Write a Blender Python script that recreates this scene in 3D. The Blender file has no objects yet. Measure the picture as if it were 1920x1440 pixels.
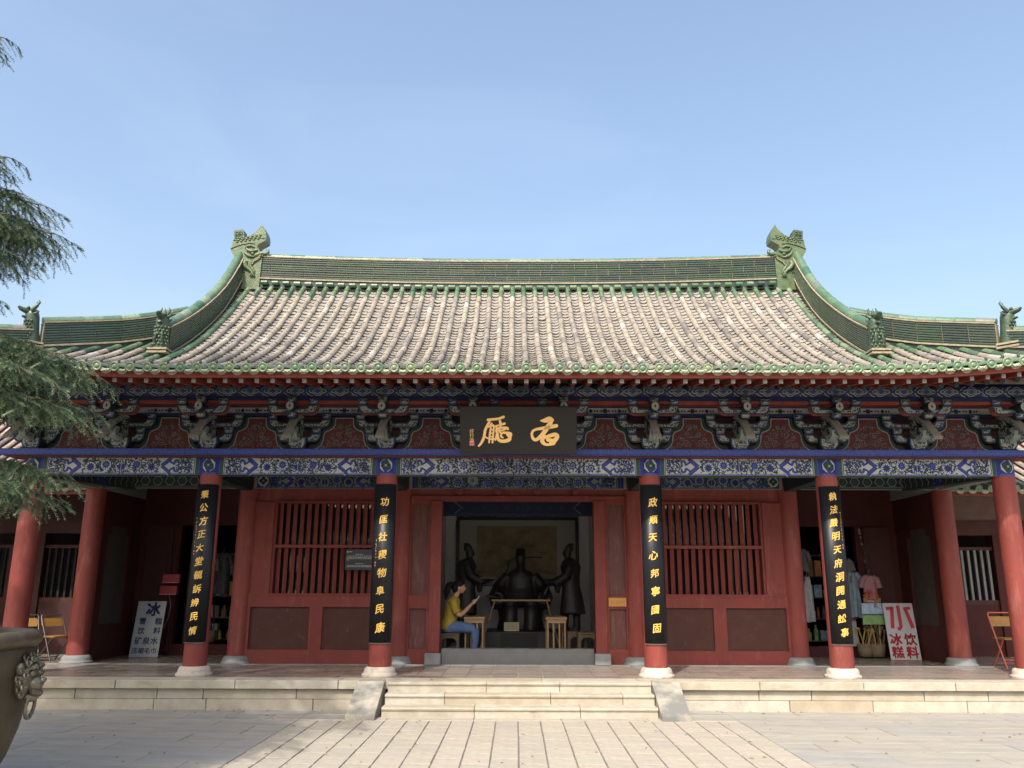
import bpy, bmesh, math, random
from mathutils import Matrix, Vector
R = math.radians
S = bpy.context.scene
COL = S.collection

# ---------------------------------------------------------------- camera, sky, sun, exposure
cam_data = bpy.data.cameras.new('camera')
cam_data.sensor_width = 36.0
cam_data.lens = 36.0 * 1560 / 1920
cam_data.clip_start = 0.05
cam_data.clip_end = 3000
cam = bpy.data.objects.new('camera', cam_data)
COL.objects.link(cam)
cam.location = (-0.03, 0.0, 1.6)
cam.rotation_euler = (Matrix.Rotation(R(0.30), 3, 'Z') @ Matrix.Rotation(R(90 + 13.7), 3, 'X') @ Matrix.Rotation(R(0.16), 3, 'Z')).to_euler()
S.camera = cam

SUN_EL, SUN_AZ = 48.0, 20.0          # the sun stands behind the photographer, 20 degrees to the left
sun_vec = Vector((-math.sin(R(SUN_AZ)) * math.cos(R(SUN_EL)), -math.cos(R(SUN_AZ)) * math.cos(R(SUN_EL)), math.sin(R(SUN_EL))))
world = bpy.data.worlds.new('World')
S.world = world
world.use_nodes = True
wn = world.node_tree
sky = wn.nodes.new('ShaderNodeTexSky')
sky.sky_type = 'NISHITA'
sky.sun_disc = False
sky.sun_elevation = R(SUN_EL)
sky.sun_rotation = R(180 + SUN_AZ)
sky.altitude = 100
sky.air_density = 1.3
sky.dust_density = 6.0
sky.ozone_density = 1.0
wn.nodes['Background'].inputs['Strength'].default_value = 0.15
# thin high haze: faint wisps drawn out over the whole sky
w_tc = wn.nodes.new('ShaderNodeTexCoord')
w_mp = wn.nodes.new('ShaderNodeMapping')
w_mp.inputs['Scale'].default_value = (1.6, 1.6, 6.0)
w_mp.inputs['Rotation'].default_value = (0.25, 0.35, 0.4)
w_n = wn.nodes.new('ShaderNodeTexNoise')
w_n.inputs['Scale'].default_value = 1.5
w_n.inputs['Detail'].default_value = 8
w_n.inputs['Roughness'].default_value = 0.55
w_n.inputs['Distortion'].default_value = 0.6
w_r = wn.nodes.new('ShaderNodeMapRange')
w_r.inputs['From Min'].default_value = 0.48
w_r.inputs['From Max'].default_value = 0.78
w_r.inputs['To Max'].default_value = 0.09
w_x = wn.nodes.new('ShaderNodeMix')
w_x.data_type = 'RGBA'
w_x.inputs[7].default_value = (3.6, 4.1, 4.7, 1)
wn.links.new(w_tc.outputs['Generated'], w_mp.inputs['Vector'])
wn.links.new(w_mp.outputs[0], w_n.inputs['Vector'])
wn.links.new(w_n.outputs[0], w_r.inputs[0])
wn.links.new(w_r.outputs[0], w_x.inputs[0])
wn.links.new(sky.outputs[0], w_x.inputs[6])
wn.links.new(w_x.outputs[2], wn.nodes['Background'].inputs['Color'])
sun_data = bpy.data.lights.new('sun', 'SUN')
sun_data.energy = 2.25
sun_data.angle = R(0.5)
sun_data.color = (1.0, 0.945, 0.86)
sun = bpy.data.objects.new('sun', sun_data)
COL.objects.link(sun)
sun.rotation_euler = sun_vec.to_track_quat('Z', 'Y').to_euler()
sun.location = (-6, -14, 22)
S.view_settings.view_transform = 'Standard'
S.view_settings.look = 'None'
S.view_settings.exposure = 1.0
S.view_settings.gamma = 1.0
S.view_settings.use_curve_mapping = False
S.render.engine = 'CYCLES'
S.cycles.use_denoising = True
S.cycles.max_bounces = 8

# ---------------------------------------------------------------- materials
MAT = {}


def mat(name, col, rough=0.6, col2=None, scale=6.0, amt=1.0, bump=0.0, bscale=None, spec=0.5, metal=0.0, lo=0.35, hi=0.7, mode=None, stretch=None, third=None, wear=None):
    """Principled surface whose colour wanders between col and col2 with a noise; mode 'rand' picks per object, 'attr' per face from the attribute shade."""
    m = bpy.data.materials.new(name)
    m.use_nodes = True
    nt = m.node_tree
    b = nt.nodes['Principled BSDF']
    b.inputs['Roughness'].default_value = rough
    b.inputs['Metallic'].default_value = metal
    b.inputs['Specular IOR Level'].default_value = spec
    N, L = nt.nodes.new, nt.links.new
    tc = N('ShaderNodeTexCoord')
    src = tc.outputs['Object']
    if stretch:
        mp = N('ShaderNodeMapping')
        mp.inputs['Scale'].default_value = stretch
        L(src, mp.inputs['Vector'])
        src = mp.outputs[0]
    base = None
    if col2 is not None:
        n = N('ShaderNodeTexNoise')
        n.inputs['Scale'].default_value = scale
        n.inputs['Detail'].default_value = 7
        n.inputs['Roughness'].default_value = 0.62
        L(src, n.inputs['Vector'])
        r = N('ShaderNodeValToRGB')
        r.color_ramp.elements[0].position = lo
        r.color_ramp.elements[1].position = hi
        r.color_ramp.elements[0].color = (*col, 1)
        r.color_ramp.elements[1].color = (*[a + (c - a) * amt for a, c in zip(col, col2)], 1)
        if third:
            e = r.color_ramp.elements.new((lo + hi) / 2)
            e.color = (*third, 1)
        L(n.outputs[0], r.inputs[0])
        base = r.outputs[0]
    if isinstance(mode, list):            # palette of colours, one per piece
        r2 = N('ShaderNodeValToRGB')
        r2.color_ramp.interpolation = 'LINEAR'
        els = r2.color_ramp.elements
        els[0].color = (*mode[0], 1)
        els[1].color = (*mode[-1], 1)
        for i, c in enumerate(mode[1:-1]):
            els.new((i + 1) / (len(mode) - 1)).color = (*c, 1)
        mode_src = name.endswith('_each')
        if mode_src:
            a = N('ShaderNodeObjectInfo')
            L(a.outputs['Random'], r2.inputs[0])
        else:
            a = N('ShaderNodeAttribute')
            a.attribute_name = 'shade'
            L(a.outputs['Fac'], r2.inputs[0])
        if base is None:
            base = r2.outputs[0]
        else:
            mx = N('ShaderNodeMix')
            mx.data_type = 'RGBA'
            mx.blend_type = 'MULTIPLY'
            mx.inputs[0].default_value = 1.0
            L(r2.outputs[0], mx.inputs[6])
            L(base, mx.inputs[7])
            base = mx.outputs[2]
    if wear:                              # worn, faded or stained patches: (colour, scale, lo, hi, stretch)
        wc, ws, wl, wh, wst = wear
        wm_ = N('ShaderNodeMapping')
        wm_.inputs['Scale'].default_value = wst
        wm_.inputs['Location'].default_value = (3.1, 1.7, 5.3)
        L(tc.outputs['Object'], wm_.inputs['Vector'])
        wn2 = N('ShaderNodeTexNoise')
        wn2.inputs['Scale'].default_value = ws
        wn2.inputs['Detail'].default_value = 9
        wn2.inputs['Roughness'].default_value = 0.68
        L(wm_.outputs[0], wn2.inputs['Vector'])
        wr = N('ShaderNodeMapRange')
        wr.inputs['From Min'].default_value = wl
        wr.inputs['From Max'].default_value = wh
        L(wn2.outputs[0], wr.inputs[0])
        wx = N('ShaderNodeMix')
        wx.data_type = 'RGBA'
        L(wr.outputs[0], wx.inputs[0])
        if base is None:
            wx.inputs[6].default_value = (*col, 1)
        else:
            L(base, wx.inputs[6])
        wx.inputs[7].default_value = (*wc, 1)
        base = wx.outputs[2]
    if base is None:
        b.inputs['Base Color'].default_value = (*col, 1)
    else:
        L(base, b.inputs['Base Color'])
    if bump:
        n2 = N('ShaderNodeTexNoise')
        n2.inputs['Scale'].default_value = bscale or scale * 4
        n2.inputs['Detail'].default_value = 5
        L(src, n2.inputs['Vector'])
        bp = N('ShaderNodeBump')
        bp.inputs['Strength'].default_value = 1.0
        bp.inputs['Distance'].default_value = bump
        L(n2.outputs[0], bp.inputs['Height'])
        L(bp.outputs[0], b.inputs['Normal'])
    MAT[name] = m
    return m


# red lacquer and wood
mat('red_paint', (0.2035, 0.0448, 0.0370), 0.58, (0.1485, 0.0381, 0.0336), 2.2, bump=0.002, bscale=25, spec=0.22, wear=((0.2640, 0.0952, 0.0806), 3.0, 0.55, 0.80, (2.7500, 2.8000, 0.5600)))
mat('red_column', (0.215, 0.045, 0.036), 0.55, (0.165, 0.040, 0.034), 1.7, bump=0.0015, bscale=30, spec=0.28, wear=((0.29, 0.10, 0.082), 4.0, 0.52, 0.76, (2.2, 2.2, 0.45)))
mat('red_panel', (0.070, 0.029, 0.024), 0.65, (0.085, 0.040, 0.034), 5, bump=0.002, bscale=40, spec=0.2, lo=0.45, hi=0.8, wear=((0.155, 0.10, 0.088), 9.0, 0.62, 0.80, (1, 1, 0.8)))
mat('red_maroon', (0.070, 0.019, 0.017), 0.65, (0.050, 0.016, 0.015), 3, spec=0.2, wear=((0.085, 0.042, 0.038), 5.0, 0.6, 0.85, (2, 2, 0.6)))  # dark maroon for the end recesses, shop fronts and right side building
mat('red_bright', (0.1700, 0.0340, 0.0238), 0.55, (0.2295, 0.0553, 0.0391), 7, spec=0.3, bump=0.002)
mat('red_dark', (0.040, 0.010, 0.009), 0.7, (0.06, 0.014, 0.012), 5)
mat('rafter_red', (0.1785, 0.0408, 0.0238), 0.6, (0.1275, 0.0272, 0.0187), 9, spec=0.3)
# painted decoration
mat('p_white', (0.3800, 0.3952, 0.3800), 0.6, (0.2888, 0.3040, 0.2926), 16, spec=0.25)
mat('p_chalk', (0.2880, 0.3040, 0.2760), 0.65, (0.1920, 0.2040, 0.1880), 16, spec=0.2)
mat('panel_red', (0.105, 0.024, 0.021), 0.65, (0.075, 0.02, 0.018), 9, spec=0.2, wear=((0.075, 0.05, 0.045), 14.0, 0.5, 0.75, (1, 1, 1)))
mat('p_blue', (0.0144, 0.0240, 0.1680), 0.55, (0.0104, 0.0176, 0.1200), 14, spec=0.3)
mat('p_lblue', (0.0496, 0.0760, 0.2640), 0.55, (0.0336, 0.0528, 0.1920), 20, spec=0.3)
mat('p_navy', (0.008, 0.011, 0.045), 0.6, (0.012, 0.018, 0.075), 12, spec=0.3)
mat('p_green', (0.0144, 0.0464, 0.0352), 0.6, (0.0224, 0.0640, 0.0464), 14, spec=0.3)
mat('p_dark', (0.010, 0.016, 0.020), 0.6, (0.017, 0.026, 0.03), 14, spec=0.3)
mat('p_pale', (0.2160, 0.2480, 0.2200), 0.6, (0.1520, 0.1760, 0.1600), 14, spec=0.25)
mat('p_grey', (0.1280, 0.1360, 0.1360), 0.65, (0.0800, 0.0880, 0.0880), 14)
mat('p_dusty', (0.1680, 0.1520, 0.1280), 0.85, (0.1160, 0.1040, 0.0880), 14, spec=0.15)
mat('plate_blue', (0.018, 0.027, 0.135), 0.6, (0.045, 0.068, 0.25), 45, lo=0.42, hi=0.6, spec=0.3)
mat('fret', (0.065, 0.10, 0.33), 0.6, spec=0.3)
# roof
PAL_TAN = [(0.1568, 0.1477, 0.1408), (0.2090, 0.1931, 0.1775), (0.2422, 0.2206, 0.1938), (0.2660, 0.2403, 0.2060), (0.2831, 0.2541, 0.2122), (0.3021, 0.2699, 0.2203), (0.3211, 0.2876, 0.2326), (0.3372, 0.3073, 0.2530), (0.4085, 0.3940, 0.3570)]
PAL_GRN = [(0.060, 0.115, 0.068), (0.11, 0.19, 0.105), (0.05, 0.12, 0.072), (0.15, 0.22, 0.13), (0.045, 0.09, 0.066), (0.20, 0.27, 0.175), (0.075, 0.15, 0.072), (0.16, 0.175, 0.15)]
PAL_RDG = [(0.026, 0.055, 0.036), (0.045, 0.085, 0.045), (0.030, 0.048, 0.042), (0.035, 0.075, 0.040), (0.055, 0.070, 0.050), (0.028, 0.060, 0.048)]
PAL_EAVE = [(0.17, 0.25, 0.14), (0.13, 0.22, 0.13), (0.21, 0.27, 0.15), (0.16, 0.20, 0.16), (0.11, 0.20, 0.115), (0.22, 0.26, 0.18)]
for suf in ('', '_each'):
    mat('tile_tan' + suf, (1, 1, 1), 0.8, (0.62, 0.60, 0.58), 14, mode=PAL_TAN, bump=0.004, bscale=60, spec=0.25, lo=0.4, hi=0.75, wear=((0.17, 0.155, 0.14), 7.0, 0.56, 0.78, (1, 1, 1)))
    mat('tile_green' + suf, (1, 1, 1), 0.28, (0.72, 0.74, 0.70), 16, mode=PAL_GRN, bump=0.002, bscale=50, spec=0.5, lo=0.45, hi=0.7)
mat('pan_tan', (0.3120, 0.2891, 0.2550), 0.85, (0.1920, 0.1802, 0.1683), 10, bump=0.004, bscale=50, spec=0.2)
mat('pan_tan_each', (0.2880, 0.2821, 0.2397), 0.85, (0.1824, 0.1832, 0.1632), 10, bump=0.004, bscale=50, spec=0.2)
mat('eave_each', (1, 1, 1), 0.35, (0.8, 0.82, 0.78), 16, mode=PAL_EAVE, bump=0.002, bscale=50, lo=0.45, hi=0.7)
mat('ridge_each', (1, 1, 1), 0.3, (0.7, 0.72, 0.70), 9, mode=PAL_RDG, bump=0.002, bscale=40)
mat('drip_green', (0.24, 0.30, 0.19), 0.4, (0.40, 0.39, 0.29), 12, bump=0.002, spec=0.45)
mat('ridge_green', (0.035, 0.072, 0.046), 0.3, (0.06, 0.11, 0.06), 5, bump=0.002, bscale=40)
mat('ridge_deep', (0.016, 0.032, 0.027), 0.35, (0.024, 0.045, 0.034), 5, bump=0.002, bscale=40)
mat('ridge_edge', (0.13, 0.16, 0.105), 0.5, (0.085, 0.115, 0.075), 14, spec=0.4)  # pale green for upper rib bevels, light caught there put into the colour
mat('ridge_lime', (0.34, 0.29, 0.205), 0.85, (0.22, 0.185, 0.13), 14, spec=0.2, bump=0.002)
mat('beast_green', (0.050, 0.092, 0.044), 0.4, (0.115, 0.145, 0.062), 9, bump=0.006, bscale=30)
mat('beast_dark', (0.030, 0.060, 0.038), 0.4, (0.055, 0.085, 0.045), 9, bump=0.006, bscale=30)
mat('roof_board', (0.17, 0.042, 0.028), 0.7, (0.13, 0.035, 0.024), 7)
# stone
mat('cream_stone', (0.45, 0.39, 0.31), 0.75, (0.37, 0.31, 0.24), 3.5, bump=0.004, bscale=28, spec=0.25)
mat('cream_each', (1, 1, 1), 0.75, (0.80, 0.76, 0.70), 5, bump=0.004, bscale=28, spec=0.25, wear=((0.238, 0.207, 0.163), 2.6, 0.56, 0.80, (1, 1, 2.2)), mode=[(0.3842, 0.3509, 0.2836), (0.4263, 0.4039, 0.3488), (0.3753, 0.3284, 0.2557), (0.4351, 0.4039, 0.3306), (0.4008, 0.3774, 0.3210)])
MAT['cream_each'].name = 'cream_each'
mat('ramp_stone', (0.40, 0.365, 0.30), 0.75, (0.17, 0.17, 0.16), 2.6, bump=0.004, bscale=24, spec=0.25, lo=0.36, hi=0.58)
mat('paver_each', (1, 1, 1), 0.75, (0.84, 0.82, 0.80), 7, bump=0.003, bscale=40, spec=0.25, wear=((0.273, 0.242, 0.202), 6.0, 0.58, 0.82, (1, 1, 1)), mode=[(0.3665, 0.3325, 0.2793), (0.3793, 0.3550, 0.2932), (0.3577, 0.3325, 0.2793), (0.3920, 0.3550, 0.3028), (0.3704, 0.3458, 0.2932), (0.3499, 0.3193, 0.2750)])
mat('slab_each', (1, 1, 1), 0.7, (0.78, 0.80, 0.83), 2.2, bump=0.003, bscale=30, spec=0.3, stretch=(0.6, 2.4, 1), wear=((0.246, 0.233, 0.220), 2.0, 0.52, 0.75, (0.5, 3.0, 1)), mode=[(0.3283, 0.3060, 0.2611), (0.3116, 0.2968, 0.2654), (0.3410, 0.3193, 0.2696), (0.2979, 0.2927, 0.2750), (0.3371, 0.3101, 0.2654)], lo=0.38, hi=0.68)
mat('joint', (0.19, 0.168, 0.142), 0.9, (0.13, 0.115, 0.098), 9)
mat('grout_light', (0.40, 0.365, 0.32), 0.9, (0.3, 0.27, 0.24), 20)
mat('floor_each', (1, 1, 1), 0.27, (0.72, 0.72, 0.74), 6, bump=0.001, bscale=30, spec=0.4, mode=[(0.25, 0.215, 0.18), (0.30, 0.255, 0.215), (0.23, 0.20, 0.175), (0.27, 0.225, 0.19), (0.31, 0.265, 0.225)], stretch=(1, 2.5, 1))
mat('grey_stone', (0.22, 0.23, 0.235), 0.7, (0.15, 0.16, 0.165), 6, bump=0.003, bscale=30)
mat('threshold', (0.14, 0.145, 0.15), 0.6, (0.11, 0.115, 0.12), 6, bump=0.002)
mat('base_stone', (0.47, 0.42, 0.36), 0.75, (0.27, 0.245, 0.22), 9, bump=0.004, bscale=40, lo=0.5, hi=0.72)
mat('earth', (0.40, 0.35, 0.29), 0.9, (0.34, 0.30, 0.25), 0.8)
# interior
mat('plaster', (0.66, 0.67, 0.67), 0.8, (0.58, 0.59, 0.595), 3)
mat('grey_panel', (0.05, 0.042, 0.037), 0.75, (0.07, 0.055, 0.046), 5)
mat('black_lacquer', (0.012, 0.012, 0.014), 0.30, spec=0.5)
mat('board_black', (0.008, 0.010, 0.014), 0.42, spec=0.3)
mat('plaque_black', (0.012, 0.0118, 0.011), 0.65, spec=0.4)
mat('gold', (0.72, 0.46, 0.10), 0.45, (0.62, 0.37, 0.07), 30, spec=0.5)
mat('gold_pale', (0.80, 0.52, 0.20), 0.55, (0.72, 0.46, 0.17), 20, spec=0.3)
mat('dim_gold', (0.40, 0.34, 0.20), 0.6)
mat('bronze_statue', (0.010, 0.009, 0.008), 0.5, (0.018, 0.016, 0.012), 9, bump=0.004, metal=0.1)
mat('bronze_vat', (0.050, 0.038, 0.022), 0.6, (0.085, 0.067, 0.040), 3.5, bump=0.004, bscale=18, metal=0.35)
mat('bronze_mask', (0.20, 0.18, 0.13), 0.42, (0.07, 0.06, 0.045), 22, bump=0.008, bscale=40, metal=0.5)
mat('bronze_rim', (0.075, 0.056, 0.034), 0.5, (0.13, 0.105, 0.07), 5, bump=0.004, bscale=18, metal=0.4)
mat('scroll_paper', (0.30, 0.25, 0.15), 0.8, (0.17, 0.14, 0.085), 4, wear=((0.08, 0.07, 0.05), 3.0, 0.55, 0.7, (1, 1, 2)))
mat('mount_paper', (0.36, 0.36, 0.33), 0.8)
mat('wood_brown', (0.30, 0.19, 0.09), 0.55, (0.22, 0.13, 0.06), 12, stretch=(1, 1, 6))
mat('wood_dark', (0.10, 0.068, 0.036), 0.6, (0.07, 0.045, 0.025), 12)
mat('old_wood', (0.105, 0.034, 0.028), 0.65, (0.19, 0.085, 0.068), 7, stretch=(3, 3, 0.5), bump=0.003, bscale=30, lo=0.5, hi=0.8)
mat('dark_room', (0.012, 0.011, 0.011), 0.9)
mat('brass_sign', (0.50, 0.24, 0.055), 0.5, (0.45, 0.20, 0.045), 20)
mat('info_black', (0.022, 0.024, 0.025), 0.4)
mat('info_text', (0.34, 0.36, 0.36), 0.7)
mat('sign_white', (0.42, 0.45, 0.47), 0.55, (0.37, 0.40, 0.43), 5)
mat('sign_blue', (0.018, 0.025, 0.105), 0.6)
mat('sign_red', (0.42, 0.025, 0.05), 0.6)
mat('sign_pink', (0.60, 0.20, 0.24), 0.6)
mat('box_red', (0.30, 0.022, 0.032), 0.5)
mat('chair_yellow', (0.31, 0.16, 0.030), 0.6, (0.23, 0.115, 0.022), 8)
mat('chair_frame', (0.45, 0.10, 0.06), 0.45)
mat('chair_steel', (0.10, 0.10, 0.10), 0.4, metal=0.6)
mat('skin', (0.42, 0.23, 0.15), 0.55)
mat('shirt_yellow', (0.36, 0.26, 0.035), 0.85, (0.26, 0.18, 0.022), 8, bump=0.004, bscale=14)
mat('jeans', (0.085, 0.15, 0.30), 0.85, (0.055, 0.10, 0.21), 14, bump=0.003, bscale=30)
mat('hair', (0.007, 0.006, 0.0055), 0.7, spec=0.2)
mat('phone_white', (0.65, 0.65, 0.66), 0.4)
mat('rubber', (0.02, 0.02, 0.022), 0.7)
mat('cloth_blue', (0.20, 0.27, 0.34), 0.85, (0.12, 0.17, 0.23), 9, bump=0.006, bscale=16)
mat('cloth_pink', (0.30, 0.15, 0.16), 0.75, (0.22, 0.11, 0.13), 12, bump=0.006, bscale=16)
mat('cloth_white', (0.42, 0.42, 0.44), 0.85, (0.26, 0.26, 0.28), 10, bump=0.006, bscale=16)
mat('cloth_dark', (0.030, 0.030, 0.036), 0.85, (0.05, 0.045, 0.05), 10, bump=0.006, bscale=16)
mat('cloth_grey', (0.12, 0.11, 0.12), 0.85, (0.08, 0.075, 0.085), 10, bump=0.006, bscale=16)
mat('card_blue', (0.16, 0.30, 0.52), 0.5, (0.45, 0.52, 0.60), 14)
mat('card_green', (0.10, 0.26, 0.09), 0.5, (0.25, 0.36, 0.14), 14)
mat('toy_red', (0.45, 0.06, 0.03), 0.6, (0.30, 0.10, 0.03), 20)
mat('toy_yellow', (0.34, 0.26, 0.045), 0.6, (0.26, 0.22, 0.07), 20)
mat('dry_leaf', (0.16, 0.10, 0.045), 0.8, (0.24, 0.17, 0.07), 30)
mat('straw', (0.17, 0.135, 0.085), 0.85, (0.11, 0.085, 0.055), 20)
mat('fan_orange', (0.46, 0.20, 0.08), 0.7, (0.36, 0.12, 0.06), 16)
mat('white_cabinet', (0.28, 0.30, 0.31), 0.6)
mat('bar_pale', (0.22, 0.225, 0.22), 0.7, (0.16, 0.165, 0.16), 8)
mat('beige_band', (0.17, 0.115, 0.088), 0.75, (0.13, 0.085, 0.065), 5)
mat('bark', (0.085, 0.065, 0.05), 0.9, (0.14, 0.115, 0.09), 9, bump=0.02, bscale=14, stretch=(1, 1, 0.3))


def glass_mat():
    m = bpy.data.materials.new('window_glass')
    m.use_nodes = True
    nt = m.node_tree
    b = nt.nodes['Principled BSDF']
    b.inputs['Base Color'].default_value = (0.006, 0.007, 0.008, 1)
    b.inputs['Roughness'].default_value = 0.02
    b.inputs['Specular IOR Level'].default_value = 1.0
    MAT['window_glass'] = m


glass_mat()


def needle_mat():
    m = bpy.data.materials.new('cedar_needles')
    m.use_nodes = True
    nt = m.node_tree
    b = nt.nodes['Principled BSDF']
    b.inputs['Roughness'].default_value = 0.55
    b.inputs['Specular IOR Level'].default_value = 0.35
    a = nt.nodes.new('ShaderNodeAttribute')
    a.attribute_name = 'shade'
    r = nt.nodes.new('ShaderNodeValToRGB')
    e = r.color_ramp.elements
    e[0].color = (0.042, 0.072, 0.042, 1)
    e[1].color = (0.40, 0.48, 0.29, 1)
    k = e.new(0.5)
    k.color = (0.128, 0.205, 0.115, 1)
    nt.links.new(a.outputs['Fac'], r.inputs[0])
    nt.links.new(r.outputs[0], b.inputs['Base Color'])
    tr = nt.nodes.new('ShaderNodeBsdfTranslucent')
    nt.links.new(r.outputs[0], tr.inputs['Color'])
    mx = nt.nodes.new('ShaderNodeMixShader')
    mx.inputs[0].default_value = 0.32
    nt.links.new(b.outputs[0], mx.inputs[1])
    nt.links.new(tr.outputs[0], mx.inputs[2])
    nt.links.new(mx.outputs[0], nt.nodes['Material Output'].inputs['Surface'])
    MAT['cedar_needles'] = m


needle_mat()


# ---------------------------------------------------------------- mesh helpers
class MB:
    def __init__(self):
        self.v, self.f, self.mi, self.sm, self.sh = [], [], [], [], []
        self.shade = 0.5

    def add(self, verts, faces, mi=0, smooth=False):
        o = len(self.v)
        self.v.extend([tuple(p) for p in verts])
        for f in faces:
            self.f.append(tuple(i + o for i in f))
            self.mi.append(mi)
            self.sm.append(smooth)
            self.sh.append(self.shade)
        return self

    def box(self, x0, x1, y0, y1, z0, z1, mi=0, bev=0.0):
        if bev > 0:
            b = bev
            # chamfered along the front, top edges: octagonal prism on XZ plus front/back inset
            P = [(x0 + b, z0), (x1 - b, z0), (x1, z0 + b), (x1, z1 - b), (x1 - b, z1), (x0 + b, z1), (x0, z1 - b), (x0, z0 + b)]
            Q = [(x0 + b, z0 + b), (x1 - b, z0 + b), (x1 - b, z0 + b), (x1 - b, z1 - b), (x1 - b, z1 - b), (x0 + b, z1 - b), (x0 + b, z1 - b), (x0 + b, z0 + b)]
            V = [(x, y0 + b, z) for x, z in P] + [(x, y1 - b, z) for x, z in P] + [(q[0], y0, q[1]) for q in (Q[0], Q[1], Q[3], Q[5])] + [(q[0], y1, q[1]) for q in (Q[0], Q[1], Q[3], Q[5])]
            F = [(i, (i + 1) % 8, 8 + (i + 1) % 8, 8 + i) for i in range(8)]
            F = [tuple(reversed(f)) for f in F]
            a = 16
            F += [(a, a + 1, a + 2, a + 3), (0, 1, a + 1, a), (2, 3, a + 2, a + 1), (4, 5, a + 3, a + 2), (6, 7, a, a + 3), (1, 2, a + 1), (3, 4, a + 2), (5, 6, a + 3), (7, 0, a)]
            c = 20
            F += [(c + 3, c + 2, c + 1, c), (c, c + 1, 9, 8), (c + 1, c + 2, 11, 10), (c + 2, c + 3, 13, 12), (c + 3, c, 15, 14), (c + 1, 10, 9), (c + 2, 12, 11), (c + 3, 14, 13), (c, 8, 15)]
            return self.add(V, F, mi)
        V = [(x0, y0, z0), (x1, y0, z0), (x1, y1, z0), (x0, y1, z0), (x0, y0, z1), (x1, y0, z1), (x1, y1, z1), (x0, y1, z1)]
        return self.add(V, [(0, 3, 2, 1), (4, 5, 6, 7), (0, 1, 5, 4), (1, 2, 6, 5), (2, 3, 7, 6), (3, 0, 4, 7)], mi)

    def prism(self, poly, fn, t0, t1, mi=0, mside=None, smooth=False):
        """poly: (a, b) outline; fn(a, b, t) -> point; closed solid between t0 and t1."""
        n = len(poly)
        V = [fn(a, b, t0) for a, b in poly] + [fn(a, b, t1) for a, b in poly]
        self.add(V, [tuple(range(n - 1, -1, -1)), tuple(range(n, 2 * n))], mi)
        self.add(V, [(i, (i + 1) % n, n + (i + 1) % n, n + i) for i in range(n)], mi if mside is None else mside, smooth)
        return self

    def tube(self, path, rad, n=8, mi=0, caps=True, smooth=True, up=None):
        path = [Vector(p) for p in path]
        if not isinstance(rad, (list, tuple)):
            rad = [rad] * len(path)
        V = []
        prev = None
        for i, p in enumerate(path):
            t = (path[min(i + 1, len(path) - 1)] - path[max(i - 1, 0)])
            if t.length < 1e-9:
                t = Vector((0, 0, 1))
            t.normalize()
            if prev is None:
                a = Vector(up) if up else (Vector((0, 0, 1)) if abs(t.z) < 0.9 else Vector((1, 0, 0)))
            else:
                a = prev
            a = (a - t * a.dot(t))
            a.normalize()
            prev = a
            b = t.cross(a)
            r = rad[i]
            rx, ry = (r if isinstance(r, tuple) else (r, r))
            for k in range(n):
                an = 2 * math.pi * k / n
                V.append(p + a * (math.cos(an) * rx) + b * (math.sin(an) * ry))
        F = []
        for i in range(len(path) - 1):
            for k in range(n):
                k2 = (k + 1) % n
                F.append((i * n + k, i * n + k2, (i + 1) * n + k2, (i + 1) * n + k))
        self.add(V, F, mi, smooth)
        if caps:
            o = len(V)
            self.add(V, [tuple(range(n - 1, -1, -1)), tuple(range(o - n, o))], mi)
        return self

    def lathe(self, prof, n=24, cx=0, cy=0, mi=0, smooth=True, caps=True):
        """prof: (r, z) from bottom to top."""
        V = []
        for r, z in prof:
            for k in range(n):
                a = 2 * math.pi * k / n
                V.append((cx + math.cos(a) * r, cy + math.sin(a) * r, z))
        F = []
        for i in range(len(prof) - 1):
            for k in range(n):
                k2 = (k + 1) % n
                F.append((i * n + k, i * n + k2, (i + 1) * n + k2, (i + 1) * n + k))
        self.add(V, F, mi, smooth)
        if caps:
            o = (len(prof) - 1) * n
            self.add(V, [tuple(range(n - 1, -1, -1)), tuple(range(o, o + n))], mi)
        return self

    def loft(self, rings, n=20, mi=0, smooth=True):
        """rings: (cx, cy, cz, rx, ry)."""
        V = []
        for cx, cy, cz, rx, ry in rings:
            for k in range(n):
                a = 2 * math.pi * k / n
                V.append((cx + math.cos(a) * rx, cy + math.sin(a) * ry, cz))
        F = []
        for i in range(len(rings) - 1):
            for k in range(n):
                k2 = (k + 1) % n
                F.append((i * n + k, i * n + k2, (i + 1) * n + k2, (i + 1) * n + k))
        o = (len(rings) - 1) * n
        F += [tuple(range(n - 1, -1, -1)), tuple(range(o, o + n))]
        return self.add(V, F, mi, smooth)

    def ball(self, c, r, n=10, m=7, mi=0, smooth=True):
        rx, ry, rz = r if isinstance(r, tuple) else (r, r, r)
        V = [(c[0], c[1], c[2] - rz)]
        for i in range(1, m):
            t = math.pi * i / m
            for k in range(n):
                a = 2 * math.pi * k / n
                V.append((c[0] + rx * math.sin(t) * math.cos(a), c[1] + ry * math.sin(t) * math.sin(a), c[2] - rz * math.cos(t)))
        V.append((c[0], c[1], c[2] + rz))
        F = [(0, 1 + (k + 1) % n, 1 + k) for k in range(n)]
        for i in range(m - 2):
            for k in range(n):
                k2 = (k + 1) % n
                F.append((1 + i * n + k, 1 + i * n + k2, 1 + (i + 1) * n + k2, 1 + (i + 1) * n + k))
        e = len(V) - 1
        b = 1 + (m - 2) * n
        F += [(b + k, b + (k + 1) % n, e) for k in range(n)]
        return self.add(V, F, mi, smooth)

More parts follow.
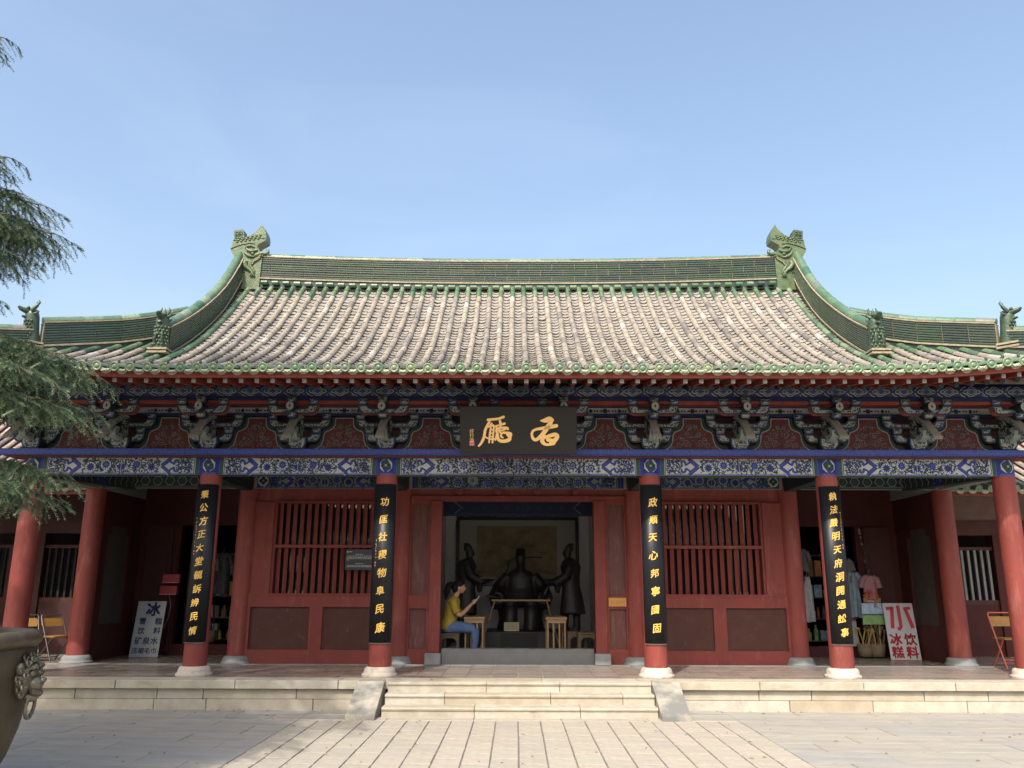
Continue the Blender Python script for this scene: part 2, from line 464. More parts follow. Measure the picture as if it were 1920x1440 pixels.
    def mesh(self, name, mats):
        me = bpy.data.meshes.new(name)
        me.from_pydata(self.v, [], self.f)
        for m in (mats if isinstance(mats, (list, tuple)) else [mats]):
            me.materials.append(MAT[m])
        me.polygons.foreach_set('material_index', self.mi)
        me.polygons.foreach_set('use_smooth', self.sm)
        if len(set(self.sh)) > 1 or self.sh[:1] != [0.5]:
            at = me.attributes.new('shade', 'FLOAT', 'FACE')
            at.data.foreach_set('value', self.sh)
        me.update()
        return me

    def build(self, name, mats, parent=None, **kw):
        return link(name, self.mesh(name, mats), parent, **kw)


def link(name, me, parent=None, loc=None, rot=None, scale=None, kind=None, label=None, cat=None, group=None, local=False):
    """With local=False the coordinates are those of the place and the object hangs under its parent without moving."""
    o = bpy.data.objects.new(name, me)
    COL.objects.link(o)
    if loc is not None:
        o.location = loc
    if rot is not None:
        o.rotation_euler = rot
    if scale is not None:
        o.scale = scale
    if parent is not None:
        o.parent = parent
        if not local:
            o.matrix_parent_inverse = WM[parent.name].inverted()
    WM[o.name] = (WM[parent.name] if (parent is not None and local) else Matrix()) @ Matrix.LocRotScale(o.location, o.rotation_euler, o.scale)
    for k, v in (('kind', kind), ('label', label), ('category', cat), ('group', group)):
        if v:
            o[k] = v
    return o


WM = {}


def thing(name, label, cat, loc=(0, 0, 0), rotz=0.0, group=None):
    return link(name, None, None, loc=loc, rot=(0, 0, rotz), label=label, cat=cat, group=group)


class Dec:
    """Flat painted ornament: polygons in (u, v) laid on a surface by fn(u, v, lift)."""

    def __init__(self, fn, step=2.5e-5, lift=0.0008):
        self.fn, self.mb, self.k, self.step, self.lift = fn, MB(), 0, step, lift
        self.mats = []

    def mi(self, m):
        if m not in self.mats:
            self.mats.append(m)
        return self.mats.index(m)

    def off(self, layer):
        self.k += 1
        return self.lift * (layer + 1) + self.step * (self.k % 60)

    def poly(self, pts, m, layer=0):
        o = self.off(layer)
        self.mb.add([self.fn(u, v, o) for u, v in pts], [tuple(range(len(pts)))], self.mi(m))

    def rect(self, u0, u1, v0, v1, m, layer=0, n=1):
        o = self.off(layer)
        for i in range(n):
            a, b = u0 + (u1 - u0) * i / n, u0 + (u1 - u0) * (i + 1) / n
            self.mb.add([self.fn(a, v0, o), self.fn(b, v0, o), self.fn(b, v1, o), self.fn(a, v1, o)], [(0, 1, 2, 3)], self.mi(m))

    def strip(self, pts, w, m, layer=0):
        o = self.off(layer)
        L, n = [], len(pts)
        ws = w if isinstance(w, (list, tuple)) else [w] * n
        for i, (x, y) in enumerate(pts):
            ax, ay = pts[max(i - 1, 0)]
            bx, by = pts[min(i + 1, n - 1)]
            dx, dy = bx - ax, by - ay
            d = math.hypot(dx, dy) or 1
            h = ws[i] / 2
            L.append(((x - dy / d * h, y + dx / d * h), (x + dy / d * h, y - dx / d * h)))
        V = []
        for a, b in L:
            V += [self.fn(*a, o), self.fn(*b, o)]
        self.mb.add(V, [(2 * i + 1, 2 * i + 3, 2 * i + 2, 2 * i) for i in range(n - 1)], self.mi(m))

    def disc(self, u, v, r, m, layer=0, n=10, ry=None):
        ry = ry or r
        self.poly([(u + r * math.cos(2 * math.pi * k / n), v + ry * math.sin(2 * math.pi * k / n)) for k in range(n)], m, layer)

    def leaf(self, u, v, a, l, w, m, layer=0):
        c, s = math.cos(a), math.sin(a)
        P = [(0, 0), (l * 0.35, w / 2), (l * 0.75, w * 0.32), (l, 0), (l * 0.7, -w * 0.4), (l * 0.3, -w / 2)]
        self.poly([(u + x * c - y * s, v + x * s + y * c) for x, y in P], m, layer)

    def flower(self, u, v, r, m, mc, layer=1, n=7, rot=0.0):
        P = []
        for k in range(n * 4):
            a = 2 * math.pi * k / (n * 4) + rot
            q = r * (0.80 + 0.20 * math.cos(n * (a - rot)))
            P.append((u + q * math.cos(a), v + q * math.sin(a)))
        self.poly(P, m, layer)
        self.disc(u, v, r * 0.42, mc, layer + 1, 7)
        self.disc(u, v, r * 0.2, m, layer + 2, 6)

    def build(self, name, parent, **kw):
        return self.mb.build(name, self.mats, parent, **kw)


GL = {}


def glyph(ch, offset=0.0, res=3):
    k = (ch, offset)
    if k in GL:
        return GL[k]
    c = bpy.data.curves.new('glyph', 'FONT')
    c.body = ch
    c.resolution_u = res
    c.offset = offset
    o = bpy.data.objects.new('glyph', c)
    COL.objects.link(o)
    dg = bpy.context.evaluated_depsgraph_get()
    ev = o.evaluated_get(dg)
    me = ev.to_mesh()
    V = [(v.co.x, v.co.y) for v in me.vertices]
    F = [tuple(p.vertices) for p in me.polygons]
    bmx = bmesh.new()
    bmx.from_mesh(me)
    xs_ = [v[0] for v in V]
    for k in range(1, 12):
        x = min(xs_) + (max(xs_) - min(xs_)) * k / 12
        bmesh.ops.bisect_plane(bmx, geom=bmx.verts[:] + bmx.edges[:] + bmx.faces[:], plane_co=(x, 0, 0), plane_no=(1, 0, 0))
    bmx.verts.index_update()
    V = [(v.co.x, v.co.y) for v in bmx.verts]
    F = [tuple(v.index for v in p.verts) for p in bmx.faces]
    bmx.free()
    ev.to_mesh_clear()
    bpy.data.objects.remove(o)
    bpy.data.curves.remove(c)
    cx = (min(v[0] for v in V) + max(v[0] for v in V)) / 2
    cy = (min(v[1] for v in V) + max(v[1] for v in V)) / 2
    GL[k] = ([(x - cx, y - cy) for x, y in V], F)
    return GL[k]


def text_mesh(ch, size, fn, lift=0.002, offset=0.0, warp=None):
    """A printed character; offset thickens its strokes by laying shifted copies over each other."""
    V, F = glyph(ch)
    mb = MB()
    sh_ = [(0, 0)] if not offset else [(-offset, -offset), (offset, offset), (-offset, offset), (offset, -offset)]
    for k, (dx, dy) in enumerate(sh_):
        P = []
        for x, y in V:
            x, y = x + dx, y + dy
            if warp:
                x, y = warp(x, y)
            P.append(fn(x * size, y * size, lift + 0.0003 * k))
        mb.add(P, F, 0)
    return mb
# ---------------------------------------------------------------- measures of the place (metres)
PF = 0.376                      # platform floor
YF, YI, YR = 12.35, 14.20, 15.90  # front columns, inner wall line, wall of the side recesses
CX = [1.95, 4.57, 7.19]
ZP = 3.56                       # top of the blue plate
rng = random.Random(7)

# ---------------------------------------------------------------- ground
g = MB()
g.add([(-400, -300, -0.03), (400, -300, -0.03), (400, 900, -0.03), (-400, 900, -0.03)], [(0, 1, 2, 3)])
ground = g.build('courtyard_ground', 'earth', kind='structure', label='pale stone paved temple courtyard', cat='ground')
joint_bed = MB().add([(-14, -8, -0.010), (14, -8, -0.010), (14, 12.4, -0.010), (-14, 12.4, -0.010)], [(0, 1, 2, 3)]).build('joint_bed', 'joint', ground)


def slab_mesh(w, l, h=0.03, b=0.004):
    return MB().box(-w / 2, w / 2, -l / 2, l / 2, -h, 0, 0, b)


PW, PL = 0.272, 0.52
pm = slab_mesh(PW - 0.017, PL - 0.052, 0.03, 0.0012).mesh('paver', 'paver_each')
for i in range(-10, 10):
    x = (i + 0.5) * PW
    off = 0.26 if i % 2 else 0.0
    for j in range(13):
        y = 10.86 - off - (j + 0.5) * PL + (PL / 2 if off else 0)
        y = 10.93 - (j + 0.5) * PL + (0.26 if i % 2 else 0) * (1 if j else 0)
        if j == 0 and i % 2:
            link('paver', slab_mesh(PW - 0.017, 0.725, 0.03, 0.0012).mesh('paver', 'paver_each'), ground, loc=(x, 10.93 - 0.385 + 0.0, rng.uniform(-0.002, 0.002)), rot=(rng.uniform(-.003, .003), rng.uniform(-.004, .004), 0))
            continue
        if i % 2:
            y = 10.93 - 0.78 - (j - 0.5) * PL
        link('paver', pm, ground, loc=(x + rng.uniform(-.002, .002), y, rng.uniform(-0.002, 0.002)), rot=(rng.uniform(-.003, .003), rng.uniform(-.004, .004), rng.uniform(-.004, .004)))
# larger slabs on both sides of the central strip
sizes = [0.9, 1.1, 0.7, 1.0]
meshes = {}
for s in (-1, 1):
    y = 11.95
    r = 0
    while y > 4.5:
        l = 0.46 if r % 3 else 0.56
        x = PW * 10 + 0.0
        k = r
        # first stone of the row shortens so the joints break
        first = True
        while x < 11.5:
            w = sizes[(k * 7 + r * 3) % 4] * (0.55 if first and r % 2 else 1.0)
            first = False
            key = (round(w, 3), l)
            if key not in meshes:
                meshes[key] = slab_mesh(w - 0.007, l - 0.014, 0.03, 0.0012).mesh('slab', 'slab_each')
            link('slab', meshes[key], ground, loc=(s * (x + w / 2), y - l / 2, rng.uniform(-0.0025, 0.0015)), rot=(rng.uniform(-.002, .002), rng.uniform(-.002, .002), 0))
            x += w
            k += 1
        y -= l
        r += 1
# kerb course under the lowest step
for i in range(5):
    link('slab', slab_mesh(1.08 - 0.006, 0.24).mesh('slab', 'paver_each'), ground, loc=(-2.17 + 1.08 * i, 11.055, 0.001))

for s in (-1, 1):
    for y0, y1 in ((10.93, 11.36), (11.37, 11.78)):
        link('slab', slab_mesh(0.55, y1 - y0 - 0.02).mesh('slab', 'slab_each'), ground, loc=(s * 2.44, (y0 + y1) / 2, 0.0022))

# ---------------------------------------------------------------- stone platform with steps
plat = thing('stone_platform', 'low cream stone platform with three steps under the red temple hall', 'platform', (0, 13, 0))
MB().box(-9.4, 9.4, 11.83, 21, -0.02, PF - 0.035).build('core', 'joint', plat)
MB().add([(-9.4, 12.1, PF - 0.012), (9.4, 12.1, PF - 0.012), (9.4, 20.5, PF - 0.012), (-9.4, 20.5, PF - 0.012)], [(0, 1, 2, 3)]).build('floor_bed', 'grout_light', plat)
# wall courses
for course, (z0, z1) in enumerate(((-0.01, 0.132), (0.136, 0.262))):
    for s in (-1, 1):
        x = 2.12
        k = 0
        while x < 9.3:
            w = [0.62, 1.25, 0.85, 1.5, 0.7, 1.1][(k * 5 + course * 2 + (s > 0) * 3) % 6]
            if course == 0 and k % 2:
                w *= 1.3
            w = min(w, 9.35 - x)
            if w < 0.1:
                break
            a, b = sorted((s * x, s * (x + w - 0.010)))
            yy = 11.775 + rng.uniform(-0.003, 0.003) + (0.008 if course else 0.0)
            MB().box(a, b, yy, 11.88, z0, z1, 0, 0.004).build('wall_block', 'cream_each', plat)
            x += w
            k += 1
# cap stones
x = -9.4
caps = [1.22, 1.5, 1.3, 1.6, 1.38]
k = 0
while x < 9.35:
    w = min(caps[k % 5], 9.4 - x)
    MB().box(x + 0.004, x + w - 0.004, 11.72 + rng.uniform(-.002, .002), 12.1, 0.268, PF, 0, 0.006).build('cap_stone', 'cream_each', plat)
    x += w
    k += 1
# steps
for st, (y0, z0, z1, cuts) in enumerate(((11.10, 0.0, 0.125, [-1.72, -0.55, 0.78, 1.76]), (11.36, 0.125, 0.25, [-1.72, -0.95, 0.42, 1.35, 1.76]), (11.60, 0.25, PF - 0.003, [-1.72, -0.42, 0.55, 1.76]))):
    for a, b in zip(cuts, cuts[1:]):
        m = MB()
        # riser with a rounded nosing on top
        prof = [(y0 + 0.02, z0), (y0 + 0.02, z1 - 0.045), (y0 + 0.005, z1 - 0.036), (y0, z1 - 0.018), (y0 + 0.006, z1 - 0.004), (y0 + 0.02, z1), (11.83, z1), (11.83, z0)]
        m.prism(prof, lambda p, q, t: (t, p, q), a + 0.004, b - 0.004)
        m.build('step_stone', 'cream_each', plat)
for s in (-1, 1):
    m = MB()
    prof = [(10.92, -0.01), (10.92, 0.05), (11.64, PF + 0.002), (11.80, PF + 0.006), (11.80, -0.01)]
    lo, hi = sorted((s * 1.77, s * 2.13))
    m.prism(prof, lambda p, q, t: (t, p, q), lo, hi)
    m.build('ramp_stone', 'ramp_stone', plat)
# floor tiles
FT = 0.36
fm = slab_mesh(FT - 0.009, FT - 0.014, 0.03, 0.002).mesh('floor_tile', 'floor_each')
for i in range(-25, 25):
    for j in range(6):
        if i in (-25, 24) and j > 2:
            continue
        link('floor_tile', fm, plat, loc=((i + 0.5) * FT, 12.11 + (j + 0.5) * FT, PF + rng.uniform(-.0008, .0008)), rot=(rng.uniform(-.0012, .0012), rng.uniform(-.0012, .0012), 0))
m = MB()
for i in range(-25, 25):
    for j in range(6, 11):
        x, y = (i + 0.5) * FT, 12.11 + (j + 0.5) * FT
        m.shade = rng.random()
        h = FT / 2 - 0.003
        m.add([(x - h, y - h, PF), (x + h, y - h, PF), (x + h, y + h, PF), (x - h, y + h, PF)], [(0, 1, 2, 3)])
m.build('rear_floor_tiles', 'floor_each', plat, kind='stuff')

# ---------------------------------------------------------------- the hall
hall = thing('temple_hall', 'red timber Chinese temple hall with green glazed tile roof and painted eaves', 'temple', (0, 14.2, PF))


def wrap(cx, cy, r, z0):
    """(u, v) -> surface of a vertical cylinder seen from the front."""
    def fn(u, v, o):
        a = u / r
        return (cx + (r + o) * math.sin(a), cy - (r + o) * math.cos(a), z0 + v)
    return fn


def rosette(d, u, v, r, b=0):
    d.poly([(u + (r * 1.25) * math.cos(R(22.5 + 45 * k)), v + (r * 1.25) * math.sin(R(22.5 + 45 * k))) for k in range(8)], 'p_white', b)
    for k in range(4):
        a = R(90 * k)
        d.disc(u + 0.5 * r * math.cos(a), v + 0.5 * r * math.sin(a), r * 0.46, 'p_green', b + 1, 8)
        d.disc(u + 0.5 * r * math.cos(a), v + 0.5 * r * math.sin(a), r * 0.26, 'p_dark', b + 2, 6)
    d.disc(u, v, r * 0.25, 'p_pale', b + 3, 6)


def column(cx, cy, r, stone, front=True):
    m = MB()
    m.lathe([(r * 1.02, PF + 0.1), (r, PF + 0.5), (r * 0.985, 2.4), (r * 0.95, 3.455)], 28, cx, cy)
    c = m.build('column', 'red_column', hall)
    b = MB()
    b.lathe([(r + 0.085, PF), (r + 0.09, PF + 0.02), (r + 0.085, PF + 0.035), (r + 0.060, PF + 0.045), (r + 0.062, PF + 0.07), (r + 0.045, PF + 0.115), (r + 0.012, PF + 0.13)], 28, cx, cy)
    b.build('column_base', stone, c)
    if front:
        d = Dec(wrap(cx, cy, r * 0.962, 3.2), lift=0.0015)
        n = 36
        for i in range(n):
            a, bb = -r * 1.55 + 3.1 * r * i / n, -r * 1.55 + 3.1 * r * (i + 1) / n
            d.rect(a, bb, 0.0, 0.255, 'p_blue', 0)
            d.rect(a, bb, 0.0, 0.028, 'p_lblue', 1)
            d.rect(a, bb, 0.23, 0.255, 'p_green', 1)
        rosette(d, 0, 0.135, 0.078, 3)
        d.build('column_head', c)
    return c


for x in CX:
    for s in (-1, 1):
        column(s * x, YF, 0.162, 'base_stone')
        column(s * x, YI, 0.165, 'grey_stone', False)


# ---- painted beams
def painted_beam(d, W, H, seed, dense=1.0, end=0.30, dark=False, big=False):
    """White ground, blue and green end bands, cloud-headed chevrons and a run of flowers between."""
    q = random.Random(seed)
    B, G, Wh, Dk, Lb = ('p_blue', 'p_green', 'p_white', 'p_dark', 'p_lblue')
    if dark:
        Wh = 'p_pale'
    d.rect(0, W, 0, H, Wh, 0)
    d.rect(0, W, 0, 0.014, Lb, 1)
    d.rect(0, W, 0.019, 0.024, G, 1)
    d.rect(0, W, H - 0.010, H, G, 1)
    for s in (0, 1):
        f = (lambda t: t) if s == 0 else (lambda t: W - t)
        for a, b, c in ((0, 0.045, B), (0.045, 0.055, Lb), (0.055, 0.062, Dk), (0.062, 0.105, G), (0.105, 0.113, Wh), (0.113, 0.125, Dk), (0.125, 0.132, Wh)):
            a2, b2 = sorted((f(a), f(b)))
            d.rect(a2, b2, 0, H, c, 2)
        # dense foliage on the end block
        for _ in range(int(190 * dense)):
            u, v = q.uniform(0.145, 0.145 + end * 0.75), q.uniform(0.03, H - 0.02)
            d.leaf(f(u), v, q.uniform(0, 6.28), q.uniform(0.022, 0.046), q.uniform(0.012, 0.022), q.choice([B, Dk, G, B, Dk]), 1)
        # chevron with curled cloud head
        u0 = 0.15 + end
        tip = u0 + 0.16
        for w, c, l in ((0.105, Wh, 2), (0.085, Dk, 3), (0.072, B, 4), (0.034, Lb, 5), (0.014, B, 6)):
            for sg in (-1, 1):
                pts = [(f(tip - 0.005), H / 2), (f(tip - 0.05), H / 2 + sg * 0.035), (f(tip - 0.10), H / 2 + sg * 0.075), (f(tip - 0.14), H / 2 + sg * (H / 2 - 0.004))]
                d.strip(pts, w * 0.7, c, l)
        for sg in (-1, 1):
            P = []
            for k in range(15):
                a = k / 14 * 4.6
                rr = 0.045 * (1 - 0.055 * k)
                P.append((f(u0 - 0.075 + rr * math.cos(a * -1 + 0.6)), H / 2 + sg * (0.052 + rr * math.sin(a - 0.6))))
            d.strip(P, 0.044, Wh, 2)
            d.strip(P, 0.034, Dk, 3)
            d.strip(P, 0.026, B, 4)
            d.strip(P, 0.009, Lb, 5)
            d.strip([(f(u0 - 0.04), H / 2 + sg * 0.02), (f(u0 + 0.02), H / 2 + sg * 0.055), (f(u0 + 0.05), H / 2 + sg * (H / 2 - 0.01))], 0.028, B, 4)
    # centre run
    a, b = 0.15 + end + 0.19, W - (0.15 + end + 0.19)
    n = max(3, int((b - a) / (0.25 if big else 0.19)))
    cen = [(a + (b - a) * (i + 0.5) / n, H / 2 + (0.018 if i % 2 else -0.018)) for i in range(n)]
    vine = [(a + (b - a) * t / 60, H / 2 + 0.055 * math.sin(t / 60 * n * math.pi)) for t in range(61)]
    d.strip(vine, 0.011, G, 1)
    d.strip([(x, H - y) for x, y in vine], 0.009, Dk, 1)
    for _ in range(int((b - a) * 560 * dense)):
        u, v = q.uniform(a, b), q.uniform(0.032, H - 0.022)
        d.leaf(u, v, q.uniform(0, 6.28), q.uniform(0.022, 0.052), q.uniform(0.012, 0.024), q.choice([G, Dk, B, G, Dk, B]), 1)
    for i, (u, v) in enumerate(cen):
        r = 0.082 if big else 0.070
        d.disc(u, v, r * 1.10, Wh, 2, 12)
        d.flower(u, v, r, B, Lb if (big or i % 2) else Dk, 3, 8 if big else 11, q.uniform(0, 1))
        if big:
            sp = [(u + r * 0.8 * (1 - k / 16) * math.cos(k * 0.75), v + r * 0.8 * (1 - k / 16) * math.sin(k * 0.75)) for k in range(16)]
            d.strip(sp, 0.007, Wh, 6)
    d.rect(W / 2 - 0.003, W / 2 + 0.003, 0.02, H - 0.01, Wh, 5)


XB = [-7.19, -4.57, -1.95, 1.95, 4.57, 7.19]
for i, (a, b) in enumerate(zip(XB, XB[1:])):
    bm = MB().box(a + 0.10, b - 0.10, YF - 0.115, YF + 0.115, 3.2, 3.455).build('front_beam', 'p_white', hall)
    d = Dec(lambda u, v, o, a=a: (a + 0.105 + u, YF - 0.115 - o, 3.2 + v))
    painted_beam(d, b - a - 0.21, 0.255, 10 + i, big=(i == 2))
    d.build('beam_painting', bm)
    # underside band
    d = Dec(lambda u, v, o, a=a: (a + 0.15 + u, YF - 0.1 + v, 3.2 - o))
    d.rect(0, b - a - 0.3, 0, 0.2, 'p_pale', 0)
    d.rect(0, b - a - 0.3, 0.03, 0.17, 'p_green', 1)
    d.build('beam_underside', bm)
for i, (a, b) in enumerate(zip(XB, XB[1:])):
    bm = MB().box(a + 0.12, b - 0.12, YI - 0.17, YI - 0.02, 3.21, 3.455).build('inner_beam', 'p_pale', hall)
    W = b - a - 0.34
    d = Dec(lambda u, v, o, a=a: (a + 0.17 + u, YI - 0.17 - o, 3.21 + v))
    if i in (1, 2, 3):
        painted_beam(d, W, 0.235, 40 + i, dense=1.3, dark=True, big=(i == 2))
    else:
        d.rect(0, W, 0, 0.235, 'p_dark', 0)
        d.rect(0, W, 0.0, 0.02, 'p_green', 1)
        d.rect(0, W, 0.21, 0.235, 'p_green', 1)
        n = 11
        for k in range(n):
            u = (k + 0.5) * W / n
            d.poly([(u + 0.085 * math.cos(R(60 * j)), 0.117 + 0.085 * math.sin(R(60 * j))) for j in range(6)], 'p_pale', 2)
            d.poly([(u + 0.072 * math.cos(R(60 * j)), 0.117 + 0.072 * math.sin(R(60 * j))) for j in range(6)], 'p_dark', 3)
            d.flower(u, 0.117, 0.05, 'p_green', 'p_dark', 4, 6)
        d.rect(0, W, 0.024, 0.030, 'p_pale', 2)
        d.rect(0, W, 0.203, 0.208, 'p_pale', 2)
    d.build('beam_painting', bm)
    # white flower blocks where the cross beams come through
# cross beams from the inner columns to the front columns
for x in CX:
    for s in (-1, 1):
        if x > 7:
            m = MB()
            pts = [Vector((s * 6.55, YI - 0.1, 0)), Vector((s * 7.12, YF + 0.12, 0))]
            dv = (pts[1] - pts[0]).normalized()
            nx = Vector((dv.y, -dv.x, 0)) * 0.09
            V = []
            for p in pts:
                for zz in (3.19, 3.43):
                    for sg in (-1, 1):
                        V.append((p.x + sg * nx.x, p.y + sg * nx.y, zz))
            m.add(V, [(0, 1, 3, 2), (4, 6, 7, 5), (0, 2, 6, 4), (1, 5, 7, 3), (2, 3, 7, 6), (0, 4, 5, 1)])
            cb = m.build('corner_beam', 'p_dark', hall)
            L = (pts[1] - pts[0]).length
            for sg in (-1, 1):
                d = Dec(lambda u, v, o, p=pts[0], dv=dv, nx=nx, sg=sg: (p.x + dv.x * u + sg * nx.x * (1 + o / 0.09), p.y + dv.y * u + sg * nx.y * (1 + o / 0.09), 3.19 + v))
                for k in range(14):
                    u = 0.08 + k * (L - 0.16) / 13
                    d.strip([(u, 0.02), (u + 0.03, 0.08), (u - 0.01, 0.14), (u + 0.03, 0.22)], 0.011, 'p_pale', 0)
                d.rect(0.7, 0.82, 0.01, 0.23, 'p_blue', 1)
                d.build('beam_painting', cb)
        cb = MB().box(s * x - 0.085, s * x + 0.085, YF + 0.1, YI - 0.1, 3.17 if x < 7 else 3.30, 3.42).build('cross_beam', 'p_dark', hall)
        d = Dec(lambda u, v, o, s=s, x=x: (s * x + u, YF + 0.3 + v, (3.17 if x < 7 else 3.30) - o))
        d.rect(-0.07, 0.07, 0, 1.2, 'p_green', 0)
        d.build('beam_underside', cb)
for s in (-1, 1):
    for xx in (2.22, 4.30):
        d = Dec(lambda u, v, o, c=s * xx: (c + u, YI - 0.175 - o, 3.33 + v))
        rosette(d, 0, 0, 0.075)
        d.build('beam_painting', hall)

# ---- blue plate along the column heads, and its return along the sides
pl = MB().box(-7.62, 7.62, YF - 0.28, YF + 0.2, 3.468, ZP).build('plate', 'plate_blue', hall)
MB().box(-7.55, 7.55, YF - 0.20, YF + 0.15, 3.454, 3.467).build('plate_strip', 'red_paint', pl)
d = Dec(lambda u, v, o: (u, YF - 0.28 - o, 3.468 + v))
u = -7.6
while u < 7.56:
    h = ZP - 3.468
    d.strip([(u, 0.018), (u, h - 0.018), (u + 0.03, h - 0.018), (u + 0.03, 0.035), (u + 0.015, 0.035), (u + 0.015, h - 0.04)], 0.006, 'fret', 0)
    u += 0.048
d.build('fret_pattern', pl)
for s in (-1, 1):
    MB().box(s * 7.19 - 0.24, s * 7.19 + 0.24, YF + 0.2, 20.0, 3.466, ZP - 0.002).build('plate', 'plate_blue', hall)
    MB().box(s * 7.19 - 0.11, s * 7.19 + 0.11, YF + 0.15, 20.0, 3.2, 3.455).build('side_beam', 'p_pale', hall)

# ---- zone between the plate and the eaves purlin: panels, tie beams
Yw = YF - 0.10
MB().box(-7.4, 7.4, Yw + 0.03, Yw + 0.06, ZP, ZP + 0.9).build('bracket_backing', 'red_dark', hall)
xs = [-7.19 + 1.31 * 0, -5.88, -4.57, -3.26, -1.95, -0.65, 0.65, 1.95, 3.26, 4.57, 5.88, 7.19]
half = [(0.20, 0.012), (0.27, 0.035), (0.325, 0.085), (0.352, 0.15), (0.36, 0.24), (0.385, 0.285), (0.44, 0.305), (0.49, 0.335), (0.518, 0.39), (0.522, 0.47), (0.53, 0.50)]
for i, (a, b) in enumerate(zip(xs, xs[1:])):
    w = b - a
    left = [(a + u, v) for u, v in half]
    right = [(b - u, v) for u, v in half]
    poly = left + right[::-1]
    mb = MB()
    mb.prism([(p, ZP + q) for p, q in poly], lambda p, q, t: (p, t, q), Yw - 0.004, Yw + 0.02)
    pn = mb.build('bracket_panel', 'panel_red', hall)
    d = Dec(lambda u, v, o: (u, Yw - 0.004 - o, ZP + v))
    for side, sg in ((left, -1), (right, 1)):
        for off, ww, c in ((0.002, 0.016, 'p_pale'), (0.020, 0.022, 'p_dark'), (0.037, 0.012, 'p_green'), (0.050, 0.014, 'p_dark')):
            pts = []
            for k, (p, q) in enumerate(side):
                ax, ay = side[max(k - 1, 0)]
                bx, by = side[min(k + 1, len(side) - 1)]
                dx, dy = bx - ax, by - ay
                l = math.hypot(dx, dy)
                pts.append((p + sg * dy / l * off, q - sg * dx / l * off))
            d.strip(pts, ww, c, 0)
    d.rect(left[-1][0], right[-1][0], 0.485, 0.5, 'p_pale', 1)
    # scrolling plant on the red ground
    c = (a + b) / 2
    def spiral(x0, y0, r, turns, sg, start):
        return [(c + sg * (x0 + r * (1 - 0.8 * k / 16) * math.cos(start + turns * 6.28 * k / 16)), y0 + r * (1 - 0.8 * k / 16) * math.sin(start + turns * 6.28 * k / 16)) for k in range(17)]
    q = random.Random(90 + i)
    for sg in (-1, 1):
        for x0, y0, r, t, st in ((0.10, 0.13, 0.058, 1.4, 3.4), (0.21, 0.10, 0.05, 1.3, 2.6), (0.31, 0.055, 0.036, 1.2, 2.6), (0.075, 0.25, 0.045, 1.3, 4), (0.04, 0.36, 0.032, 1.2, 4.4), (0.17, 0.19, 0.035, 1.2, 3)):
            d.strip(spiral(x0, y0, r, t, sg, st), 0.0075, 'p_grey', 0)
        for _ in range(70):
            v = q.uniform(0.03, 0.40)
            u = q.uniform(0.0, 0.36 * (1 - v / 0.45) + 0.04)
            d.leaf(c + sg * u, v, q.uniform(0, 6.28), 0.03, 0.012, q.choice(['p_dark', 'p_grey', 'p_green']), 1)
    d.strip([(c, 0.03), (c - 0.01, 0.18), (c + 0.008, 0.3), (c, 0.42)], 0.010, 'p_dark', 1)
    d.build('panel_painting', pn)

# white tie beam with dots, red boards above
MB().box(-7.4, 7.4, Yw - 0.05, Yw + 0.02, ZP + 0.545, ZP + 0.655).build('tie_beam', 'p_white', hall)
MB().box(-7.4, 7.4, Yw - 0.045, Yw + 0.03, ZP + 0.66, ZP + 0.70).build('tie_board', 'red_bright', hall)
MB().box(-7.5, 7.5, Yw - 0.09, Yw + 0.02, ZP + 0.515, ZP + 0.543).build('tie_strip', 'p_navy', hall)
d = Dec(lambda u, v, o: (u, Yw - 0.05 - o, ZP + 0.545 + v))
d.rect(-7.4, 7.4, 0, 0.012, 'p_navy', 0)
d.rect(-7.4, 7.4, 0.10, 0.11, 'p_blue', 0)
for a, b in zip(xs, xs[1:]):
    c = (a + b) / 2
    d.flower(c, 0.055, 0.045, 'p_dark', 'p_navy', 1, 6)
    for sg in (-1, 1):
        d.leaf(c + sg * 0.03, 0.055, 0 if sg > 0 else math.pi, 0.05, 0.03, 'p_dark', 1)
        for u, r, mm in ((0.115, 0.014, 'p_dark'), (0.155, 0.014, 'p_dark'), (0.215, 0.027, 'p_blue'), (0.27, 0.014, 'p_dark'), (0.31, 0.014, 'p_dark')):
            d.disc(c + sg * u, 0.055, r, mm, 1, 9)
        d.disc(c + sg * 0.215, 0.055, 0.013, 'p_dark', 2, 8)
d.build('tie_beam_painting', bpy.data.objects['tie_beam'])
# outer tie beam under the purlin
MB().box(-7.8, 7.8, YF - 0.60, YF - 0.52, ZP + 0.655, ZP + 0.715).build('outer_tie_beam', 'p_navy', hall)
MB().box(-7.8, 7.8, YF - 0.585, YF - 0.53, ZP + 0.615, ZP + 0.655).build('outer_tie_board', 'red_bright', hall)


# ---- bracket sets
def arm_outline(hw, z0, z1, r):
    """Boat-shaped arm: rounded lower corners, raised ends."""
    zt = z1 - (z1 - z0) * 0.34
    P = [(-hw + r * 0.9, z0), (hw - r * 0.9, z0), (hw - r * 0.42, z0 + r * 0.22), (hw - r * 0.12, z0 + r * 0.62), (hw, z0 + r * 1.1), (hw, z1), (hw - 0.13, z1), (hw - 0.155, zt + 0.012), (hw - 0.18, zt)]
    P += [(-x, z) for x, z in P[:1:-1]]
    return P


def shrink(P, k):
    cx = sum(p[0] for p in P) / len(P)
    out = []
    n = len(P)
    for i, p in enumerate(P):
        a, b = P[i - 1], P[(i + 1) % n]
        dx, dy = b[0] - a[0], b[1] - a[1]
        l = math.hypot(dx, dy) or 1
        out.append((p[0] - dy / l * k, p[1] + dx / l * k))
    return out


def face_on_xz(y):
    return lambda u, v, o: (u, y - o, v)


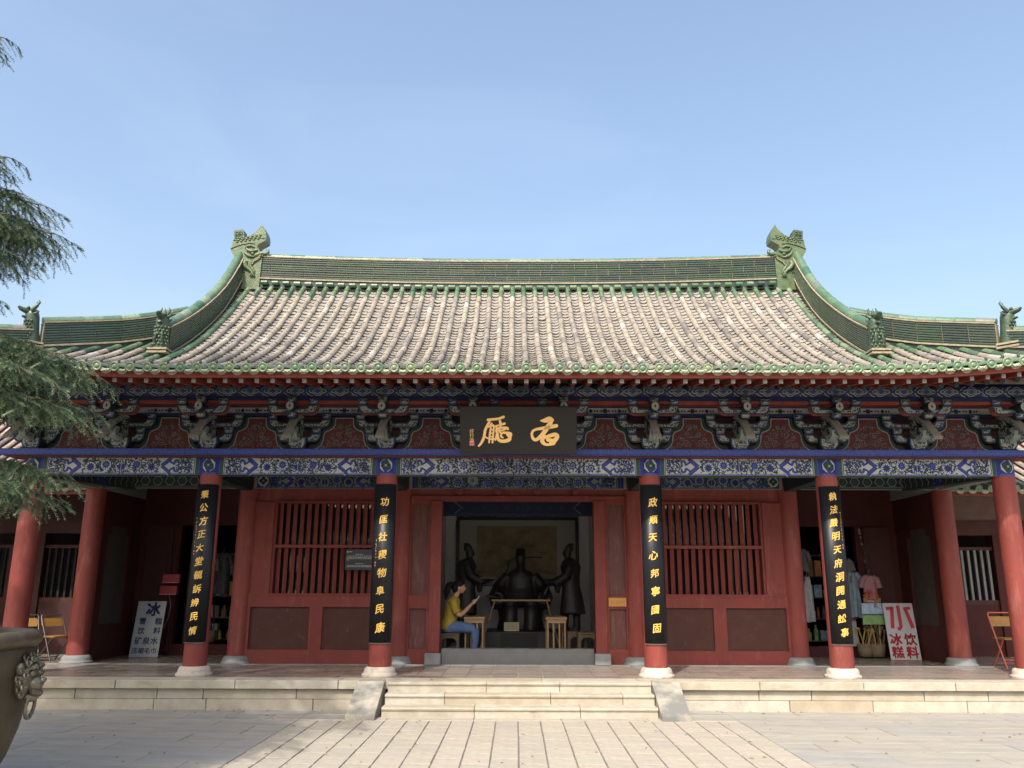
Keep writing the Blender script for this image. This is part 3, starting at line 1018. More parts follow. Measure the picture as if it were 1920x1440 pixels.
def scroll_fill(d, x0, x1, z0, z1, seed, n, layer=2):
    q = random.Random(seed)
    for _ in range(n):
        d.leaf(q.uniform(x0, x1), q.uniform(z0, z1), q.uniform(0, 6.28), q.uniform(0.022, 0.04), q.uniform(0.010, 0.016), q.choice(['p_navy', 'p_dark', 'p_dark', 'p_green']), layer)


def make_arm(hw, z0, z1, y0, y1, seed, edge='p_lblue'):
    P = arm_outline(hw, z0, z1, min(0.09, (z1 - z0) * 0.95))
    m = MB().prism([(p, q) for p, q in P], lambda p, q, t: (p, t, q), y0, y1, 0, 1)
    me = m.mesh('arm', ['p_dark', 'red_bright' if y0 < -0.3 else 'p_dark'])
    d = Dec(face_on_xz(y0))
    d.poly(shrink(P, 0.012), edge, 0)
    d.poly(shrink(P, 0.019), 'p_navy', 1)
    d.poly(shrink(P, 0.026), 'p_chalk', 2)
    scroll_fill(d, -hw + 0.05, hw - 0.08, z0 + 0.022, z1 - (z1 - z0) * 0.34 - 0.028, seed, int(hw * 150), 3)
    for sg in (-1, 1):
        scroll_fill(d, sg * hw - sg * 0.05 - 0.03, sg * hw - sg * 0.05 + 0.005, z0 + 0.06, z1 - 0.04, seed + 5, 10, 3)
    return me, d.mb.mesh('arm_painting', d.mats)


def make_block(w, h, dp, seed, edge='p_pale'):
    zc = h * 0.45
    P = [(-w * 0.36, 0), (w * 0.36, 0), (w / 2, zc), (w / 2, h), (-w / 2, h), (-w / 2, zc)]
    m = MB()
    # bevelled below on all sides
    V, F = [], []
    for z, k in ((0, 0.72), (zc, 1), (h, 1)):
        for sx, sy in ((-1, -1), (1, -1), (1, 1), (-1, 1)):
            V.append((sx * w / 2 * k, sy * dp / 2 * k, z))
    F = [(3, 2, 1, 0), (8, 9, 10, 11)]
    for l in (0, 4):
        F += [(l + i, l + (i + 1) % 4, l + 4 + (i + 1) % 4, l + 4 + i) for i in range(4)]
    m.add(V, F)
    me = m.mesh('block', 'p_dark')
    d = Dec(lambda u, v, o: (u, (-dp / 2 - o) * (1 if v >= zc else 0.72 + 0.28 * v / zc) - (o if v < zc else 0), v))
    e = 0.008
    for mm, k, l in ((edge, 0.009, 0), ('p_navy', 0.016, 1), ('p_chalk', 0.023, 2)):
        d.poly([(-w / 2 + k, zc), (w / 2 - k, zc), (w / 2 - k, h - k), (-w / 2 + k, h - k)], mm, l)
        d.poly([(-w * 0.36 + k, k), (w * 0.36 - k, k), (w / 2 - k, zc), (-w / 2 + k, zc)], mm, l)
    scroll_fill(d, -w * 0.36, w * 0.30, zc + 0.012, h - 0.028, seed, int(w * 130), 3)
    if w > 0.2:
        scroll_fill(d, -w * 0.28, w * 0.24, 0.03, zc - 0.01, seed + 3, 24, 3)
    return me, d.mb.mesh('block_painting', d.mats)


SCHEME = []
for sc, (ea, eb) in enumerate((('p_lblue', 'p_pale'), ('p_green', 'p_lblue'))):
    SCHEME.append(dict(
        A1=make_arm(0.325, 0.115, 0.250, -0.075, 0.03, 3 + 10 * sc, ea),
        A2=make_arm(0.465, 0.330, 0.465, -0.075, 0.03, 4 + 10 * sc, ea),
        A3=make_arm(0.365, 0.455, 0.595, -0.50, -0.40, 5 + 10 * sc, ea),
        Bbig=make_block(0.275, 0.185, 0.27, 6 + 10 * sc, ea),
        Bsm=[make_block(0.145, 0.092, 0.13, 7 + 10 * sc + k, eb) for k in range(3)]))
# the slanting beak: plain dusty upper face, painted flanks
bk = MB()
sec = []
for y, zt, th, w in ((0.0, 0.60, 0.10, 0.044), (-0.30, 0.475, 0.10, 0.044), (-0.44, 0.395, 0.095, 0.046), (-0.60, 0.235, 0.09, 0.050), (-0.74, 0.105, 0.045, 0.060)):
    sec.append([(-w, y, zt), (w, y, zt), (w, y - 0.0, zt - th), (-w, y, zt - th)])
V = [p for s_ in sec for p in s_]
for i in range(len(sec) - 1):
    a = 4 * i
    bk.add(V, [(a, a + 1, a + 5, a + 4)], 0)
    bk.add(V, [(a + 1, a + 2, a + 6, a + 5), (a + 3, a, a + 4, a + 7)], 1)
    bk.add(V, [(a + 2, a + 3, a + 7, a + 6)], 2)
bk.add(V, [(16, 17, 18, 19)], 0)
beak_me = bk.mesh('beak', ['p_dusty', 'p_pale', 'p_dark'])
beak_paint = {}
q = random.Random(2)
for sg in (-1, 1):
    bd = Dec(lambda u, v, o: ((0.052 + o) if u > 0 else -(0.052 + o), -abs(u), v))
    for _ in range(60):
        t = q.uniform(0.32, 0.66)
        zt = 0.46 - (t - 0.32) * 0.93
        for_l = q.uniform(0.02, 0.035)
        bd.leaf(sg * t, zt - q.uniform(0.02, 0.08), q.uniform(0, 6.28), for_l, 0.014, q.choice(['p_dark', 'p_navy', 'p_green']), 3)
    beak_paint[sg] = bd.mb.mesh('beak_painting', bd.mats)
# carved wing beside the beak and the projecting arm below it
pj = MB()
pj.prism([(-0.02, 0.12), (-0.30, 0.12), (-0.40, 0.16), (-0.44, 0.25), (-0.44, 0.30), (-0.02, 0.30)], lambda p, q_, t: (t, p, q_), -0.05, 0.05)
pj_me = pj.mesh('projecting_arm', 'p_pale')
pd_ = Dec(lambda u, v, o: ((0.05 + o) if u > 0 else -(0.05 + o), -abs(u), v))
for sg in (-1, 1):
    for _ in range(50):
        pd_.leaf(sg * q.uniform(0.06, 0.40), q.uniform(0.15, 0.28), q.uniform(0, 6.28), 0.035, 0.015, q.choice(['p_dark', 'p_navy', 'p_green']), 1)
pj_paint = pd_.mb.mesh('arm_painting', pd_.mats)
wing_me = {}
for sg in (-1, 1):
    wg = MB()
    P = [(-0.08, 0.30), (-0.22, 0.26), (-0.34, 0.20), (-0.30, 0.29), (-0.32, 0.35), (-0.26, 0.36), (-0.25, 0.43), (-0.19, 0.40), (-0.14, 0.44), (-0.08, 0.42)]
    wg.prism(P, lambda p, q_, t: (t, p, q_), sg * 0.068 - 0.007, sg * 0.068 + 0.007)
    qq = random.Random(8)
    for _ in range(26):
        a_, b_ = qq.uniform(-0.30, -0.10), qq.uniform(0.25, 0.41)
        wg.box(sg * 0.0765 - 0.0015, sg * 0.0765 + 0.0015, a_, a_ + 0.022, b_, b_ + 0.014, 1)
    wing_me[sg] = wg.mesh('carved_wing', ['p_dark', 'p_chalk'])
# white octagonal nose
ns = MB()
oc = [(0.056 * math.cos(R(22.5 + 45 * k)), 0.066 * math.sin(R(22.5 + 45 * k))) for k in range(8)]
ns.prism(oc, lambda p, q_, t: (p, t, 0.545 + q_), -0.66, -0.36, 1, 2)
nd = Dec(face_on_xz(-0.66))
nd.poly([(p * 0.96, 0.545 + q_ * 0.96) for p, q_ in oc], 'p_chalk', 0)
nd.poly([(0.0, 0.52), (0.017, 0.545), (0.0, 0.575), (-0.017, 0.545)], 'p_dark', 1)
nose_me = ns.mesh('nose', ['p_chalk', 'p_chalk', 'p_dark'])
nose_paint = nd.mb.mesh('nose_painting', nd.mats)


def bracket_set(x, sc):
    A1, A2, A3, Bbig, bs = (SCHEME[sc][k] for k in ('A1', 'A2', 'A3', 'Bbig', 'Bsm'))
    e = link('bracket_set', None, hall, loc=(x, Yw, ZP))
    def put(name, me, paint=None, pn='painting', loc=(0, 0, 0)):
        p = link(name, me, e, loc=loc, local=True)
        if paint:
            c = link(pn, paint, e, loc=loc, local=True)
    put('large_block', *Bbig, 'block_painting', (0, -0.03, 0.0))
    put('lower_arm', *A1, 'arm_painting')
    put('upper_arm', *A2, 'arm_painting')
    put('outer_arm', *A3, 'arm_painting')
    for sg in (-1, 1):
        put('block', *bs[0], 'block_painting', (sg * 0.262, -0.025, 0.248))
        put('block', *bs[1], 'block_painting', (sg * 0.402, -0.025, 0.463))
        put('block', *bs[2], 'block_painting', (sg * 0.302, -0.45, 0.594))
    put('block', *bs[0], 'block_painting', (0, -0.53, 0.605))
    put('block', *bs[1], 'block_painting', (0, -0.48, 0.395))
    put('projecting_arm', pj_me, pj_paint, 'arm_painting')
    put('beak', beak_me)
    for sg in (-1, 1):
        put('beak_painting', beak_paint[sg])
        put('carved_wing', wing_me[sg])
    put('nose', nose_me, nose_paint, 'nose_painting')


for i, x in enumerate(xs):
    bracket_set(x, i % 2)

# ---- eaves purlin with its painted clouds
YP, ZPU, RP = YF - 0.56, ZP + 0.815, 0.105
pur = MB().tube([(-8.3, YP, ZPU), (8.3, YP, ZPU)], RP, 20).build('eaves_purlin', 'p_navy', hall)
def on_purlin(u, v, o):
    a = v / RP
    return (u, YP - (RP + o) * math.cos(a), ZPU + (RP + o) * math.sin(a))
d = Dec(on_purlin)
k = 0
u = -8.1
q = random.Random(5)
while u < 8.1:
    for rr, wd_, c, l in ((1.0, 0.013, 'p_pale', 1), (0.74, 0.010, 'p_green', 1), (0.56, 0.010, 'p_pale', 1)):
        P = []
        for t in range(25):
            a = t / 24 * 2 * math.pi
            m4 = 0.82 + 0.18 * math.cos(4 * a)
            P.append((u + 0.125 * rr * m4 * math.cos(a), -0.035 + 0.075 * rr * m4 * math.sin(a)))
        d.strip(P, wd_, c, l)
    d.disc(u, -0.035, 0.03, 'p_blue', 2, 8)
    for sg in (-1, 1):
        d.strip([(u + 0.16 + sg * 0.0, -0.035 + sg * 0.02), (u + 0.20, -0.035 + sg * 0.06), (u + 0.25, -0.035 + sg * 0.085)], 0.014, 'p_pale', 1)
    for _ in range(10):
        d.leaf(u + 0.125 + q.uniform(0, 0.08), q.uniform(-0.12, 0.05), q.uniform(0, 6.28), 0.03, 0.013, q.choice(['p_blue', 'p_lblue', 'p_pale', 'p_green']), 2)
    u += 0.325
d.rect(-8.2, 8.2, -0.142, -0.132, 'p_pale', 1)
d.build('purlin_painting', pur)
# ---------------------------------------------------------------- roof
roof = link('roof', None, hall, loc=(0, YF, 4.4))
PR = [(10.70, 4.42), (11.2, 4.535), (11.79, 4.735), (12.57, 5.09), (13.6, 5.69), (14.7, 6.49), (15.8, 7.45), (16.4, 8.05)]


def prof(d):
    """Concave roof curve: height of the tile bed at depth d."""
    d = max(PR[0][0] - 0.6, min(PR[-1][0], d))
    n = len(PR)
    sl = [(PR[i + 1][1] - PR[i][1]) / (PR[i + 1][0] - PR[i][0]) for i in range(n - 1)]
    if d <= PR[0][0]:
        return PR[0][1] + (d - PR[0][0]) * 0.19
    for i in range(n - 1):
        x0, y0 = PR[i]
        x1, y1 = PR[i + 1]
        if d <= x1:
            m0 = 0.19 if i == 0 else (sl[i - 1] + sl[i]) / 2
            m1 = (sl[i] + sl[i + 1]) / 2 if i + 1 < n - 1 else sl[i]
            h = x1 - x0
            t = (d - x0) / h
            return (2 * t**3 - 3 * t**2 + 1) * y0 + (t**3 - 2 * t**2 + t) * h * m0 + (-2 * t**3 + 3 * t**2) * y1 + (t**3 - t**2) * h * m1


def lift(x, d):
    a = max(0.0, (abs(x) - 5.0) / 3.84)
    w = 1.0 if d < 12.6 else max(0.0, (13.9 - d) / 1.3)
    return 0.42 * a**1.7 * w


def bed(x, d):
    return prof(d) + lift(x, d)


D0, DR, XE, XV = 10.70, 15.80, 8.84, 5.62
rr = random.Random(21)
# sheathing under the tiles (front, back and the two hipped ends), gables
sh = MB()
NX = 56
xsn = [-XE + 2 * XE * i / NX for i in range(NX + 1)]
ds = [10.66, 10.9, 11.2, 11.6, 12.0, 12.6, 13.2, 13.9, 14.6, 15.2, 15.8]
for sgn in (1, -1):
    V = []
    def Y(d):
        return d if sgn == 1 else 2 * DR - d
    for d_ in ds:
        xm = XE + DR * 0 - (d_ - D0) if d_ < 13.92 else XV + 0.0
        xm = max(XV, min(XE, XE - (d_ - D0)))
        for i in range(NX + 1):
            x = -xm + 2 * xm * i / NX
            V.append((x, Y(d_), bed(x, d_) - 0.055))
    F = []
    for j in range(len(ds) - 1):
        for i in range(NX):
            a = j * (NX + 1) + i
            F.append((a, a + 1, a + NX + 2, a + NX + 1) if sgn == 1 else (a, a + NX + 1, a + NX + 2, a + 1))
    sh.add(V, F, 0, True)
for s in (-1, 1):
    # hipped end: rows run out in x
    V, n = [], 20
    lv = [10.70, 11.2, 11.8, 12.4, 13.0, 13.6, 13.92]
    for d_ in lv:
        half_w = DR - d_
        for i in range(n + 1):
            y = DR - half_w + 2 * half_w * i / n
            dy = min(y, 2 * DR - y)
            V.append((s * (XE - (d_ - D0)), y, prof(d_) + 0.42 * (max(0.0, (13.9 - dy) / 3.2))**1.7 * (1 if d_ < 12.6 else max(0, (13.9 - d_) / 1.3)) - 0.055))
    F = []
    for j in range(len(lv) - 1):
        for i in range(n):
            a = j * (n + 1) + i
            F.append((a, a + n + 1, a + n + 2, a + 1) if s < 0 else (a, a + 1, a + n + 2, a + n + 1))
    sh.add(V, F, 0, True)
    P = [(s * (XV - 0.02), 13.8, 5.7)] + [(s * (XV - 0.02), d_, prof(d_) - 0.06) for d_ in (14.2, 14.7, 15.2, 15.8)] + [(s * (XV - 0.02), 2 * DR - d_, prof(d_) - 0.06) for d_ in (15.2, 14.7, 14.2)] + [(s * (XV - 0.02), 2 * DR - 13.8, 5.7)]
    sh.add(P, [tuple(range(len(P)))], 0)
sh.build('roof_sheathing', 'pan_tan', roof)

# tiles
CL, PITCH = 0.285, 0.22


def cover_mesh(matn):
    m = MB()
    n = 7
    V = []
    for y, r, z in ((0.0, 0.0515, 0.0), (0.018, 0.0525, 0.0), (0.03, 0.0505, 0.0), (CL + 0.02, 0.0475, -0.003)):
        for k in range(n):
            a = math.pi * k / (n - 1)
            V.append((r * math.cos(a), y, 0.012 + z + r * math.sin(a)))
    F = [(j * n + k, j * n + k + 1, (j + 1) * n + k + 1, (j + 1) * n + k) for j in range(3) for k in range(n - 1)]
    F = [tuple(reversed(f)) for f in F]
    m.add(V, F, 0, True)
    o = [(0.040 * math.cos(math.pi * k / (n - 1)), 0.0, 0.012 + 0.040 * math.sin(math.pi * k / (n - 1))) for k in range(n)]
    m.add(V[:n] + o, [(k, k + 1, n + k + 1, n + k) for k in range(n - 1)], 0)
    return m


PANW, PANL = 0.178, 0.15


def pan_mesh():
    m = MB()
    n = 5
    V = []
    for y, z in ((0.0, 0.026), (PANL + 0.06, -0.006)):
        for k in range(n):
            t = -1 + 2 * k / (n - 1)
            V.append((t * PANW / 2, y, z + 0.040 * t * t - 0.014))
    F = [(k + 1, k, n + k, n + k + 1) for k in range(n - 1)]
    F = [tuple(reversed(f)) for f in F]
    m.add(V, F, 0, True)
    lo = [(p[0], 0.004, p[2] - 0.020) for p in V[:n]]
    m.add(V[:n] + lo, [(k, n + k, n + k + 1, k + 1) for k in range(n - 1)], 0)
    return m


cov = {'tan': cover_mesh(0), 'green': cover_mesh(0)}
cov_me = {'tan': cov['tan'].mesh('cover_tile', 'tile_tan_each'), 'green': cov['green'].mesh('cover_tile', 'tile_green_each')}
pan = pan_mesh()
pan_me = {'tan': pan.mesh('pan_tile', 'pan_tan_each'), 'green': pan.mesh('pan_tile', 'tile_green_each')}


def eave_tile_mesh():
    m = cover_mesh(0)
    n = 16
    # round end with raised rim and boss
    prof_ = [(0.063, 0.012), (0.066, -0.004), (0.062, -0.016), (0.050, -0.016), (0.047, -0.008), (0.030, -0.008), (0.027, -0.016), (0.012, -0.020), (0.0005, -0.020)]
    V = []
    for r, y in prof_:
        for k in range(n):
            a = 2 * math.pi * k / n
            V.append((r * math.cos(a), y, 0.012 + r * math.sin(a)))
    F = [(i * n + k, i * n + (k + 1) % n, (i + 1) * n + (k + 1) % n, (i + 1) * n + k) for i in range(len(prof_) - 1) for k in range(n)]
    F = [tuple(reversed(f)) for f in F]
    m.add(V, F, 0, True)
    # nail cap
    m.lathe([(0.016, 0.066), (0.018, 0.085), (0.020, 0.10), (0.012, 0.114), (0.002, 0.118)], 8, 0, 0.12, 1)
    return m


et = eave_tile_mesh().mesh('eave_tile', ['eave_each', 'beast_dark'])


def drip_mesh():
    m = MB()
    n = 9
    top, bot = [], []
    for k in range(n):
        t = -1 + 2 * k / (n - 1)
        top.append((t * 0.104, 0.0, 0.034 * t * t - 0.002))
        bot.append((t * 0.102, -0.014, 0.034 * t * t - 0.008 - 0.066 * (1 - abs(t)**2.6)))
    V = top + bot + [(x, y + 0.016, z) for x, y, z in bot] + [(x, y + 0.10, z + 0.004) for x, y, z in top]
    F = [(k, n + k, n + k + 1, k + 1) for k in range(n - 1)] + [(n + k, 2 * n + k, 2 * n + k + 1, n + k + 1) for k in range(n - 1)] + [(k + 1, 3 * n + k + 1, 3 * n + k, k) for k in range(n - 1)]
    m.add(V, F, 0, True)
    # moulded curl on the face
    for sg in (-1, 1):
        m.tube([(sg * 0.055, -0.010, 0.006), (sg * 0.035, -0.014, -0.022), (sg * 0.012, -0.017, -0.030), (sg * 0.006, -0.015, -0.016)], 0.006, 4)
    return m


dm = drip_mesh().mesh('drip_tile', 'drip_green')


def slope_frame(x, d):
    e = 0.05
    s = (bed(x, d + e) - bed(x, d - e)) / (2 * e)
    return math.atan(s)


def emit(mb, src, loc, ang):
    c, s = math.cos(ang), math.sin(ang)
    o = len(mb.v)
    mb.v.extend([(loc[0] + x, loc[1] + y * c - z * s, loc[2] + y * s + z * c) for x, y, z in src.v])
    mb.f.extend([tuple(i + o for i in f) for f in src.f])
    mb.mi.extend(src.mi)
    mb.sm.extend(src.sm)
    mb.sh.extend([mb.shade] * len(src.f))


rows = []
for i in range(-40, 40):
    x = (i + 0.5) * PITCH
    ax = abs(x)
    if ax > 8.7:
        continue
    top = DR - 0.06
    if ax > XV + 0.1:
        top = 19.54 - ax - 0.10
    elif ax > XV - 0.12:
        top = 12.40
    if top < D0 + 0.3:
        continue
    rows.append((x, top))
single, rest_c, rest_g = [], MB(), MB()
for x, top in rows:
    d_ = D0
    n = 0
    while d_ < top:
        ang = slope_frame(x, d_ + 0.12)
        nd_ = d_ + CL * math.cos(ang)
        green = (n <= rr.choice([0, 0, 1, 1, 1, 2])) or (top - d_ < 0.50) or (abs(abs(x) - XV) < 0.40 and d_ > 11.9 and abs(x) < XV) or (abs(abs(x) - XV) < 0.3 and d_ > 12.3)
        if abs(x) > XV and top - d_ < 0.62:
            green = True
        z = bed(x, d_ )
        if n == 0:
            link('eave_tile', et, roof, loc=(x + rr.gauss(0, .006), d_ + rr.gauss(0, .006), z + rr.gauss(0, .004)), rot=(ang + rr.gauss(0, .03), 0, rr.gauss(0, .035)))
        else:
            single.append((n * 1.0 + abs(x) * 0.05, x, d_, z, ang, green))
        d_ = nd_
        n += 1
single.sort()
for k, (w, x, d_, z, ang, green) in enumerate(single):
    jx, jz = rr.gauss(0, .004) + 0.006 * math.sin(d_ * 2.1 + x * 5), rr.uniform(-.003, .004)
    if k < 300:
        link('cover_tile', cov_me['green' if green else 'tan'], roof, loc=(x + jx, d_, z + jz), rot=(ang + rr.uniform(-.018, .018), 0, rr.gauss(0, .022)))
    else:
        t = rest_g if green else rest_c
        t.shade = min(1, max(0, 0.5 + 0.22 * math.sin(x * 37.7) + rr.gauss(0, 0.17) + (0.4 if rr.random() < 0.02 else 0)))
        emit(t, cov['tan'], (x + jx, d_, z + jz), ang + rr.uniform(-.012, .012))
rest_c.build('upper_cover_tiles', 'tile_tan', roof, kind='stuff')
rest_g.build('green_cover_tiles', 'tile_green', roof, kind='stuff')
# pan tiles between the rows
single = []
for x, top in rows:
    xm = x + PITCH / 2
    if abs(xm) > 8.7:
        continue
    top2 = DR - 0.05 if abs(xm) < XV - 0.02 else (19.54 - abs(xm) - 0.05 if abs(xm) > XV + 0.15 else 12.6)
    d_ = D0 + 0.03
    n = 0
    while d_ < top2:
        ang = slope_frame(xm, d_ + 0.07)
        z = bed(xm, d_) - 0.040
        if n == 0:
            link('drip_tile', dm, roof, loc=(xm + rr.gauss(0, .004), D0 + 0.012, bed(xm, D0) - 0.012 + rr.gauss(0, .003)), rot=(0.1 + rr.gauss(0, .04), rr.gauss(0, .03), 0))
        single.append((n + abs(xm) * 0.1, xm, d_, z, ang, (top2 - d_ < 0.25 and abs(xm) > 4.9) or (n < 3 and rr.random() < 0.4)))
        d_ += PANL * math.cos(ang)
        n += 1
single.sort()
rest = MB()
for k, (w, x, d_, z, ang, green) in enumerate(single):
    a2 = ang + rr.uniform(-.03, .03)
    lc = (x + rr.uniform(-.004, .004), d_ + rr.uniform(-.008, .008), z + rr.uniform(-.003, .004))
    if k < 300:
        link('pan_tile', pan_me['green' if green else 'tan'], roof, loc=lc, rot=(a2, 0, rr.uniform(-.03, .03)))
    else:
        rest.shade = rr.random()
        emit(rest, pan, lc, a2)
rest.build('upper_pan_tiles', 'pan_tan', roof, kind='stuff')
# tile rows of the hipped ends, hardly seen from the court
hip = MB()
for s in (-1, 1):
    y = DR - 4.9
    while y < DR + 4.9:
        dd = abs(y - DR)
        P = []
        for t in range(9):
            d_ = D0 + (min(13.9, 19.54 - XV - 0.0) - D0) * t / 8
            lim = DR - d_
            if dd > lim + 0.02:
                break
            zz = prof(d_) + 0.42 * (max(0.0, (13.9 - (DR - dd)) / 3.2))**1.7 * (1 if d_ < 12.6 else max(0, (13.9 - d_) / 1.3))
            P.append((s * (XE - (d_ - D0)), y, zz))
        if len(P) > 1:
            hip.shade = rr.random()
            hip.tube(P, 0.058, 6, 0, False)
        y += PITCH
hip.build('end_slope_tiles', 'tile_tan', roof, kind='stuff')
bk_ = MB()
for i in range(-25, 25):
    x = (i + 0.5) * PITCH
    bk_.shade = rr.random()
    bk_.tube([(x, 2 * DR - d_, bed(x, d_)) for d_ in (10.7, 11.6, 12.6, 13.6, 14.6, 15.7)], 0.058, 6, 0, False)
bk_.build('rear_slope_tiles', 'tile_tan', roof, kind='stuff')

# ---- fascia boards, flying rafters, round rafters
fas = MB()
V = []
xl = [-8.8 + 17.6 * i / 60 for i in range(61)]
for x in xl:
    l = lift(x, D0)
    for y, z in ((D0 + 0.015, 4.375), (D0 + 0.060, 4.375), (D0 + 0.060, 4.300), (D0 + 0.030, 4.300)):
        V.append((x, y, z + l))
F = []
for i in range(60):
    for k in range(4):
        F.append((i * 4 + k, (i + 1) * 4 + k, (i + 1) * 4 + (k + 1) % 4, i * 4 + (k + 1) % 4))
fas.add(V, F)
fas.build('fascia_board', 'red_bright', hall)
sof = MB()
V = []
for x in xl:
    l = lift(x, D0)
    V += [(x, D0 + 0.06, 4.315 + l), (x, 11.30, 4.405 + l), (x, 12.3, 4.84 + lift(x, 12.3))]
F = []
for i in range(60):
    F += [(3 * i, 3 * i + 3, 3 * i + 4, 3 * i + 1), (3 * i + 1, 3 * i + 4, 3 * i + 5, 3 * i + 2)]
sof.add(V, F, 0, True)
sof.build('eaves_soffit', 'rafter_red', hall)
fr = MB()
fr.box(-0.030, 0.030, 0.0, 0.75, -0.060, 0.0)
fr_me = fr.mesh('flying_rafter', 'rafter_red')
fp = Dec(lambda u, v, o: (u, -o, v))
fp.rect(-0.026, 0.026, -0.056, -0.004, 'p_chalk', 0)
fp.rect(-0.016, 0.016, -0.046, -0.014, 'p_grey', 1)
fp.rect(-0.008, 0.008, -0.038, -0.022, 'p_chalk', 2)
fp_me = fp.mb.mesh('rafter_end', fp.mats)
er = MB().tube([(0, 0, 0), (0, 1.35, 0)], 0.04, 10)
er_me = er.mesh('eaves_rafter', 'rafter_red')
ep = Dec(lambda u, v, o: (u, -o, v))
ep.disc(0, 0, 0.040, 'p_navy', 0, 12)
ep.disc(0, 0, 0.030, 'p_dark', 1, 10)
for k in range(4):
    ep.disc(0.014 * math.cos(1.57 * k), 0.014 * math.sin(1.57 * k), 0.010, 'p_green', 2, 6)
ep_me = ep.mb.mesh('rafter_end', ep.mats)
for i in range(-39, 39):
    x = (i + 0.5) * 0.212
    l = lift(x, D0)
    f = link('flying_rafter', fr_me, hall, loc=(x, D0 + 0.075, 4.298 + l), rot=(math.atan(0.165), 0, 0))
    link('rafter_end', fp_me, f, local=True)
    e = link('eaves_rafter', er_me, hall, loc=(x, 11.18, 4.275 + l), rot=(math.atan(0.44), 0, 0))
    link('rafter_end', ep_me, e, local=True)


# ---- ridges
def frames(path):
    out = []
    n = len(path)
    for i, p in enumerate(path):
        a, b = Vector(path[max(i - 1, 0)]), Vector(path[min(i + 1, n - 1)])
        t = b - a
        s = Vector((t.y, -t.x, 0)).normalized()
        out.append((Vector(p), s))
    return out


def ribbed(z0, z1, t, period=0.041):
    n = max(1, int(round((z1 - z0) / period)))
    p = (z1 - z0) / n
    pts, mi = [], []
    for k in range(n):
        z = z0 + k * p
        pts += [(t - 0.016, z), (t, z + 0.10 * p), (t, z + 0.58 * p), (t - 0.016, z + 0.76 * p)]
        mi += [0, 0, 2, 1]  # upper bevels take the painted light edge, grooves the darker green
    pts.append((t - 0.014, z1))
    return pts, mi


def block_on(fr, z0, z1, t, name, mats, parent):
    """A course of ribbed glazed ridge tile swept along two or more frames."""
    pts, mi = ribbed(z0, z1, t)
    m = MB()
    n = len(pts)
    V = []
    for p, s in fr:
        for sg in (1, -1):
            for o, z in pts:
                V.append(p + s * (o * sg) + Vector((0, 0, z)))
    for i in range(len(fr) - 1):
        a, b = i * 2 * n, (i + 1) * 2 * n
        for k in range(n - 1):
            m.add(V, [], 0)
            m.f.append((a + k, b + k, b + k + 1, a + k + 1))
            m.f.append((a + n + k, a + n + k + 1, b + n + k + 1, b + n + k))
            m.mi += [mi[k], mi[k]]
            m.sm += [False, False]
            m.sh += [0.5, 0.5]
        m.v = [tuple(q_) for q_ in V]
    e = len(V) - 2 * n
    m.f += [tuple(list(range(0, n)) + list(range(2 * n - 1, n - 1, -1))), tuple(list(range(e + n - 1, e - 1, -1)) + list(range(e + n, e + 2 * n)))]
    m.mi += [1, 1]
    m.sm += [False, False]
    m.sh += [0.5, 0.5]
    return m.build(name, mats, parent)


def strip_on(fr, z0, z1, t, name, matn, parent):
    m = MB()
    V = []
    for p, s in fr:
        V += [p + s * t + Vector((0, 0, z0)), p + s * t + Vector((0, 0, z1)), p - s * t + Vector((0, 0, z1)), p - s * t + Vector((0, 0, z0))]
    F = []
    for i in range(len(fr) - 1):
        for k in range(4):
            F.append((i * 4 + k, (i + 1) * 4 + k, (i + 1) * 4 + (k + 1) % 4, i * 4 + (k + 1) % 4))
    e = len(V) - 4
    F += [(3, 2, 1, 0), (e, e + 1, e + 2, e + 3)]
    m.add(V, F)
    return m.build(name, matn, parent)


def resample(path, step):
    path = [Vector(p) for p in path]
    L = [0]
    for a, b in zip(path, path[1:]):
        L.append(L[-1] + (b - a).length)
    n = max(1, int(round(L[-1] / step)))
    out = []
    for k in range(n + 1):
        t = L[-1] * k / n
        i = max(j for j in range(len(L)) if L[j] <= t + 1e-9)
        i = min(i, len(path) - 2)
        out.append(path[i].lerp(path[i + 1], (t - L[i]) / (L[i + 1] - L[i])))
    return out


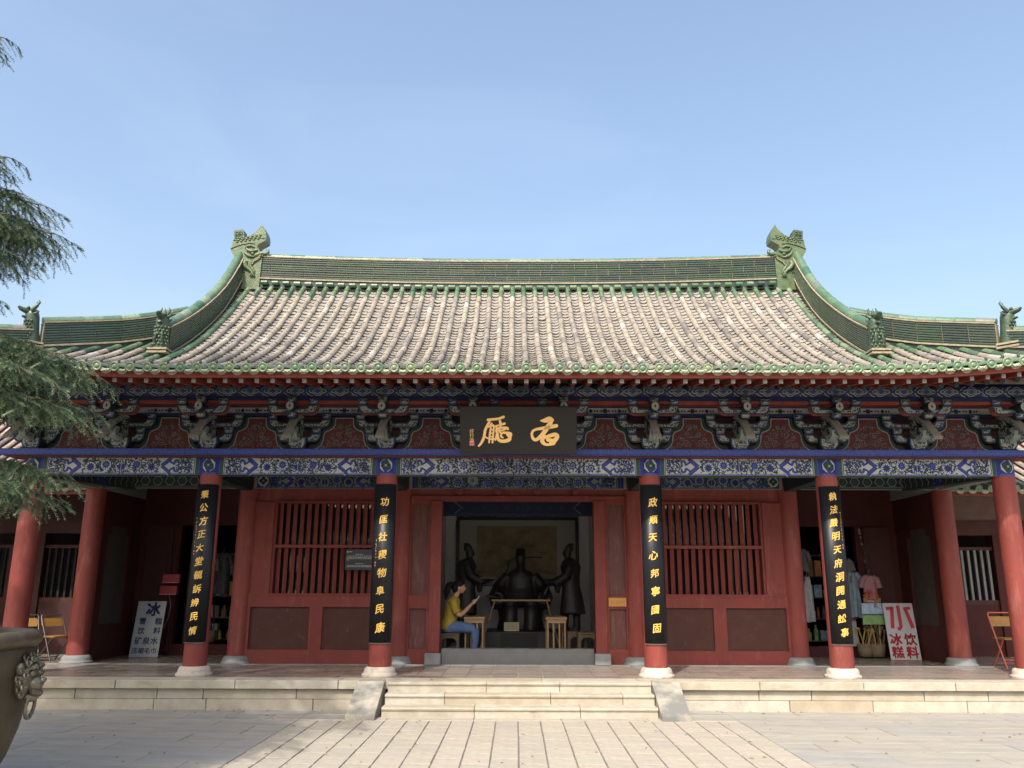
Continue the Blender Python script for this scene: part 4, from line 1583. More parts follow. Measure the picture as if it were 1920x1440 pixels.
def ridge_run(path, h, t, seg, capr, mats, courses=1, base=0.05, name='ridge_tile'):
    P = resample(path, seg)
    fr = frames(P)
    strip_on(fr, -0.17, base - 0.042, t - 0.01, 'ridge_foot', 'ridge_deep', roof)
    strip_on(fr, base - 0.04, base - 0.012, t + 0.018, 'ridge_base', 'ridge_lime', roof)
    strip_on(fr, base - 0.012, base, t + 0.004, 'ridge_seam', 'ridge_deep', roof)
    strip_on(fr, base, base + h, t - 0.022, 'ridge_core', 'ridge_lime', roof)
    hc = h / courses
    for c in range(courses):
        z0 = base + c * hc + 0.004
        if c % 2 == 0:
            sg = fr
        else:
            Q = resample(path, seg)
            Q = [Q[0]] + [Q[i].lerp(Q[i + 1], 0.5) for i in range(len(Q) - 1)] + [Q[-1]]
            sg = frames(Q)
        for a, b in zip(sg, sg[1:]):
            tt = (b[0] - a[0]).normalized() * 0.006
            block_on([(a[0] + tt, a[1]), (b[0] - tt, b[1])], z0, z0 + hc - 0.008, t, name, mats, roof)
    strip_on(fr, base + h, base + h + 0.024, t + 0.006, 'ridge_lime_band', 'ridge_lime', roof)
    # cap tiles
    Q = resample(path, 0.30)
    for a, b in zip(Q, Q[1:]):
        tv = b - a
        m = MB()
        n = 8
        V = []
        s = Vector((tv.y, -tv.x, 0)).normalized()
        upv = s.cross(tv).normalized()
        if upv.z < 0:
            upv = -upv
        for f_, r in ((0.0, capr), (0.06, capr * 1.04), (0.12, capr), (1.0, capr * 0.95)):
            for k in range(n):
                an = math.pi * k / (n - 1)
                V.append(a + tv * f_ + s * (r * math.cos(an)) + upv * (r * math.sin(an)) + Vector((0, 0, base + h + 0.037)))
        m.add(V, [(j * n + k, j * n + k + 1, (j + 1) * n + k + 1, (j + 1) * n + k) for j in range(3) for k in range(n - 1)], 0, True)
        m.add(V, [tuple(range(n)), tuple(range(4 * n - 1, 3 * n - 1, -1))], 0)
        m.build('ridge_cap_tile', 'tile_green_each', roof)


RM = ['ridge_each', 'ridge_deep', 'ridge_edge']
RD = ['ridge_each', 'ridge_deep', 'ridge_edge']
main_path = [(x, DR, 7.465 + 0.12 * (abs(x) / 5.4)**2) for x in [-5.2 + 10.4 * i / 24 for i in range(25)]]
ridge_run(main_path, 0.43, 0.12, 0.45, 0.075, RM, 3, 0.05)
for i in range(-24, 24):
    x = i * PITCH + PITCH
    if abs(x) < 5.2:
        m = MB().tube([(x - 0.062, DR - 0.165, 7.385 + 0.12 * (abs(x) / 5.4)**2), (x + 0.062, DR - 0.165, 7.385 + 0.12 * (abs(x) / 5.4)**2)], 0.048, 8)
        m.build('ridge_foot_tile', 'tile_green_each', roof)
for s in (-1, 1):
    path = [(s * XV, d_, prof(d_) + 0.02 + 0.24 * max(0, (d_ - 14.5) / 1.2)**2) for d_ in [15.72 - 3.1 * i / 14 for i in range(15)]]
    ridge_run(path, 0.40, 0.10, 0.44, 0.085, RD if s < 0 else RM, 1, 0.05)
    path = [(s * x, 19.54 - x, bed(x, 19.54 - x) + 0.02) for x in (5.76, 6.1, 6.5, 6.9, 7.33)]
    ridge_run(path, 0.34, 0.10, 0.42, 0.075, RD if s < 0 else RM, 1, 0.06)
    path = [(s * x, 19.54 - x, bed(x, 19.54 - x) + 0.02 + 0.12 * max(0, (x - 8.0))**1.5) for x in (7.43, 7.8, 8.2, 8.6, 8.8)]
    ridge_run(path, 0.22, 0.10, 0.42, 0.07, RD if s < 0 else RM, 1, 0.06)


# ---- dragon ornaments at the ends of the main ridge
def ridge_dragon(s):
    K = 1 / 888.0
    def P(px, py):
        return ((px - 520) * K, (1130 - py) * K)
    def fn(y):
        return lambda a, b, t: (s * (5.43 + a), DR + t, 7.58 + b)
    m = MB()
    f = fn(0)
    def solid(pts, t0, t1, mi=0):
        Q = [P(*p) for p in pts]
        if s < 0:
            Q = Q[::-1]
        m.prism(Q, f, t0, t1, mi)
    body = [(330, 85), (352, 150), (420, 232), (500, 297), (600, 342), (700, 365), (815, 378), (832, 480), (842, 600), (770, 720), (745, 900), (735, 1330), (290, 1330), (280, 900), (272, 720), (258, 672), (300, 640), (330, 600), (345, 565), (385, 525), (352, 472), (272, 424), (230, 398), (226, 330), (240, 250), (272, 175)]
    solid(body, -0.15, 0.15)
    # sword hilt
    solid([(642, 352), (655, 190), (672, 166), (822, 188), (836, 205), (815, 380)], -0.10, 0.10, 1)
    def tube(pts, r, y=-0.155, mi=0, n=6):
        m.tube([f(*P(*p), y) for p in pts], [r] * len(pts) if not isinstance(r, list) else r, n, mi)
    for x0, y0 in ((682, 215), (748, 222)):
        for dy in (0, 70):
            tube([(x0, y0 + dy), (x0 + 48, y0 + dy + 5), (x0 + 44, y0 + dy + 52), (x0 - 4, y0 + dy + 47), (x0, y0 + dy + 6)], 0.009, -0.105, 0, 4)
    # snout curling up and lips
    tube([(480, 720), (400, 690), (330, 660), (270, 640), (215, 655), (175, 625), (178, 580), (215, 580)], [0.05, 0.05, 0.048, 0.044, 0.040, 0.034, 0.026, 0.016], -0.13, 0, 8)
    tube([(290, 690), (330, 745), (400, 785), (460, 835), (470, 890), (430, 945), (395, 1000), (385, 1040)], [0.030, 0.032, 0.034, 0.03, 0.028, 0.03, 0.028, 0.014], -0.16, 0, 8)
    tube([(300, 735), (350, 780), (410, 815), (440, 870)], 0.014, -0.175, 2, 6)
    # eye, brows, cheek
    c = f(*P(440, 668), -0.165)
    m.ball(c, 0.044, 10, 7, 1)
    tube([(360, 590), (420, 612), (480, 618), (540, 590), (570, 545)], [0.016, 0.034, 0.038, 0.03, 0.012], -0.165, 0, 8)
    tube([(420, 540), (480, 505), (550, 515), (590, 548)], [0.012, 0.03, 0.03, 0.012], -0.16, 0, 8)
    tube([(400, 720), (460, 722), (520, 700), (575, 650), (600, 600)], [0.014, 0.03, 0.034, 0.03, 0.012], -0.165, 0, 8)
    # foreleg with claws
    tube([(560, 800), (575, 860), (545, 920), (480, 965), (430, 1010), (425, 1060)], [0.05, 0.062, 0.052, 0.042, 0.036, 0.034], -0.165, 0, 8)
    for dx in (-45, -10, 25):
        tube([(428 + dx * 0.3, 1040), (425 + dx, 1085), (432 + dx, 1110)], [0.02, 0.016, 0.005], -0.18, 0, 6)
    # mane spikes and scales
    for k, (x, y) in enumerate(((610, 760), (635, 800), (655, 840), (670, 880), (685, 920), (700, 960))):
        tube([(x, y), (x + 45, y + 8), (x + 75, y - 18)], [0.022, 0.017, 0.003], -0.16, 0, 6)
    for j in range(3):
        for k in range(6):
            m.ball(f(*P(330 + k * 75 + 20 * j, 300 + j * 36 + k * 12), -0.152), (0.03, 0.02, 0.022), 6, 5, 0)
    tube([(245, 365), (420, 358), (620, 372), (815, 400)], 0.010, -0.153, 1, 5)
    tube([(420, 465), (520, 452), (640, 480), (740, 512), (850, 565)], 0.012, -0.155, 1, 5)
    tube([(560, 1010), (640, 1000), (730, 985)], 0.014, -0.155, 1, 5)
    return m.build('ridge_dragon', ['beast_green', 'beast_dark', 'ridge_lime'], roof)


for s in (-1, 1):
    ridge_dragon(s)


def guardian(x, y, z, ang, h=0.50, w=0.20, name='ridge_beast'):
    """Upright glazed beast: tapering scaled neck, horned head with open jaws looking along ang."""
    m = MB()
    k = h / 0.5
    m.loft([(0, 0, -0.14, w * 0.62, 0.12), (0, 0, 0.0, w * 0.60, 0.12), (0, -0.01, 0.16 * k, w * 0.52, 0.105), (0, -0.02, 0.30 * k, w * 0.50, 0.10), (0, -0.03, 0.42 * k, w * 0.52, 0.10), (0, -0.04, 0.52 * k, w * 0.42, 0.085)], 10)
    m.box(-w * 0.72, w * 0.72, -0.16, 0.14, -0.06, -0.03, 1)
    m.box(-w * 0.72, w * 0.72, -0.165, 0.14, -0.115, -0.085, 1)
    for r_ in range(6):
        for c in range(-2, 3):
            a = c * 0.5 + (0.25 if r_ % 2 else 0)
            m.ball((w * 0.56 * math.sin(a), -0.02 - 0.105 * math.cos(a), (0.04 + r_ * 0.055) * k), (0.024, 0.014, 0.026), 6, 4)
    zt = 0.47 * k
    # jaws, nose, eyes
    m.tube([(0, -0.02, zt), (0, -0.12, zt + 0.015), (0, -0.20, zt + 0.035), (0, -0.235, zt + 0.065)], [(0.05, 0.075), (0.045, 0.065), (0.033, 0.05), (0.016, 0.03)], 8)
    m.tube([(0, -0.04, zt - 0.06), (0, -0.12, zt - 0.085), (0, -0.17, zt - 0.075)], [(0.035, 0.06), (0.025, 0.045), (0.014, 0.03)], 8)
    for sg in (-1, 1):
        m.ball((sg * 0.055, -0.11, zt + 0.055), 0.026, 8, 6)
        m.tube([(sg * 0.05, -0.04, zt + 0.06), (sg * 0.075, 0.0, zt + 0.12), (sg * 0.07, 0.03, zt + 0.17), (sg * 0.05, 0.02, zt + 0.21)], [0.026, 0.022, 0.016, 0.005], 6)
        m.tube([(sg * 0.08, -0.06, zt + 0.02), (sg * 0.115, -0.05, zt + 0.05), (sg * 0.125, -0.02, zt + 0.10)], [0.03, 0.022, 0.005], 6)
        m.tube([(sg * 0.075, -0.03, zt - 0.03), (sg * 0.11, -0.01, zt - 0.02), (sg * 0.12, 0.03, zt + 0.02)], [0.024, 0.018, 0.005], 6)
        m.tube([(sg * 0.05, -0.07, 0.02), (sg * 0.06, -0.14, 0.10 * k), (sg * 0.045, -0.12, 0.24 * k)], [0.02, 0.024, 0.01], 6)
    m.tube([(0, -0.03, zt + 0.06), (0, 0.02, zt + 0.13), (0, 0.01, zt + 0.19)], [0.03, 0.022, 0.005], 6)
    return m.build(name, ['beast_dark', 'ridge_lime'], roof, loc=(x, y, z), rot=(0, 0, ang))


for s in (-1, 1):
    guardian(s * XV, 12.56, prof(12.56) + 0.15, 0.0, 0.50, 0.21)
    guardian(s * 7.42, 12.12, bed(7.42, 12.12) + 0.16, s * R(45), 0.46, 0.18)
    guardian(s * 7.95, 11.59, bed(7.95, 11.59) + 0.36, s * R(45), 0.16, 0.09)
# ---------------------------------------------------------------- walls of the hall
Yp = YI - 0.06               # face of the framing
for s in (-1, 1):
    a, b = sorted((s * 2.09, s * 4.43))
    wall = MB().box(a, b, YI - 0.02, YI + 0.10, PF, 1.47).build('wall', 'red_paint', hall)
    MB().box(a, b, Yp - 0.035, YI + 0.02, PF, 0.60).build('bottom_rail', 'red_paint', wall)
    MB().box(a, b, Yp - 0.030, YI + 0.02, 1.27, 1.455).build('middle_rail', 'red_paint', wall)
    MB().box(a, b, Yp - 0.045, YI + 0.02, 1.455, 1.485).build('ledge', 'red_paint', wall)
    edges = [2.09, 2.20, 3.20, 3.42, 4.40, 4.43]
    for lo, hi in ((2.09, 2.17), (3.20, 3.41), (4.39, 4.43)):
        u0, u1 = sorted((s * lo, s * hi))
        MB().box(u0, u1, Yp - 0.028, YI + 0.02, 0.60, 1.27).build('stile', 'red_paint', wall)
    for lo, hi in ((2.17, 3.20), (3.41, 4.39)):
        u0, u1 = sorted((s * lo, s * hi))
        MB().box(u0, u1, Yp + 0.012, YI + 0.01, 0.60, 1.27).build('wall_panel', 'red_panel', wall)
    # barred window
    w0, w1 = sorted((s * 2.28, s * 4.06))
    win = link('window', None, hall, loc=((w0 + w1) / 2, YI, 2.2))
    MB().box(a, b, YI - 0.02, YI + 0.10, 2.985, 3.46).build('head_board', 'red_paint', win)
    fo = MB()
    fo.box(min(s * 4.06, s * 4.43), max(s * 4.06, s * 4.43), Yp - 0.005, YI + 0.08, 1.485, 2.985)
    fo.build('side_board', 'red_paint', win)
    fo = MB()
    fo.box(min(s * 2.09, s * 2.28), max(s * 2.09, s * 2.28), Yp - 0.005, YI + 0.08, 1.485, 2.985)
    fo.build('side_board', 'red_paint', win)
    fo = MB().box(min(s * 4.10, s * 4.20), max(s * 4.10, s * 4.20), Yp - 0.035, Yp - 0.005, 1.485, 2.985)
    fo.build('window_stile', 'red_paint', win)
    MB().box(w0, w1, Yp - 0.02, YI + 0.06, 2.225, 2.275).build('window_rail', 'red_paint', win)
    MB().box(w0, w1, Yp - 0.02, YI + 0.06, 2.965, 3.0).build('window_head', 'red_paint', win)
    bar = MB().prism([(-0.034, 0), (0, -0.030), (0.034, 0), (0, 0.030)], lambda p, q_, t: (p, q_, t), 1.485, 2.965).mesh('window_bar', 'red_paint')
    n = 15
    for k in range(n):
        link('window_bar', bar, win, loc=(w0 + (w1 - w0) * (k + 0.5) / n, YI, 0))
    MB().box(w0, w1, YI + 0.065, YI + 0.075, 1.485, 2.985).build('window_glass', 'window_glass', win)
# centre bay
MB().box(-1.80, 1.80, YI - 0.03, YI + 0.10, 3.01, 3.46).build('lintel', 'red_paint', hall)
MB().box(-1.80, 1.80, Yp - 0.03, YI - 0.03, 3.0, 3.09).build('lintel_rail', 'red_paint', hall)
for xk in (-0.98, -0.33, 0.33, 0.98):
    MB().prism([(0.07 * math.cos(R(30 + 60 * k)), 0.05 * math.sin(R(30 + 60 * k))) for k in range(6)], lambda p, q_, t, xk=xk: (xk + p, t, 3.155 + q_), Yp - 0.12, YI - 0.03).build('door_pin', 'red_paint', hall)
for s in (-1, 1):
    a, b = sorted((s * 1.27, s * 1.46))
    post = MB().box(a, b, Yp - 0.06, YI + 0.12, 0.56, 3.01, 0, 0.006).build('door_post', 'red_paint', hall)
    st = MB().box(min(s * 1.24, s * 1.50), max(s * 1.24, s * 1.50), Yp - 0.16, YI + 0.16, PF, 0.56, 0, 0.012).build('post_stone', 'grey_stone', hall)
    a, b = sorted((s * 1.46, s * 1.80))
    sp = MB().box(a, b, YI, YI + 0.08, PF, 3.01).build('side_panel', 'red_paint', hall)
    for z0, z1 in ((PF, 0.62), (1.25, 1.46), (2.96, 3.01)):
        MB().box(a, b, Yp - 0.02, YI + 0.0, z0, z1).build('side_rail', 'red_paint', sp)
    for z0, z1 in ((0.62, 1.25), (1.46, 2.96)):
        u0, u1 = sorted((s * 1.50, s * 1.78))
        MB().box(u0, u1, YI - 0.025, YI + 0.0, z0, z1).build('board', 'old_wood', sp)
        for lo, hi in ((1.46, 1.50), (1.78, 1.80)):
            q0, q1 = sorted((s * lo, s * hi))
            MB().box(q0, q1, Yp - 0.018, YI, z0, z1).build('side_stile', 'red_paint', sp)
MB().box(-1.24, 1.24, Yp - 0.02, YI + 0.10, PF, 0.625, 0, 0.008).build('door_threshold', 'threshold', hall)
MB().box(-9.2, 9.2, YI - 0.20, YI - 0.17, PF + 0.001, PF + 0.012).build('wall_footing', 'grey_stone', hall)

# interior room
room = link('room', None, hall, loc=(0, 16, PF))
MB().box(-4.6, 4.6, 18.0, 18.15, PF, 4.6).build('back_wall', 'plaster', room)
for s in (-1, 1):
    a, b = sorted((s * 1.52, s * 1.64))
    MB().box(a, b, YI + 0.5, 18.0, PF, 4.6).build('partition_wall', 'plaster', room)
    a, b = sorted((s * 4.50, s * 4.62))
    MB().box(a, b, YI + 0.09, 20.9, PF, 4.6).build('hall_side_wall', 'red_dark', room)
MB().add([(-4.6, YI + 0.1, PF + 0.02), (4.6, YI + 0.1, PF + 0.02), (4.6, 18.0, PF + 0.02), (-4.6, 18.0, PF + 0.02)], [(0, 1, 2, 3)]).build('room_floor', 'grey_stone', room)
MB().box(-4.55, 4.55, YI + 0.12, 18.0, 3.62, 3.66).build('room_ceiling', 'red_dark', room)
ib = MB().box(-1.52, 1.52, 15.3, 15.42, 2.86, 3.14).build('room_beam', 'p_navy', room)
d = Dec(lambda u, v, o: (-1.5 + u, 15.3 - o, 2.87 + v))
d.rect(0, 3.0, 0, 0.26, 'p_navy', 0)
for u in [0.1 + 0.2 * k for k in range(15)]:
    d.flower(u, 0.13, 0.07, 'p_dark', 'p_blue', 1, 7)
for uu in ([(0.35, 0.02), (0.48, 0.13), (0.35, 0.24)], [(2.65, 0.02), (2.52, 0.13), (2.65, 0.24)]):
    d.strip(uu, 0.02, 'p_grey', 2)
d.rect(0, 3.0, 0.0, 0.012, 'p_green', 2)
d.rect(0, 3.0, 0.245, 0.257, 'p_green', 2)
d.build('beam_painting', ib)

# ---- recesses at both ends: shop openings and panelled side walls
for s in (-1, 1):
    def bx(x0, x1, y0, y1, z0, z1, name, mt, par=None):
        a, b = sorted((s * x0, s * x1))
        return MB().box(a, b, y0, y1, z0, z1).build(name, mt, par or hall)
    rw = bx(6.45, 7.19, YR, YR + 0.12, PF, 4.5, 'recess_wall', 'red_maroon')
    bx(4.62, 6.45, YR, YR + 0.12, 2.72, 4.5, 'shop_lintel', 'red_maroon', rw)
    bx(4.62, 6.45, YR - 0.02, YR + 0.14, PF, 0.56, 'shop_sill', 'red_maroon', rw)
    bx(6.33, 6.46, YR - 0.03, YR + 0.13, 0.56, 2.72, 'shop_post', 'red_maroon', rw)
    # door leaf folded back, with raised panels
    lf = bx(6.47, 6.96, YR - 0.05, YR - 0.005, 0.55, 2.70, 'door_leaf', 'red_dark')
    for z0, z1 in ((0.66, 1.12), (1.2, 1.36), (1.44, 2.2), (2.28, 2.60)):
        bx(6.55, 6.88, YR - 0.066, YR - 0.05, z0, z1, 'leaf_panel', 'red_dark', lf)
    # shop interior
    sh_ = link('shop_room', None, hall, loc=(s * 5.6, 17.5, PF))
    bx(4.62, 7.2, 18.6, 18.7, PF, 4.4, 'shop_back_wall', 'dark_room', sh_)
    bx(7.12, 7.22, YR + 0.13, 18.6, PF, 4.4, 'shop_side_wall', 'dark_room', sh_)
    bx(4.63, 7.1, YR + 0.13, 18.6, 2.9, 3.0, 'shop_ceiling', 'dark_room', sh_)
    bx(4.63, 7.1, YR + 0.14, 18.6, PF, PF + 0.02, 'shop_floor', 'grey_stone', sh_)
    # side wall along the end colonnade
    sw = bx(7.10, 7.24, YI + 0.14, YR, PF, 0.95, 'end_wall', 'red_maroon')
    bx(7.10, 7.24, YI + 0.14, YR, 2.62, 4.3, 'end_head', 'red_maroon', sw)
    bx(7.11, 7.23, YI + 0.14, YI + 0.42, 0.95, 2.62, 'end_stile', 'red_maroon', sw)
    bx(7.11, 7.23, YR - 0.42, YR, 0.95, 2.62, 'end_stile', 'red_maroon', sw)
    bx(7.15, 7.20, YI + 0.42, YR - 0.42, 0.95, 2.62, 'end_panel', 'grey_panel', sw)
    bx(7.12, 7.16, YI + 0.42, YI + 0.56, 2.48, 2.62, 'bracket_corner', 'red_maroon', sw)
    bx(7.12, 7.16, YR - 0.56, YR - 0.42, 2.48, 2.62, 'bracket_corner', 'red_maroon', sw)
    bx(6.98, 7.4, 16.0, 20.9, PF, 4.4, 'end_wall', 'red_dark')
MB().box(-7.3, 7.3, 20.85, 20.95, PF, 4.5).build('rear_wall', 'red_dark', hall)

# ---------------------------------------------------------------- lower buildings beside the hall
def side_building(s):
    lab = 'low red side building with dark barred window and sunlit tile roof, behind the cedar' if s < 0 else 'low red side building with pale barred window beside the rightmost columns'
    e = thing('side_building', lab, 'building', (s * 10.5, 17, 0), group='low buildings flanking the hall')
    def bx(x0, x1, y0, y1, z0, z1, name, mt, par=None):
        a, b = sorted((s * x0, s * x1))
        return MB().box(a, b, y0, y1, z0, z1).build(name, mt, par or e)
    x0, x1, yw = 7.45, 14.5, 16.2
    bx(x0, x1, yw, yw + 0.2, 0.0, 1.30, 'wall', 'red_maroon' if s > 0 else 'red_dark')  # left building: tree shade put into darker wall colours
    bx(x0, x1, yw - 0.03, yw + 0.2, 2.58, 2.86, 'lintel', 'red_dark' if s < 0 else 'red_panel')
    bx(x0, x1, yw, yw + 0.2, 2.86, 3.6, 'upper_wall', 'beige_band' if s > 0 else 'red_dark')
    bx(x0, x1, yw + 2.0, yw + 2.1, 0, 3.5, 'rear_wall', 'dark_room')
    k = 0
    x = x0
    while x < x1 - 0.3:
        bx(x, x + 0.16, yw - 0.05, yw + 0.2, 0, 2.58, 'post', 'red_maroon' if s > 0 else 'red_dark')
        wn_ = link('window', None, e, loc=(s * (x + 0.8), yw, 1.9))
        bx(x + 0.16, x + 1.6, yw, yw + 0.1, 1.30, 1.38, 'window_sill', 'red_panel', wn_)
        bx(x + 0.16, x + 1.6, yw, yw + 0.1, 2.30, 2.36, 'window_rail', 'red_dark', wn_)
        for j in range(11):
            xb = x + 0.24 + j * 0.125
            if j == 3:
                bx(xb - 0.03, xb + 0.07, yw, yw + 0.08, 1.38, 2.30, 'mullion', 'red_panel', wn_)
                continue
            bx(xb, xb + 0.045, yw + 0.01, yw + 0.055, 1.38, 2.30, 'window_bar', 'bar_pale' if s > 0 else 'dark_room', wn_)  # left bars near black, the same shade put into their colour
        x += 1.6
    # roof
    rf = link('roof', None, e, loc=(s * 10.5, 17, 3.3))
    yE, zE = 14.75, 3.30
    def rz(y):
        t = (y - yE)
        return zE + 0.42 * t + 0.06 * t * t
    V, ys = [], [yE + 0.02, 15.5, 16.3, 17.2, 18.2]
    xr = 8.95
    for y in ys:
        for x in (xr - 1.3, x1):
            V.append((s * x, y, rz(y) - 0.05))
    F = [(2 * i, 2 * i + 1, 2 * i + 3, 2 * i + 2) for i in range(len(ys) - 1)]
    V2 = [(p[0], 2 * 18.2 - p[1], p[2]) for p in V]
    MB().add(V, F if s > 0 else [tuple(reversed(f)) for f in F], 0, True).add(V2, F, 0, True).build('roof_sheathing', 'roof_board', rf)
    x = xr - 1.25
    i = 0
    q = random.Random(33 + s)
    while x < 13.5:
        y = yE
        n = 0
        while y < 18.1:
            ang = math.atan(0.42 + 0.12 * (y - yE + 0.1))
            if n == 0:
                link('eave_tile', et, rf, loc=(s * x, y, rz(y)), rot=(ang, 0, 0))
                link('drip_tile', dm, rf, loc=(s * (x + 0.11), y + 0.01, rz(y) - 0.01), rot=(0.1, 0, 0))
            elif i < 22:
                link('cover_tile', cov_me['tan'], rf, loc=(s * x, y, rz(y)), rot=(ang, 0, q.uniform(-.02, .02)))
            y += CL * math.cos(ang)
            n += 1
        x += PITCH
        i += 1
    m = MB()
    m.add([(s * (xr - 1.3), yE + 0.05, zE - 0.02), (s * x1, yE + 0.05, zE - 0.02), (s * x1, yE + 0.05, zE - 0.12), (s * (xr - 1.3), yE + 0.05, zE - 0.12), (s * (xr - 1.3), yE + 0.1, zE - 0.02), (s * x1, yE + 0.1, zE - 0.02), (s * x1, yE + 0.1, zE - 0.12), (s * (xr - 1.3), yE + 0.1, zE - 0.12)], [(0, 1, 2, 3), (7, 6, 5, 4), (3, 2, 6, 7), (0, 4, 5, 1)])
    m.build('fascia_board', 'red_paint', rf)
    P = [(s * x, 18.2, rz(18.2) + 0.0) for x in (xr - 1.2, 10, 12, 14)]
    fr_ = frames(P)
    strip_on(fr_, -0.1, 0.35, 0.1, 'ridge_wall', 'ridge_green', rf)


side_building(-1)
side_building(1)
# ---------------------------------------------------------------- name plaque over the door
PXW, PZH = 1.63, 0.675
pq = thing('name_plaque', 'black plaque with two large gold characters hung under the eaves above the doorway', 'plaque', (0, 11.99, 3.46))
lean = R(20)
PLAQ = Matrix.Translation((0.0, 11.545, 3.40)) @ Matrix.Rotation(lean, 4, 'X')


def on_plaque(u, v, o):
    return tuple(PLAQ @ Vector((u, -o, v)))


m = MB().box(-PXW / 2, PXW / 2, 0, 0.05, 0, PZH, 0, 0.006)
m.v = [tuple(PLAQ @ Vector(p)) for p in m.v]
m.build('board', 'plaque_black', pq)
# brushed characters; strokes are (x, y, width) in units of the zoomed photograph, 1611 across the board
SX = PXW / 1620.0
SZ = PZH / 680.0


def brush(strokes, name):
    d = Dec(on_plaque, step=4e-5, lift=0.0005)
    for st in strokes:
        # smooth the stroke
        pts = []
        n = len(st)
        for i in range(n - 1):
            p0, p1, p2, p3 = st[max(i - 1, 0)], st[i], st[i + 1], st[min(i + 2, n - 1)]
            for k in range(5):
                t = k / 5
                pts.append(tuple(0.5 * (2 * b + (c - a) * t + (2 * a - 5 * b + 4 * c - e) * t * t + (3 * b - a - 3 * c + e) * t**3) for a, b, c, e in zip(p0, p1, p2, p3)))
        pts.append(st[-1])
        P = [((x - 180) * SX - PXW / 2, PZH - (y - 130) * SZ) for x, y, w in pts]
        W = [max(2, w) * SX for x, y, w in pts]
        for grow, mt, l in ((0.010, 'plaque_edge', 0), (0.0, 'gold_pale', 4)):
            d.strip(P, [w + grow for w in W], mt, l)
            d.disc(*P[0], (W[0] + grow) / 2, mt, l, 10)
            d.disc(*P[-1], (W[-1] + grow) / 2, mt, l, 10)
    d.build(name, pq)


mat('plaque_edge', (0.10, 0.035, 0.012), 0.6)
brush([
    [(1300, 328, 18), (1360, 325, 60), (1420, 310, 80), (1455, 320, 55)],
    [(1445, 320, 52), (1430, 370, 62), (1395, 420, 66), (1350, 490, 60), (1290, 560, 50), (1235, 600, 44), (1195, 580, 40), (1178, 530, 34), (1190, 480, 34), (1240, 450, 36), (1330, 435, 44), (1440, 415, 50), (1515, 400, 52)],
    [(1350, 545, 50), (1320, 600, 56), (1340, 645, 50), (1385, 668, 34), (1470, 655, 44), (1485, 640, 50)],
    [(1345, 575, 34), (1420, 545, 48), (1500, 525, 56), (1530, 555, 56), (1490, 615, 60), (1440, 640, 44)],
    [(1400, 600, 50), (1460, 610, 54)],
], 'gold_character')
brush([
    [(570, 318, 36), (640, 310, 34), (720, 300, 32), (785, 275, 36)],
    [(590, 345, 30), (560, 400, 34), (530, 470, 36), (515, 560, 36), (480, 640, 34), (440, 690, 24)],
    [(620, 370, 26), (600, 400, 24), (580, 420, 20)],
    [(610, 420, 22), (598, 500, 26), (590, 580, 24), (585, 640, 22)],
    [(625, 400, 24), (650, 400, 24), (645, 500, 24), (632, 640, 24)],
    [(600, 460, 18), (640, 455, 18)],
    [(598, 510, 18), (640, 505, 18)],
    [(592, 560, 18), (640, 552, 18)],
    [(540, 565, 20), (600, 590, 22), (670, 590, 22)],
    [(735, 330, 32), (745, 380, 34), (740, 420, 26)],
    [(670, 410, 24), (720, 395, 28), (800, 370, 32)],
    [(690, 430, 28), (685, 480, 30), (700, 500, 28)],
    [(700, 440, 26), (760, 430, 30), (830, 435, 42), (845, 450, 30)],
    [(705, 470, 20), (770, 465, 24), (800, 455, 24)],
    [(720, 440, 22), (735, 490, 26), (760, 520, 24)],
    [(690, 520, 26), (680, 580, 30), (672, 605, 22)],
    [(700, 510, 36), (705, 570, 40), (730, 610, 44), (790, 620, 46), (860, 600, 52), (870, 560, 44), (845, 520, 50)],
    [(770, 500, 30), (820, 500, 34), (880, 515, 44), (880, 550, 40)],
    [(745, 540, 26), (760, 560, 28), (775, 570, 22)],
], 'gold_character')
# signature and seal
for k, ch in enumerate('好行海'):
    text_mesh(ch, 0.062, lambda u, v, o, k=k: on_plaque(-PXW / 2 + 0.165 + u, PZH - 0.345 - 0.062 * k + v, 0.002), offset=0.0).build('signature_character', 'gold_pale', pq)
dd = Dec(on_plaque, lift=0.001)
dd.rect(-PXW / 2 + 0.135, -PXW / 2 + 0.20, PZH - 0.55, PZH - 0.485, 'sign_pink', 0)
for k in range(3):
    dd.strip([(-PXW / 2 + 0.146 + 0.021 * k, PZH - 0.54), (-PXW / 2 + 0.146 + 0.021 * k, PZH - 0.495)], 0.006, 'sign_red', 1)
dd.rect(-PXW / 2 + 0.14, -PXW / 2 + 0.195, PZH - 0.52, PZH - 0.515, 'sign_red', 1)
dd.build('seal', pq)
m = MB()
for sx in (-0.6, 0.6):
    m.tube([tuple(PLAQ @ Vector((sx, 0.03, PZH - 0.05))), (sx, 11.9, 4.2), (sx, 12.2, 4.25)], 0.008, 5)
m.build('hanger', 'rubber', pq)

